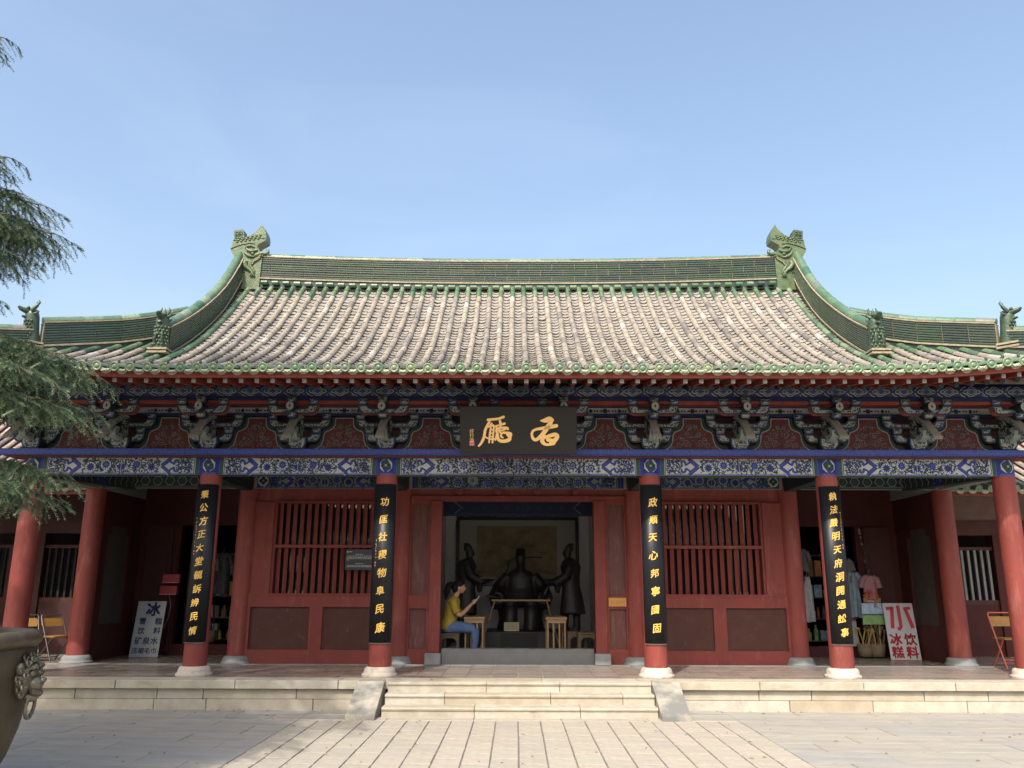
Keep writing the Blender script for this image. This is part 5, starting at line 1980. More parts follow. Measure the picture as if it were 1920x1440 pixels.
# ---------------------------------------------------------------- couplet boards
BR = 0.182
couplets = [(-4.57, '秉公方正大堂親訴辨民情', 'curved black board with eleven gold characters on the column near the blue lettered sign', 0.125, 3.05),
            (-1.95, '功匡社稷物阜民康', 'curved black board with eight gold characters on the column beside the dark notice', 0.135, 3.06),
            (1.95, '政順天心邦寧國固', 'curved black board with eight gold characters on the column beside the small brass plate', 0.135, 3.06),
            (4.57, '執法嚴明天府洞開通訟事', 'curved black board with eleven gold characters on the column near the red lettered sign', 0.130, 3.04)]
for ci, (cx, txt, lab, size, ztop) in enumerate(couplets):
    zb = 0.83
    e = thing('couplet_board', lab, 'couplet board', (cx, YF - BR, zb), group='couplet boards on the front columns')
    amax = 1.06
    m = MB()
    n = 14
    V = []
    for z in (zb, ztop):
        for r_ in (BR - 0.012, BR):
            for k in range(n + 1):
                a = -amax + 2 * amax * k / n
                V.append((cx + r_ * math.sin(a), YF - r_ * math.cos(a), z))
    N1 = n + 1
    F = []
    for k in range(n):
        F += [(N1 + k, N1 + k + 1, 3 * N1 + k + 1, 3 * N1 + k), (k + 1, k, 2 * N1 + k, 2 * N1 + k + 1), (k, k + 1, N1 + k + 1, N1 + k), (2 * N1 + k + 1, 2 * N1 + k, 3 * N1 + k, 3 * N1 + k + 1)]
    F += [(0, N1, 3 * N1, 2 * N1), (n, 2 * N1 + n, 3 * N1 + n, N1 + n)]
    m.add(V, F, 0, False)
    for i in range(len(m.f)):
        if i < 4 * n and i % 4 < 2:
            m.sm[i] = True
    m.build('board', 'board_black', e)
    # thin pale end at the foot and two nails
    m = MB()
    V = []
    for z, r_ in ((zb - 0.012, BR - 0.016), (zb - 0.012, BR - 0.002), (zb - 0.001, BR - 0.002), (zb - 0.001, BR - 0.016)):
        for k in range(n + 1):
            a = -amax + 2 * amax * k / n
            V.append((cx + r_ * math.sin(a), YF - r_ * math.cos(a), z))
    m.add(V, [(j * N1 + k, j * N1 + k + 1, ((j + 1) % 4) * N1 + k + 1, ((j + 1) % 4) * N1 + k) for j in range(4) for k in range(n)])
    m.build('lower_edge', 'p_dusty', e)
    f = wrap(cx, YF, BR, 0)
    nch = len(txt)
    top, bot = (ztop - 0.15, zb + 0.16) if nch == 11 else (ztop - 0.26, zb + 0.21)
    q = random.Random(60 + ci)
    for k, ch in enumerate(txt):
        zc = top + (bot - top) * k / (nch - 1)
        s_ = size * q.uniform(0.94, 1.08)
        ph = q.uniform(0, 6)
        du = q.uniform(-0.012, 0.012)
        def warp(x, y, ph=ph):
            return (x * 0.94 + 0.10 * y + 0.022 * math.sin(7 * y + ph), y * 0.98 + 0.16 * x + 0.022 * math.sin(6 * x + ph))
        text_mesh(ch, s_, lambda u, v, o, zc=zc, du=du: f(u + du, zc + v, o), 0.003, 0.018, warp).build('gold_character', 'gold', e)
    # small inscription down one edge
    if ci != 2:
        m = MB()
        sd = -1 if ci < 2 else 1
        zi = 2.55 if ci == 0 else (2.25 if ci == 1 else 2.66)
        for k in range(9 if ci != 1 else 6):
            u0 = sd * 0.105
            for j in range(3):
                a, b = q.uniform(-0.010, 0.006), q.uniform(-0.016, 0.016)
                m.add([f(u0 + a, zi - k * 0.048 + b, 0.002 + 0.0002 * j), f(u0 + a + 0.012, zi - k * 0.048 + b + 0.003, 0.002 + 0.0002 * j), f(u0 + a + 0.011, zi - k * 0.048 + b - 0.006, 0.002 + 0.0002 * j), f(u0 + a, zi - k * 0.048 + b - 0.005, 0.002 + 0.0002 * j)], [(0, 3, 2, 1)])
        m.build('small_inscription', 'gold', e)
        m = MB()
        for k in range(2):
            zz = zi - (9 if ci != 1 else 6) * 0.048 - 0.03 - 0.04 * k
            m.add([f(sd * 0.105 - 0.010, zz - 0.012, 0.003), f(sd * 0.105 + 0.010, zz - 0.012, 0.003), f(sd * 0.105 + 0.010, zz + 0.012, 0.003), f(sd * 0.105 - 0.010, zz + 0.012, 0.003)], [(0, 1, 2, 3)])
        m.build('seal', 'sign_pink', e)

# ---------------------------------------------------------------- notices
nt_ = thing('information_sign', 'dark information sign with small pale text hung on the barred window', 'sign', (-2.60, YI - 0.10, 1.85))
MB().box(-2.86, -2.36, YI - 0.125, YI - 0.10, 1.86, 2.20, 0, 0.003).build('board', 'info_black', nt_)
d = Dec(lambda u, v, o: (-2.86 + u, YI - 0.125 - o, 1.86 + v))
d.rect(0.025, 0.045, 0.285, 0.31, 'info_text', 0)
d.rect(0.055, 0.11, 0.292, 0.305, 'info_text', 0)
for k in range(4):
    d.rect(0.17 + 0.035 * k, 0.188 + 0.035 * k, 0.248, 0.264, 'info_text', 0)
q = random.Random(9)
for r_, (v, u0, u1) in enumerate(((0.225, 0.04, 0.46), (0.203, 0.025, 0.46), (0.182, 0.025, 0.46), (0.16, 0.025, 0.07), (0.10, 0.17, 0.30), (0.07, 0.04, 0.46), (0.052, 0.03, 0.45))):
    u = u0
    while u < u1:
        w = q.uniform(0.01, 0.05)
        d.rect(u, min(u1, u + w), v, v + 0.009, 'info_text', 0)
        u += w + 0.006
d.build('sign_text', nt_)
bp_ = thing('brass_plate', 'small orange brass plate on the red panel beside the doorway', 'plate', (1.64, YI - 0.09, 1.29))
MB().box(1.49, 1.78, YI - 0.105, YI - 0.085, 1.29, 1.43, 0, 0.004).build('plate', 'brass_sign', bp_)
d = Dec(lambda u, v, o: (1.49 + u, YI - 0.105 - o, 1.29 + v))
d.strip([(0.035, 0.09), (0.085, 0.045)], 0.007, 'wood_dark', 0)
d.rect(0.12, 0.26, 0.075, 0.083, 'wood_brown', 0)
d.rect(0.12, 0.24, 0.055, 0.062, 'wood_brown', 0)
d.build('sign_text', bp_)


def leaning_sign(name, label, x, y, w, h, tilt, rotz, mats):
    e = thing(name, label, 'sign', (x, y, PF + 0.003), rotz)
    M = Matrix.Rotation(tilt, 4, 'X')
    m = MB().box(-w / 2, w / 2, 0, 0.018, 0, h, 0, 0.002)
    m.v = [tuple(M @ Vector(p)) for p in m.v]
    link('board', m.mesh('board', mats), e, local=True)
    return e, (lambda u, v, o: tuple(M @ Vector((u, -o, v))))


def put_text(e, f, txt, u, v, size, matn, bold=0.012, sx=1.0):
    for k, ch in enumerate(txt):
        if ch == ' ':
            continue
        mb = text_mesh(ch, size, lambda a, b, o, k=k: f(u + k * size * 1.04 + a * sx, v + b, 0.0025), offset=bold)
        link('painted_character', mb.mesh('painted_character', matn), e, local=True)


e, f = leaning_sign('drinks_sign', 'white board sign with dark blue Chinese text leaning by the shop doorway', -6.62, 15.40, 0.50, 0.97, R(-12), R(3), 'sign_white')
put_text(e, f, '冰', 0.04, 0.83, 0.25, 'sign_blue', 0.035)
put_text(e, f, '雪', -0.115, 0.615, 0.125, 'sign_blue', 0.025)
put_text(e, f, '糕', 0.165, 0.615, 0.125, 'sign_blue', 0.025)
put_text(e, f, '饮', -0.115, 0.45, 0.125, 'sign_blue', 0.02)
put_text(e, f, '料', 0.165, 0.45, 0.125, 'sign_blue', 0.02)
put_text(e, f, '矿泉水', -0.135, 0.275, 0.135, 'sign_blue', 0.02)
put_text(e, f, '压缩毛巾', -0.165, 0.105, 0.106, 'sign_blue', 0.02)
e, f = leaning_sign('drinks_sign', 'white board sign with large red Chinese text leaning by the shop doorway', 6.80, 15.30, 0.52, 0.97, R(-10), R(-3), 'sign_white')
def big_stroke(pts, w):
    dd_ = Dec(lambda a, b, o: f(a, b, o + 0.002))
    dd_.strip(pts, w, 'sign_red', 0)
    link('painted_character', dd_.mb.mesh('painted_character', dd_.mats), e, local=True)
big_stroke([(-0.215, 0.875), (-0.100, 0.885)], 0.055)
big_stroke([(-0.105, 0.91), (-0.150, 0.53)], 0.065)
big_stroke([(0.0, 0.93), (0.0, 0.56), (-0.025, 0.525), (-0.065, 0.53)], 0.062)
big_stroke([(0.215, 0.885), (0.11, 0.875)], 0.055)
big_stroke([(0.115, 0.90), (0.205, 0.54)], 0.065)
put_text(e, f, '冰', -0.125, 0.345, 0.21, 'sign_red', 0.04)
put_text(e, f, '饮', 0.125, 0.345, 0.21, 'sign_red', 0.03)
put_text(e, f, '糕', -0.125, 0.125, 0.21, 'sign_red', 0.03)
put_text(e, f, '料', 0.125, 0.125, 0.21, 'sign_red', 0.035)
rect_ = MB().box(-0.25, 0.25, 0, 0.02, 0, 0.45, 0, 0.002)
e, f = leaning_sign('drinks_poster', 'white poster with red lettering behind the rightmost couplet board', 5.98, 15.80, 0.42, 0.62, R(-4), 0, 'white_cabinet')
for o in list(e.children):
    o.location.z += 0.19
f2 = lambda u, v, o: (f(u, v, o)[0], f(u, v, o)[1], f(u, v, o)[2] + 0.19)
put_text(e, f2, '饮料', -0.02, 0.49, 0.15, 'sign_pink', 0.02)
put_text(e, f2, '水', -0.03, 0.28, 0.21, 'sign_red', 0.02)

# red notice boxes on a post by the left shop door
nb = thing('notice_post', 'slim post with two small red boxes beside the left shop doorway', 'notice post', (-6.37, 15.75, PF))
MB().tube([(-6.37, 15.78, PF), (-6.35, 15.78, 2.35)], 0.016, 8).build('post', 'red_dark', nb)
for z0, z1, xo in ((1.66, 1.81, 0.0), (1.45, 1.60, -0.03)):
    b_ = MB().box(-6.52 + xo, -6.21 + xo, 15.66, 15.76, z0, z1, 0, 0.006).build('red_box', 'box_red', nb)
    MB().box(-6.525 + xo, -6.205 + xo, 15.655, 15.665, z0 - 0.006, z0 + 0.006).build('box_trim', 'sign_pink', b_)
m = MB().tube([(-6.39, 15.7, 1.45), (-6.32, 15.66, 1.25), (-6.35, 15.66, 1.02), (-6.42, 15.68, 0.85)], 0.006, 5)
m.build('cable', 'bar_pale', nb)
# ---------------------------------------------------------------- inside the doorway: painting, statues, furniture
pt = thing('framed_painting', 'large dark framed painting on the wall behind the seated statue', 'painting', (0, 17.93, 1.7))
YW = 17.97
for x0, x1, z0, z1 in ((-1.30, 1.30, 2.98, 3.05), (-1.30, 1.30, 1.62, 1.70), (-1.30, -1.23, 1.70, 2.98), (1.23, 1.30, 1.70, 2.98)):
    MB().box(x0, x1, YW - 0.05, YW + 0.02, z0, z1, 0, 0.006).build('frame', 'black_lacquer', pt)
MB().box(-1.23, 1.23, YW - 0.01, YW + 0.01, 1.70, 2.98).build('mount', 'mount_paper', pt)
MB().box(-0.86, 0.84, YW - 0.016, YW - 0.0105, 1.72, 2.86).build('picture', 'scroll_paper', pt)


def voxel(mb, name, mats, parent, size=0.018, smooth_it=4, **kw):
    """Fuse overlapping pieces into one continuous skin."""
    o = mb.build(name, mats, parent, **kw)
    r = o.modifiers.new('fuse', 'REMESH')
    r.mode = 'VOXEL'
    r.voxel_size = size
    r.use_smooth_shade = True
    if smooth_it:
        s = o.modifiers.new('soft', 'SMOOTH')
        s.iterations = smooth_it
        s.factor = 0.5
    return o


# seated magistrate
st = thing('seated_statue', 'dark bronze statue of a seated official in wide robes and winged hat', 'statue', (0.06, 16.7, 0.80))
m = MB()
SXc, SYc, SZc = 0.06, 16.75, 0.80
def sp(x, y, z):
    return (SXc + x, SYc + y, SZc + z)
m.loft([(SXc, SYc - 0.12, SZc, 0.46, 0.36), (SXc, SYc - 0.14, SZc + 0.20, 0.42, 0.34), (SXc, SYc - 0.12, SZc + 0.42, 0.44, 0.34), (SXc, SYc - 0.02, SZc + 0.58, 0.38, 0.26), (SXc, SYc, SZc + 0.78, 0.30, 0.19), (SXc, SYc, SZc + 0.98, 0.30, 0.17), (SXc, SYc, SZc + 1.08, 0.22, 0.14), (SXc, SYc, SZc + 1.14, 0.10, 0.09)], 24)
for sg in (-1, 1):
    m.tube([sp(sg * 0.26, 0, 1.02), sp(sg * 0.42, -0.05, 0.78), sp(sg * 0.46, -0.18, 0.60), sp(sg * 0.44, -0.36, 0.58)], [0.10, 0.13, 0.17, 0.13], 12)
    m.tube([sp(sg * 0.47, -0.20, 0.56), sp(sg * 0.47, -0.22, 0.38)], [0.14, 0.07], 10)
    m.tube([sp(sg * 0.17, -0.1, 0.46), sp(sg * 0.20, -0.40, 0.44), sp(sg * 0.20, -0.44, 0.22), sp(sg * 0.19, -0.44, 0.0)], [0.15, 0.15, 0.13, 0.14], 12)
    m.ball(sp(sg * 0.44, -0.43, 0.60), (0.05, 0.07, 0.04))
m.tube([sp(-0.44, -0.40, 0.60), sp(-0.58, -0.46, 0.62), sp(-0.68, -0.48, 0.64)], [0.05, 0.04, 0.02], 8)
m.tube([sp(0.44, -0.40, 0.62), sp(0.52, -0.40, 0.80), sp(0.56, -0.38, 0.90)], [0.05, 0.04, 0.03], 8)
m.ball(sp(0, -0.01, 1.24), (0.095, 0.11, 0.13), 14, 10)
m.tube([sp(0, -0.1, 1.24), sp(0, -0.13, 1.21)], [0.02, 0.026], 6)
m.tube([sp(0, -0.09, 1.16), sp(0, -0.12, 1.04), sp(0, -0.14, 0.90)], [0.05, 0.05, 0.015], 8)
m.loft([(SXc, SYc, SZc + 1.30, 0.105, 0.115), (SXc, SYc, SZc + 1.40, 0.105, 0.115), (SXc, SYc + 0.02, SZc + 1.44, 0.10, 0.08), (SXc, SYc + 0.04, SZc + 1.54, 0.085, 0.06)], 14)
voxel(m, 'body', 'bronze_statue', st, 0.02, 3)
m = MB()
m.tube([sp(-0.10, 0.04, 1.36), sp(-0.22, 0.05, 1.30), sp(-0.30, 0.05, 0.98)], [0.016, 0.016, 0.012], 6)
m.tube([sp(0.10, 0.04, 1.36), sp(0.24, 0.05, 1.37), sp(0.42, 0.05, 1.36)], [0.016, 0.014, 0.012], 6)
m.build('hat_wing', 'bronze_statue', st)
pdn = thing('statue_pedestal', 'dark stone plinth with an inscribed face under the seated statue', 'pedestal', (0.06, 16.5, PF + 0.02))
MB().box(-0.82, 0.94, 16.02, 17.25, PF + 0.02, 0.80, 0, 0.015).build('block', 'info_black', pdn)
d = Dec(lambda u, v, o: (-0.32 + u, 16.02 - o, 0.45 + v))
d.rect(0, 0.70, 0, 0.32, 'rubber', 0)
for r_ in range(6):
    for c in range(11):
        if r_ == 0 and not 3 < c < 9:
            continue
        d.rect(0.05 + c * 0.055, 0.085 + c * 0.055, 0.27 - r_ * 0.045, 0.287 - r_ * 0.045, 'p_dark', 1)
d.build('inscription', pdn)
lb = thing('name_card', 'small pale card standing on the plinth at the statue\'s feet', 'card', (-0.12, 16.06, 0.80))
m = MB().box(-0.25, 0.03, 16.05, 16.06, 0.803, 0.96)
m.build('card', 'dim_gold', lb)
d = Dec(lambda u, v, o: (u, 16.05 - o, v))
for k in range(3):
    d.rect(-0.22, 0.0, 0.925 - 0.04 * k, 0.932 - 0.04 * k, 'wood_dark', 0)
d.build('card_text', lb)


def attendant(x, y, s, label, hands):
    e = thing('standing_statue', label, 'statue', (x, y, 0.42), group=None)
    m = MB()
    z0 = 0.78
    def p(a, b, c):
        return (x + s * a, y + b, z0 + c)
    for a in (-0.10, 0.12):
        m.tube([p(a, 0, 0.0), p(a, 0.0, 0.30), p(a * 0.9, 0, 0.5)], [0.07, 0.075, 0.1], 10)
        m.ball(p(a + 0.05, -0.02, 0.03), (0.11, 0.06, 0.05))
    m.loft([(x - s * 0.03, y, z0 + 0.32, 0.25, 0.19), (x - s * 0.02, y, z0 + 0.55, 0.22, 0.17), (x, y, z0 + 0.85, 0.17, 0.14), (x, y, z0 + 1.02, 0.17, 0.15), (x, y, z0 + 1.20, 0.20, 0.15), (x + s * 0.01, y, z0 + 1.30, 0.15, 0.12), (x + s * 0.03, y, z0 + 1.36, 0.07, 0.07)], 18)
    m.ball(p(0.06, 0, 1.45), (0.085, 0.08, 0.11), 12, 9)
    m.tube([p(0.12, 0, 1.46), p(0.155, 0, 1.43)], [0.02, 0.022], 6)
    m.loft([(x + s * 0.03, y, z0 + 1.49, 0.09, 0.085), (x + s * 0.02, y, z0 + 1.58, 0.08, 0.08), (x - s * 0.02, y, z0 + 1.64, 0.05, 0.05)], 12)
    m.tube([p(0.02, -0.14, 1.22), p(0.10, -0.18, 1.02), p(0.28, -0.12, 0.92 + hands), p(0.44, -0.06, 0.94 + hands)], [0.075, 0.085, 0.085, 0.045], 10)
    m.tube([p(0.02, 0.13, 1.22), p(0.10, 0.16, 1.02), p(0.30, 0.08, 0.92 + hands), p(0.46, 0.02, 0.95 + hands)], [0.075, 0.085, 0.085, 0.045], 10)
    m.tube([p(0.26, -0.1, 0.93 + hands), p(0.26, -0.1, 0.72 + hands)], [0.09, 0.04], 8)
    m.ball(p(0.49, -0.02, 0.96 + hands), (0.05, 0.045, 0.03))
    voxel(m, 'body', 'bronze_statue', e, 0.018, 2)
    MB().box(x - 0.34, x + 0.34, y - 0.28, y + 0.28, PF + 0.02, z0, 0, 0.01).build('plinth', 'rubber', e)
    return e


attendant(-0.98, 16.35, 1, 'dark bronze standing attendant statue holding a tray, behind the seated person', 0.0)
attendant(1.02, 16.35, -1, 'dark bronze standing attendant statue bowing with outstretched sleeves, by the low stools', -0.02)
m = MB().box(-0.72, -0.40, 16.15, 16.45, 1.75, 1.77)
tr_ = m.build('tray', 'wood_dark', bpy.data.objects['standing_statue'])

# long narrow desk in front of the seated figure
dk = thing('narrow_desk', 'thin pale topped desk with splayed legs in front of the seated statue', 'desk', (0.05, 15.85, PF))
MB().box(-0.48, 0.60, 15.70, 15.98, 1.345, 1.375, 0, 0.004).build('desk_top', 'wood_brown', dk)
for sx, ex in ((-0.42, -0.72), (0.54, 0.80)):
    for yy in (15.74, 15.94):
        MB().tube([(sx, yy, 1.345), (ex, yy, PF + 0.02)], 0.014, 6).build('leg', 'wood_brown', dk)


def side_table(x, y, label):
    e = thing('narrow_table', label, 'table', (x, y, PF), group='narrow tables before the statues')
    t = MB().box(x - 0.18, x + 0.18, y - 0.45, y + 0.45, 1.06, 1.10, 0, 0.004).build('table_top', 'wood_brown', e)
    MB().box(x - 0.165, x + 0.165, y - 0.43, y + 0.43, 1.0, 1.06).build('apron', 'wood_brown', e)
    for sx in (-0.145, -0.05, 0.05, 0.145):
        MB().box(x + sx - 0.013, x + sx + 0.013, y - 0.42, y - 0.39, PF + 0.02, 1.0).build('leg', 'wood_brown', e)
    for sx in (-0.145, 0.145):
        MB().box(x + sx - 0.013, x + sx + 0.013, y + 0.39, y + 0.42, PF + 0.02, 1.0).build('leg', 'wood_brown', e)


side_table(-0.74, 15.15, 'narrow wooden table on thin legs beside the seated person')
side_table(0.66, 15.15, 'narrow wooden table on thin legs beside the low stools')


def stool(x, y, label, w=0.34, h=0.46):
    e = thing('wooden_stool', label, 'stool', (x, y, PF), group='wooden stools in the doorway')
    z = PF + 0.02
    MB().box(x - w / 2, x + w / 2, y - w / 2, y + w / 2, z + h - 0.03, z + h, 0, 0.004).build('seat', 'wood_dark', e)
    for sx in (-1, 1):
        for sy in (-1, 1):
            MB().box(x + sx * (w / 2 - 0.03) - 0.02, x + sx * (w / 2 - 0.03) + 0.02, y + sy * (w / 2 - 0.03) - 0.02, y + sy * (w / 2 - 0.03) + 0.02, z, z + h - 0.03).build('leg', 'wood_dark', e)
    for sy in (-1, 1):
        yy = y + sy * (w / 2 - 0.03)
        P = [(-w / 2 + 0.05, h - 0.03), (w / 2 - 0.05, h - 0.03), (w / 2 - 0.05, h - 0.14), (w / 2 - 0.10, h - 0.08), (-w / 2 + 0.10, h - 0.08), (-w / 2 + 0.05, h - 0.14)]
        MB().prism(P, lambda a, b, t: (x + a, t, z + b), yy - 0.012, yy + 0.012).build('apron', 'wood_dark', e)


stool(-1.16, 14.80, 'dark wooden stool under the seated person', 0.36, 0.44)
stool(1.02, 15.0, 'dark wooden stool in the doorway, nearer the statues')
stool(1.18, 14.75, 'dark wooden stool in the doorway, nearer the red door post')

# ---------------------------------------------------------------- seated person
pe = thing('person', 'person in yellow shirt and jeans seated in the doorway looking at a phone', 'person', (-1.15, 14.80, PF))
ox, oy, oz = -1.155, 14.80, PF + 0.02
def pp(x, y, z):
    return (ox + x, oy + y, oz + z)
m = MB()
hip_z = 0.53
# trunk leaning forward a little, neck and head bent to the phone
m.loft([(ox - 0.02, oy, oz + 0.47, 0.13, 0.17), (ox - 0.02, oy, oz + 0.58, 0.125, 0.165), (ox + 0.0, oy, oz + 0.72, 0.11, 0.145), (ox + 0.03, oy, oz + 0.86, 0.115, 0.16), (ox + 0.05, oy, oz + 0.96, 0.105, 0.17), (ox + 0.07, oy, oz + 1.02, 0.07, 0.10), (ox + 0.085, oy, oz + 1.06, 0.05, 0.05)], 18)
m.tube([pp(0.08, 0, 1.02), pp(0.12, 0, 1.12)], [0.05, 0.048], 10)
m.ball(pp(0.155, 0, 1.20), (0.092, 0.075, 0.105), 14, 10)
m.tube([pp(0.23, 0, 1.20), pp(0.262, 0, 1.165)], [0.016, 0.017], 6)
m.tube([pp(0.20, 0, 1.125), pp(0.22, 0, 1.115)], [0.035, 0.03], 8)
m.tube([pp(0.235, -0.02, 1.145), pp(0.238, 0.02, 1.145)], [0.01, 0.01], 6)
for sg in (-1, 1):
    m.ball(pp(0.145, sg * 0.076, 1.185), (0.02, 0.012, 0.03), 8, 6)
    m.tube([pp(0.05, sg * 0.15, 0.96), pp(0.10, sg * 0.185, 0.82), pp(0.17, sg * 0.18, 0.72)], [0.055, 0.048, 0.04], 10)
    m.tube([pp(0.17, sg * 0.18, 0.72), pp(0.28, sg * 0.12, 0.82), pp(0.37, sg * 0.045, 0.92)], [0.04, 0.034, 0.026], 10)
    m.tube([pp(0.0, sg * 0.09, 0.53), pp(0.22, sg * 0.10, 0.53), pp(0.42, sg * 0.10, 0.50)], [0.095, 0.085, 0.062], 12)
    m.tube([pp(0.42, sg * 0.10, 0.50), pp(0.42, sg * 0.10, 0.30), pp(0.39, sg * 0.10, 0.07)], [0.06, 0.052, 0.036], 12)
    m.tube([pp(0.36, sg * 0.10, 0.04), pp(0.45, sg * 0.10, 0.035), pp(0.55, sg * 0.10, 0.02)], [0.036, 0.036, 0.025], 8)
    # palm and fingers closed round the phone
    m.ball(pp(0.40, sg * 0.038, 0.945), (0.035, 0.016, 0.042), 8, 6)
    for k in range(4):
        zz = 0.955 + 0.016 * (k - 1.5)
        m.tube([pp(0.41, sg * 0.040, zz), pp(0.435, sg * 0.030, zz + 0.012), pp(0.440, sg * 0.010, zz + 0.014)], [0.009, 0.0085, 0.007], 6)
    m.tube([pp(0.385, sg * 0.035, 0.955), pp(0.392, sg * 0.022, 0.985), pp(0.405, sg * 0.012, 1.0)], [0.011, 0.009, 0.007], 6)
voxel(m, 'body', 'skin', pe, 0.011, 2)
m = MB()
m.loft([(ox - 0.03, oy, oz + 0.50, 0.155, 0.195), (ox - 0.025, oy, oz + 0.60, 0.145, 0.185), (ox + 0.0, oy, oz + 0.72, 0.13, 0.165), (ox + 0.03, oy, oz + 0.86, 0.132, 0.178), (ox + 0.048, oy, oz + 0.965, 0.118, 0.182), (ox + 0.065, oy, oz + 1.025, 0.075, 0.105), (ox + 0.075, oy, oz + 1.045, 0.06, 0.07)], 18)
for sg in (-1, 1):
    m.tube([pp(0.05, sg * 0.14, 0.97), pp(0.10, sg * 0.188, 0.83), pp(0.13, sg * 0.192, 0.77)], [0.075, 0.068, 0.07], 10)
voxel(m, 'shirt', 'shirt_yellow', pe, 0.012, 3)
m = MB()
m.loft([(ox - 0.02, oy, oz + 0.455, 0.13, 0.18), (ox - 0.02, oy, oz + 0.56, 0.14, 0.185)], 16)
for sg in (-1, 1):
    m.tube([pp(-0.02, sg * 0.09, 0.535), pp(0.22, sg * 0.10, 0.535), pp(0.43, sg * 0.10, 0.505)], [0.105, 0.096, 0.074], 12)
    m.tube([pp(0.43, sg * 0.10, 0.505), pp(0.43, sg * 0.10, 0.30), pp(0.40, sg * 0.10, 0.09)], [0.074, 0.066, 0.055], 12)
voxel(m, 'jeans', 'jeans', pe, 0.013, 3)
m = MB()
m.ball(pp(0.135, 0, 1.235), (0.103, 0.088, 0.098), 14, 10)
m.ball(pp(0.085, 0, 1.19), (0.075, 0.082, 0.10), 12, 9)
m.tube([pp(0.03, 0, 1.26), pp(-0.04, 0, 1.24), pp(-0.07, 0, 1.12), pp(-0.085, 0.0, 0.98)], [0.035, 0.05, 0.055, 0.02], 10)
voxel(m, 'hair', 'hair', pe, 0.012, 2)
for sg in (-1, 1):
    m = MB().tube([pp(0.35, sg * 0.10, 0.02), pp(0.45, sg * 0.10, 0.02), pp(0.56, sg * 0.10, 0.015)], [(0.03, 0.045), (0.035, 0.045), (0.018, 0.035)], 10)
    m.build('shoe', 'sign_white', pe)
ph = thing('phone', 'white phone held by the person in the yellow shirt', 'phone', pp(0.42, 0, 0.93))
m = MB().box(-0.005, 0.005, -0.038, 0.038, 0, 0.15, 0, 0.002)
Mx = Matrix.Translation(pp(0.415, 0, 0.925)) @ Matrix.Rotation(R(32), 4, 'Y')
m.v = [tuple(Mx @ Vector(p)) for p in m.v]
m.build('phone_body', 'phone_white', ph)
bg = thing('dark_bag', 'dark round bag under the stool of the seated person', 'bag', (-1.10, 14.72, PF + 0.02))
m = MB()
m.ball((-1.08, 14.74, PF + 0.14), (0.14, 0.11, 0.12), 14, 9)
m.tube([(-1.16, 14.72, PF + 0.22), (-1.08, 14.72, PF + 0.29), (-1.0, 14.72, PF + 0.22)], 0.012, 6)
m.build('bag_body', 'cloth_dark', bg)
# ---------------------------------------------------------------- folding chairs
def folding_chair(x, y, rz, label, frame):
    e = thing('folding_chair', label, 'chair', (x, y, PF), rz, group='folding chairs on the platform')
    e.scale = (0.9, 0.9, 0.88) if frame == 'chair_steel' else (1, 1, 1)
    def T(pts, r, name, mt, n=7):
        link(name, MB().tube(pts, r, n).mesh(name, mt), e, local=True)
    for sx in (-0.21, 0.21):
        T([(sx, -0.22, 0.01), (sx, 0.02, 0.46), (sx, 0.20, 0.80), (sx * 0.92, 0.215, 0.84)], 0.012, 'back_leg', frame)
        T([(sx * 0.9, 0.24, 0.01), (sx * 0.9, -0.16, 0.44)], 0.012, 'front_leg', frame)
    T([(-0.195, 0.215, 0.84), (0.195, 0.215, 0.84)], 0.012, 'top_rail', frame)
    T([(-0.19, 0.19, 0.065), (0.19, 0.19, 0.065)], 0.009, 'crossbar', frame)
    T([(-0.21, -0.15, 0.14), (0.21, -0.15, 0.14)], 0.009, 'crossbar', frame)
    m = MB()
    P = [(-0.20, 0.0), (-0.18, -0.03), (0.18, -0.03), (0.20, 0.0), (0.20, 0.10), (0.18, 0.13), (-0.18, 0.13), (-0.20, 0.10)]
    m.prism(P, lambda a, b, t: (a, t + 0.17 + b * 0.35, 0.66 + b * 0.94), -0.014, 0.014)
    link('backrest', m.mesh('backrest', 'chair_yellow'), e, local=True)
    m = MB().box(-0.20, 0.20, -0.22, 0.17, 0.44, 0.465, 0, 0.006)
    link('seat', m.mesh('seat', 'chair_yellow'), e, local=True)


folding_chair(7.78, 13.75, R(-4), 'orange framed folding chair with yellow back behind the rightmost column', 'chair_frame')
folding_chair(-7.72, 14.5, R(62), 'dark framed folding chair with yellow seat and back, nearer the inner column', 'chair_steel')
folding_chair(-8.15, 14.35, R(40), 'dark framed folding chair with yellow back, behind the bronze vat', 'chair_steel')

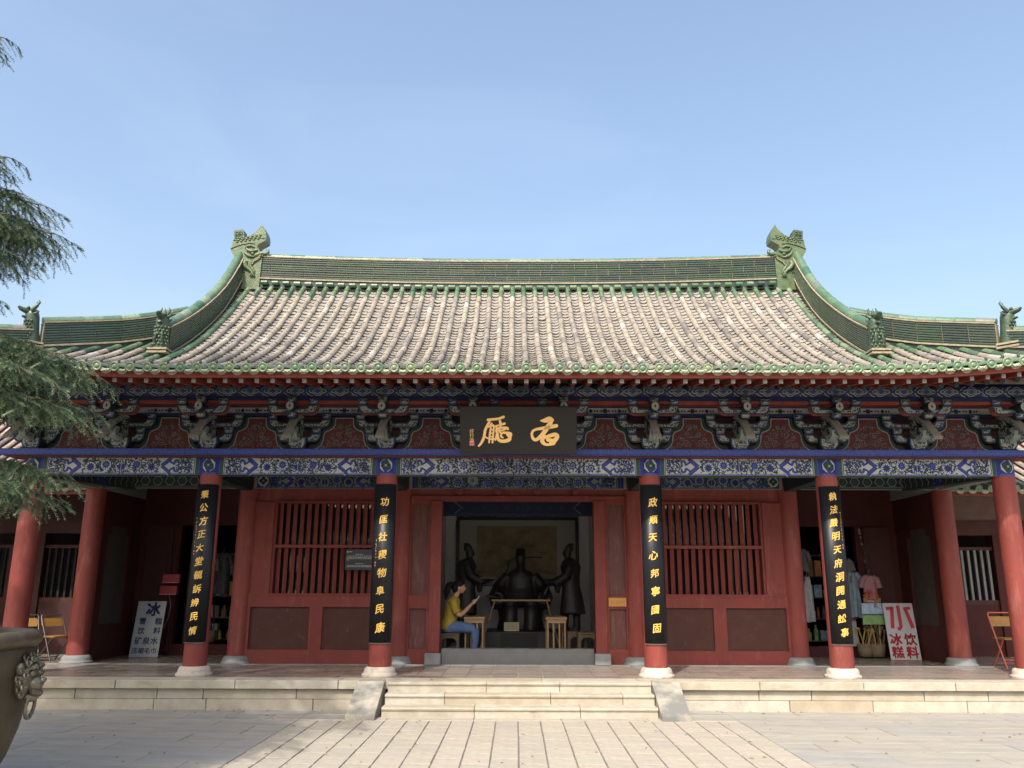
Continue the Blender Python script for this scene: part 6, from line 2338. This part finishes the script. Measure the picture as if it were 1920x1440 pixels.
# ---------------------------------------------------------------- shop goods
def garment(x, y, ztop, w, h, matn, label, cat='garment', flare=0.15, rz=0.0):
    e = thing('hanging_garment', label, cat, (x, y, ztop), rz, group='clothes hung in the shop doorway')
    m = MB()
    n, r_ = 12, 8
    V = []
    q = random.Random(int(x * 100) + int(h * 70))
    ph = q.uniform(0, 6)
    for side in (0, 1):
        for j in range(r_ + 1):
            t = j / r_
            ww = w * ((0.42 + 0.58 * min(1, t * 5)) if t < 0.2 else 1.0) * (1 - flare * 0.5 + flare * t)
            for k in range(n + 1):
                u = -1 + 2 * k / n
                yy = 0.025 * math.sin(5 * u + ph + t) * (0.3 + t) + (0.05 * (1 - u * u) + 0.006) * (-1 if side == 0 else 1)
                V.append((u * ww / 2, yy, -h * t - 0.03 * (abs(u)) * (1 - t) - (0.015 * math.sin(4 * u + ph) if j == r_ else 0)))
    N1 = n + 1
    F = []
    off = N1 * (r_ + 1)
    for j in range(r_):
        for k in range(n):
            a = j * N1 + k
            F.append((a, a + N1, a + N1 + 1, a + 1))
            F.append((off + a, off + a + 1, off + a + N1 + 1, off + a + N1))
        F.append((j * N1, off + j * N1, off + (j + 1) * N1, (j + 1) * N1))
        F.append((j * N1 + n, (j + 1) * N1 + n, off + (j + 1) * N1 + n, off + j * N1 + n))
    m.add(V, F, 0, True)
    link('cloth', m.mesh('cloth', matn), e, local=True)
    for sg in (-1, 1):
        s_ = MB().tube([(sg * w * 0.18, 0, -0.02), (sg * w * 0.5, 0, -0.07), (sg * w * 0.62, 0.0, -0.22)], [0.05, 0.05, 0.055], 8)
        if cat == 'garment' and h < 0.9:
            link('sleeve', s_.mesh('sleeve', matn), e, local=True)
    link('hanger', MB().tube([(-w * 0.3, 0, -0.03), (0, 0, 0.03), (0, 0, 0.08), (0.015, 0, 0.10)], 0.005, 5).mesh('hanger', 'bar_pale'), e, local=True)
    return e


garment(6.04, 15.72, 2.12, 0.22, 0.42, 'cloth_grey', 'grey and pink garment high in the shop doorway')
garment(6.03, 15.80, 1.92, 0.34, 0.86, 'cloth_dark', 'dark long garment hanging beside the pale blue one')
garment(6.15, 15.70, 1.88, 0.20, 0.80, 'cloth_blue', 'pale blue dress hanging in the shop doorway', flare=0.5)
g_ = garment(6.42, 15.62, 1.82, 0.27, 0.56, 'cloth_pink', 'dusty pink garment in clear wrapping with a label, on the shop doorpost')
link('label_tag', MB().box(-0.09, 0.04, -0.075, -0.068, -0.46, -0.40).mesh('label_tag', 'cloth_white'), g_, local=True)
garment(5.35, 15.82, 1.80, 0.22, 0.80, 'cloth_white', 'white scarf-like garment behind the inner column', cat='scarf', rz=0.3)
garment(5.28, 15.95, 2.30, 0.30, 0.40, 'cloth_grey', 'grey garment high behind the inner column')
cord = thing('charm_string', 'dark cord strung with small things beside the shop doorpost', 'cord', (6.40, 15.66, 2.65))
m = MB().tube([(6.33, 15.7, 2.70), (6.38, 15.68, 2.3), (6.42, 15.66, 1.90)], 0.016, 6)
m.build('cord_line', 'rubber', cord)
q = random.Random(4)
m = MB()
for k in range(9):
    t = q.random()
    m.ball((6.33 + 0.09 * t, 15.68, 2.70 - 0.8 * t), 0.024, 6, 5)
m.build('charms', 'wood_brown', cord)
pc = thing('picture_cards', 'pair of blue and green picture cards beside the red lettered sign', 'picture cards', (6.36, 15.55, 1.0))
MB().box(6.20, 6.64, 15.55, 15.565, 1.14, 1.33, 0, 0.002).build('blue_card', 'card_blue', pc)
MB().box(6.20, 6.62, 15.54, 15.555, 0.96, 1.125, 0, 0.002).build('green_card', 'card_green', pc)
rf_ = thing('red_ornament', 'red and gold pompom ornament above the picture cards', 'ornament', (6.40, 15.6, 1.38))
m = MB()
q = random.Random(14)
for k in range(40):
    a, b = q.uniform(0, 6.28), q.uniform(-1.2, 1.5)
    m.ball((6.40 + 0.12 * math.cos(a) * math.cos(b), 15.58 + 0.07 * math.sin(a) * math.cos(b), 1.46 + 0.075 * math.sin(b)), 0.026, 6, 4)
m.build('pompom', 'toy_red', rf_)
m = MB()
for k in range(16):
    x = 6.26 + 0.02 * k
    m.tube([(x, 15.57, 1.42), (x + q.uniform(-.02, .02), 15.55, 1.34)], 0.008, 4)
m.build('fringe', 'toy_yellow', rf_)


def crate(x, y, z, w, label, mats, n, seed, hh=0.25):
    e = thing('basket_of_toys', label, 'basket', (x, y, z), group='baskets of souvenirs')
    b_ = MB()
    b_.loft([(x, y, z, w * 0.42, w * 0.34), (x, y, z + 0.10, w * 0.5, w * 0.40), (x, y, z + 0.22, w * 0.52, w * 0.42)], 14)
    b_.build('basket_body', 'straw', e)
    q = random.Random(seed)
    for k in range(n):
        m = MB()
        a = q.uniform(-0.5, 0.5)
        x0, y0 = x + q.uniform(-w * 0.38, w * 0.38), y + q.uniform(-w * 0.2, w * 0.2)
        L = q.uniform(0.6, 1.1) * hh
        m.tube([(x0, y0, z + 0.15), (x0 + a * L, y0 - 0.03, z + 0.2 + L)], [0.012, 0.010], 6)
        m.ball((x0 + a * L, y0 - 0.03, z + 0.21 + L), 0.026, 7, 5)
        m.build('toy_stick', q.choice(mats), e)


crate(6.46, 15.66, 0.40, 0.27, 'basket of yellow and dark souvenir sticks beside the red lettered sign', ['toy_yellow', 'wood_dark', 'rubber', 'straw'], 16, 5, 0.34)
crate(6.24, 15.66, 0.40, 0.26, 'straw basket of souvenirs below the picture cards', ['straw', 'toy_yellow', 'wood_brown'], 10, 6, 0.28)
# left shop: cabinet with fan, goods on the floor
cb_ = thing('shop_cabinet', 'grey white shop cabinet seen between the columns of the left shop', 'cabinet', (-5.05, 16.3, PF))
MB().box(-5.40, -4.66, 16.15, 16.55, 0.40, 1.18, 0, 0.01).build('cabinet_body', 'white_cabinet', cb_)
MB().box(-5.42, -4.65, 16.12, 16.56, 1.18, 1.21).build('cabinet_top', 'p_dark', cb_)
for k in range(3):
    MB().box(-5.10, -4.80, 16.5, 16.52, 1.70 + 0.16 * k, 1.78 + 0.16 * k).build('price_slip', 'white_cabinet', cb_)
fn_ = thing('round_fan', 'round orange painted fan standing on the shop cabinet', 'fan', (-4.94, 16.1, 0.85))
m = MB()
m.prism([(0.15 * math.cos(R(18 * k)), 0.17 * math.sin(R(18 * k))) for k in range(20)], lambda a, b, t: (-4.94 + a, t, 0.96 + b), 16.085, 16.10)
m.build('fan_leaf', 'fan_orange', fn_)
m = MB().tube([(-4.94, 16.09, 0.80), (-4.94, 16.09, 0.62)], 0.012, 6)
m.build('handle', 'wood_dark', fn_)
d = Dec(lambda u, v, o: (-4.94 + u, 16.085 - o, 0.96 + v))
d.flower(0.02, -0.01, 0.07, 'toy_red', 'fan_orange', 0, 6)
d.flower(-0.06, 0.06, 0.04, 'toy_red', 'fan_orange', 0, 5)
d.build('fan_painting', fn_)
yb = thing('yellow_box', 'yellow display box of drinks on the floor by the left shop', 'box', (-5.02, 15.7, PF))
MB().box(-5.16, -4.88, 15.62, 15.84, PF + 0.002, 0.60, 0, 0.004).build('box_body', 'toy_yellow', yb)
MB().box(-5.16, -4.88, 15.80, 15.84, 0.60, 0.86, 0, 0.004).build('box_back', 'card_green', yb)
for k in range(4):
    MB().lathe([(0.025, 0.60), (0.027, 0.74), (0.012, 0.79), (0.012, 0.81)], 8, -5.11 + 0.065 * k, 15.72).build('bottle', ['toy_red', 'toy_yellow', 'fan_orange', 'card_green'][k], yb)
d = Dec(lambda u, v, o: (-5.16 + u, 15.62 - o, PF + v))
d.rect(0.04, 0.2, 0.10, 0.13, 'wood_dark', 0)
d.rect(0.04, 0.24, 0.06, 0.075, 'wood_dark', 0)
d.build('box_print', yb)
garment(-5.55, 16.0, 2.2, 0.30, 0.75, 'cloth_dark', 'dark garment hanging in the left shop')
garment(-5.70, 15.95, 2.1, 0.14, 0.45, 'cloth_grey', 'small grey pouch-like garment hanging in the left shop')
crate(-5.75, 16.1, 0.58, 0.3, 'basket of dark toys inside the left shop', ['rubber', 'toy_red', 'wood_dark'], 10, 8)

def goods_shelf(x0, x1, y, label, seed):
    e = thing('goods_shelf', label, 'shelf', ((x0 + x1) / 2, y, PF))
    for z in (0.62, 1.02, 1.42, 1.82, 2.22):
        MB().box(x0, x1, y, y + 0.3, z - 0.02, z).build('shelf_board', 'wood_dark', e)
    for x in (x0, x1 - 0.03):
        MB().box(x, x + 0.03, y, y + 0.3, PF + 0.02, 2.4).build('upright', 'wood_dark', e)
    q = random.Random(seed)
    for z in (0.62, 1.02, 1.42, 1.82):
        x = x0 + 0.05
        while x < x1 - 0.12:
            w, h = q.uniform(0.06, 0.15), q.uniform(0.10, 0.30)
            mt = q.choice(['toy_red', 'cloth_white', 'card_blue', 'straw', 'toy_yellow', 'cloth_grey', 'card_green', 'sign_pink', 'fan_orange', 'wood_brown'])
            yy = y + q.uniform(0.0, 0.08)
            if q.random() < 0.5:
                m = MB().box(x, x + w, yy, yy + 0.12, z, z + h, 0, 0.005)
            else:
                m = MB().lathe([(w * 0.4, z), (w * 0.45, z + h * 0.6), (w * 0.2, z + h * 0.8), (w * 0.2, z + h)], 10, x + w / 2, yy + 0.06)
            m.build('boxed_souvenir', mt, e)
            x += w + q.uniform(0.005, 0.05)


goods_shelf(5.0, 6.4, 16.55, 'crowded souvenir shelf inside the shop behind the hanging clothes', 3)
goods_shelf(-6.4, -5.45, 16.55, 'crowded souvenir shelf inside the shop by the red notice boxes', 4)

# ---------------------------------------------------------------- bronze vat
VX, VY = -4.18, 6.15
vat = thing('bronze_vat', 'large weathered bronze vat with lion mask and ring handles', 'vat', (VX, VY, 0))
R0 = 0.66
m = MB()
prf = [(0.30, 0.02), (0.38, 0.10), (0.475, 0.24), (0.56, 0.42), (0.615, 0.60), (0.645, 0.78), (0.657, 0.96), (0.655, 1.12), (0.648, 1.17), (0.632, 1.19), (0.60, 1.20), (0.58, 1.14), (0.56, 0.9), (0.50, 0.60), (0.02, 0.55)]
m.lathe(prf, 64, VX, VY, 0, True, True)
m.build('body', 'bronze_vat', vat)
m = MB()
ring = [(0.632, 1.165), (0.665, 1.17), (0.690, 1.195), (0.700, 1.225), (0.690, 1.26), (0.660, 1.28), (0.62, 1.282), (0.585, 1.27), (0.575, 1.24), (0.59, 1.20)]
n = 64
V = []
for r_, z in ring:
    for k in range(n):
        a = 2 * math.pi * k / n
        V.append((VX + r_ * math.cos(a), VY + r_ * math.sin(a), z))
F = [(i * n + k, i * n + (k + 1) % n, ((i + 1) % len(ring)) * n + (k + 1) % n, ((i + 1) % len(ring)) * n + k) for i in range(len(ring)) for k in range(n)]
m.add(V, F, 0, True)
m.build('rim', 'bronze_rim', vat)
MB().lathe([(0.36, 0.0), (0.36, 0.05), (0.32, 0.06)], 32, VX, VY).build('foot', 'bronze_vat', vat)


def lion(ang):
    M = Matrix.Translation((VX + 0.635 * math.cos(ang), VY + 0.635 * math.sin(ang), 0.95)) @ Matrix.Rotation(ang + math.pi / 2, 4, 'Z') @ Matrix.Scale(1.02, 4)
    m = MB()
    q = random.Random(3)
    m.ball((0, -0.02, 0.0), (0.125, 0.075, 0.135), 14, 10)
    m.ball((0, -0.09, -0.03), (0.065, 0.060, 0.055), 12, 8)        # muzzle
    m.ball((0, -0.145, -0.005), (0.032, 0.022, 0.022), 8, 6)       # nose
    m.tube([(-0.06, -0.10, -0.075), (0, -0.13, -0.09), (0.06, -0.10, -0.075)], [0.018, 0.026, 0.018], 7)
    m.ball((0, -0.075, -0.115), (0.07, 0.05, 0.035), 10, 7)        # jaw
    for sg in (-1, 1):
        m.ball((sg * 0.05, -0.085, 0.045), 0.026, 9, 7)
        m.tube([(sg * 0.015, -0.10, 0.075), (sg * 0.05, -0.105, 0.090), (sg * 0.09, -0.07, 0.075)], [0.014, 0.02, 0.01], 7)
        m.ball((sg * 0.115, -0.03, 0.075), (0.03, 0.03, 0.045), 8, 6)
        m.tube([(sg * 0.03, -0.105, -0.09), (sg * 0.032, -0.112, -0.125)], [0.010, 0.003], 5)
    for k in range(26):                                            # curled mane
        a = R(-40 + 260 * k / 25)
        rr_ = 0.135 + 0.02 * (k % 2)
        c = Vector((math.cos(a) * rr_, -0.02 - 0.02 * (k % 3), math.sin(a) * rr_ + 0.005))
        m.tube([tuple(c + Vector((0.024 * math.cos(t * 0.9) * (1 - t / 12), -0.004 * t, 0.024 * math.sin(t * 0.9) * (1 - t / 12)))) for t in range(9)], 0.008, 5)
    for k in range(14):
        a = R(10 + 160 * k / 13)
        m.ball((math.cos(a) * 0.095, -0.065, math.sin(a) * 0.10 + 0.03), 0.017, 6, 5)
    m.v = [tuple(M @ Vector(p)) for p in m.v]
    o = m.build('lion_mask', 'bronze_mask', vat)
    g_ = MB()
    P = [(0.072 * math.cos(R(20 * k)), -0.075 - 0.05 * (1 - math.cos(R(20 * k) + math.pi / 2)) * 0.1, -0.175 + 0.080 * math.sin(R(20 * k))) for k in range(19)]
    g_.tube(P, 0.013, 8)
    g_.v = [tuple(M @ Vector(p)) for p in g_.v]
    g_.build('ring_handle', 'bronze_mask', vat)


for a in (R(8), R(188), R(-82)):
    if a != R(-82):
        lion(a)

# ---------------------------------------------------------------- cedar
def cedar_limb(seed, L, droop, width):
    """One drooping deodar bough: stem, side twigs, hanging twiglets clothed in needle tufts."""
    q = random.Random(seed)
    wood, nd_ = MB(), MB()
    def stem(t):
        return Vector((L * t, 0.05 * L * math.sin(3 * t + seed), L * (0.10 * t - droop * t * t)))
    wood.tube([stem(k / 10) for k in range(11)], [0.035 * (1 - 0.85 * k / 10) * L / 2.2 for k in range(11)], 6)
    N = int(L * 13)
    for i in range(N):
        t = 0.10 + 0.90 * (i + q.random() * 0.5) / N
        if t > 1:
            t = 1
        p0 = stem(t)
        for sg in ((-1, 1) if t < 0.97 else (0.15,)):
            if q.random() < 0.10:
                continue
            tl = width * (0.25 + 0.75 * math.sin(min(1, (1.06 - t) * 1.7) * math.pi / 2)) * q.uniform(0.65, 1.1)
            dirv = Vector((0.75 + 0.2 * q.random(), sg * (0.9 + 0.2 * q.random()), q.uniform(-0.05, 0.16)))
            dirv.normalize()
            dr = q.uniform(0.25, 0.6)
            def twig(u):
                return p0 + dirv * (tl * u) + Vector((0, 0, -dr * tl * u * u))
            wood.tube([twig(k / 4) for k in range(5)], [0.006, 0.005, 0.004, 0.003, 0.0015], 3, 0, False)
            M = max(3, int(tl / 0.050))
            for j in range(M):
                u = (j + 0.6) / M
                pb = twig(u)
                for s2 in (-1, 1):
                    ll = q.uniform(0.08, 0.22) * (1.1 - 0.45 * u) * (1.0 if tl > 0.2 else 0.8)
                    dv = dirv * q.uniform(0.35, 0.9) + dirv.cross(Vector((0, 0, 1))) * (s2 * q.uniform(0.3, 0.9)) + Vector((0, 0, q.uniform(-1.25, -0.05)))
                    dv.normalize()
                    base_sh = q.choice([q.uniform(0.0, 0.3), q.uniform(0.25, 0.6)])
                    K = max(4, int(ll / 0.0125))
                    a1 = dv.orthogonal().normalized()
                    b1 = dv.cross(a1)
                    for k in range(K):
                        f_ = (k + 0.5) / K
                        c = pb + dv * (ll * f_) + Vector((0, 0, -0.25 * ll * f_ * f_))
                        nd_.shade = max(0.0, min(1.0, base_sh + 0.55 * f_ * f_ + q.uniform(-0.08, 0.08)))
                        for h in range(7):
                            an = q.uniform(0, 6.28)
                            o = (a1 * math.cos(an) + b1 * math.sin(an)) * 0.85 + dv * q.uniform(0.35, 0.9)
                            o.normalize()
                            w_ = o.cross(dv + Vector((0.01, 0.02, 0))).normalized() * 0.0026
                            ln = q.uniform(0.016, 0.026)
                            nd_.v += [tuple(c + w_), tuple(c - w_), tuple(c + o * ln)]
                            nn = len(nd_.v)
                            nd_.f.append((nn - 3, nn - 2, nn - 1))
                            nd_.mi.append(0)
                            nd_.sm.append(False)
                            nd_.sh.append(nd_.shade)
    return wood.mesh('bough_wood', 'bark'), nd_.mesh('needles', 'cedar_needles')


limbs = [cedar_limb(11, 2.5, 0.16, 0.62), cedar_limb(12, 2.5, 0.26, 0.55), cedar_limb(13, 2.5, 0.20, 0.70)]
TX, TY = -6.45, 5.75
ced = thing('cedar_tree', 'tall deodar cedar with drooping blue green boughs at the edge of the courtyard', 'tree', (TX, TY, 0))
m = MB().tube([(TX, TY, -0.1), (TX + 0.03, TY, 0.6), (TX, TY + 0.03, 2.5), (TX - 0.05, TY, 5.0), (TX, TY, 9.0), (TX, TY, 13.2)], [0.36, 0.29, 0.25, 0.20, 0.11, 0.02], 14)
m.build('trunk', 'bark', ced)


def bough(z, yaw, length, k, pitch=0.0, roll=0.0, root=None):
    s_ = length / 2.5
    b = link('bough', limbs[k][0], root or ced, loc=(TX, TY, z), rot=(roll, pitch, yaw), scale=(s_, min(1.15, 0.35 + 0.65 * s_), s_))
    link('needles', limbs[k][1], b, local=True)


q = random.Random(77)
# boughs reaching towards the court: (height, heading, length, kind, pitch)
for z, yaw, ln, k, pitch in (
        (6.22, 7, 2.08, 0, 0.0),
        (5.05, 3, 2.35, 0, 0.0), (4.95, 16, 2.5, 2, 0.0), (4.82, 9, 2.45, 1, 0.02), (4.68, 22, 2.5, 0, 0.02), (4.52, 12, 2.45, 2, 0.04), (4.85, -12, 2.3, 1, 0.0), (4.6, 2, 2.45, 0, 0.02), (4.75, 18, 2.6, 2, 0.0), (4.4, 8, 2.3, 0, 0.05), (4.3, 17, 2.2, 2, 0.08),
        (3.66, 12, 2.85, 2, 0.0), (3.58, 2, 2.85, 1, 0.0), (3.50, 17, 2.98, 0, 0.0), (3.42, 22, 2.9, 2, 0.02), (3.34, 9, 2.8, 2, 0.03), (3.4, 13, 2.9, 1, 0.0),
        (2.64, 12, 2.86, 0, 0.0), (2.58, 18, 2.75, 2, 0.0), (2.62, 4, 2.6, 2, 0.0)):
    bough(z, R(yaw), ln, k, pitch)
# the rest of the crown
for lev in range(20):
    z = 2.1 + lev * 0.54
    ln = 3.4 if z < 8.5 else 3.4 - 2.6 * (z - 8.5) / 4.2
    n = 5 if z < 9 else 4
    for j in range(n):
        yaw = q.uniform(0, 15) + lev * 25 + 360 * j / n
        yy = (yaw + 180) % 360 - 180
        if (-50 < yy < 30 and z < 8.3) or (30 <= yy < 115 and z < 10.2):
            continue
        bough(z + q.uniform(-0.15, 0.15), R(yaw), ln * q.uniform(0.85, 1.08), q.randrange(3), q.uniform(-0.05, 0.1))

# evergreen added just out of view, keeping sky light off the left bay
eg = thing('shading_evergreen', 'dark bushy evergreen added past the far left edge to shade the end bay', 'tree', (-10.6, 13.6, 0))
MB().tube([(-10.6, 13.6, -0.1), (-10.6, 13.6, 2.0), (-10.6, 13.6, 5.6)], [0.2, 0.15, 0.03], 10).build('trunk', 'bark', eg)
for lev in range(9):
    z = 0.7 + lev * 0.55
    for j in range(7):
        ln = 2.15 - 0.17 * lev
        sc_ = ln / 2.5
        b = link('bough', limbs[(lev + j) % 3][0], eg, loc=(-10.6, 13.6, z), rot=(0, q.uniform(-0.1, 0.1), R(lev * 21 + 360 * j / 7 + q.uniform(-8, 8))), scale=(sc_, sc_ * 1.15, sc_))
        link('needles', limbs[(lev + j) % 3][1], b, local=True)

# a few dry leaves and needle scraps on the paving
lv = MB()
q = random.Random(41)
for k in range(170):
    if k % 3 == 0:
        x, y = q.uniform(2.3, 8.0) * q.choice([-1, 1]), 11.74 - abs(q.gauss(0, 0.10))
    elif k % 3 == 1:
        x, y = q.uniform(-7.0, -1.5), q.uniform(8.0, 11.6)
    else:
        x, y = q.uniform(-2.0, 7.5), q.uniform(7.8, 11.0)
    a, l, w = q.uniform(0, 6.28), q.uniform(0.014, 0.034), q.uniform(0.006, 0.014)
    c_, s_ = math.cos(a), math.sin(a)
    P = [(-l, 0, 0.004), (0, w, 0.012), (l, 0, 0.005), (0, -w, 0.004)]
    lv.add([(x + px * c_ - py * s_, y + px * s_ + py * c_, pz) for px, py, pz in P], [(0, 1, 2), (0, 2, 3)])
lv.build('fallen_leaves', 'dry_leaf', kind='stuff', label='scattered dry leaves on the stone paving', cat='leaves')

# ---------------------------------------------------------------- gate hall across the court, behind the camera: seen only as a reflection in the glass
gh = thing('gate_hall', 'red gate hall with grey tiled roof across the courtyard', 'building', (0, -24, 0))
MB().box(-13, 13, -27.0, -24.0, 0, 4.0).build('wall', 'red_paint', gh)
for i in range(9):
    MB().lathe([(0.18, 0.0), (0.17, 3.7)], 12, -12 + 3 * i, -22.6).build('column', 'red_column', gh)
m = MB()
P = [(-21.6, 3.9), (-22.6, 4.35), (-24.0, 5.1), (-25.5, 6.0), (-27.0, 5.1), (-28.4, 4.35), (-29.4, 3.9), (-29.4, 3.8), (-25.5, 5.2), (-21.6, 3.8)]
m.prism(P, lambda a, b, t: (t, a, b), -14, 14)
m.build('roof', 'pan_tan', gh)
m = MB()
x = -13.8
while x < 13.9:
    m.tube([(x, -21.5, 3.97), (x, -22.6, 4.42), (x, -24.0, 5.17), (x, -25.5, 6.07)], 0.07, 6)
    x += 0.26
m.build('roof_tile_rows', 'pan_tan', gh, kind='stuff')
MB().box(-13.5, 13.5, -25.65, -25.35, 6.0, 6.5).build('ridge', 'ridge_green', gh)
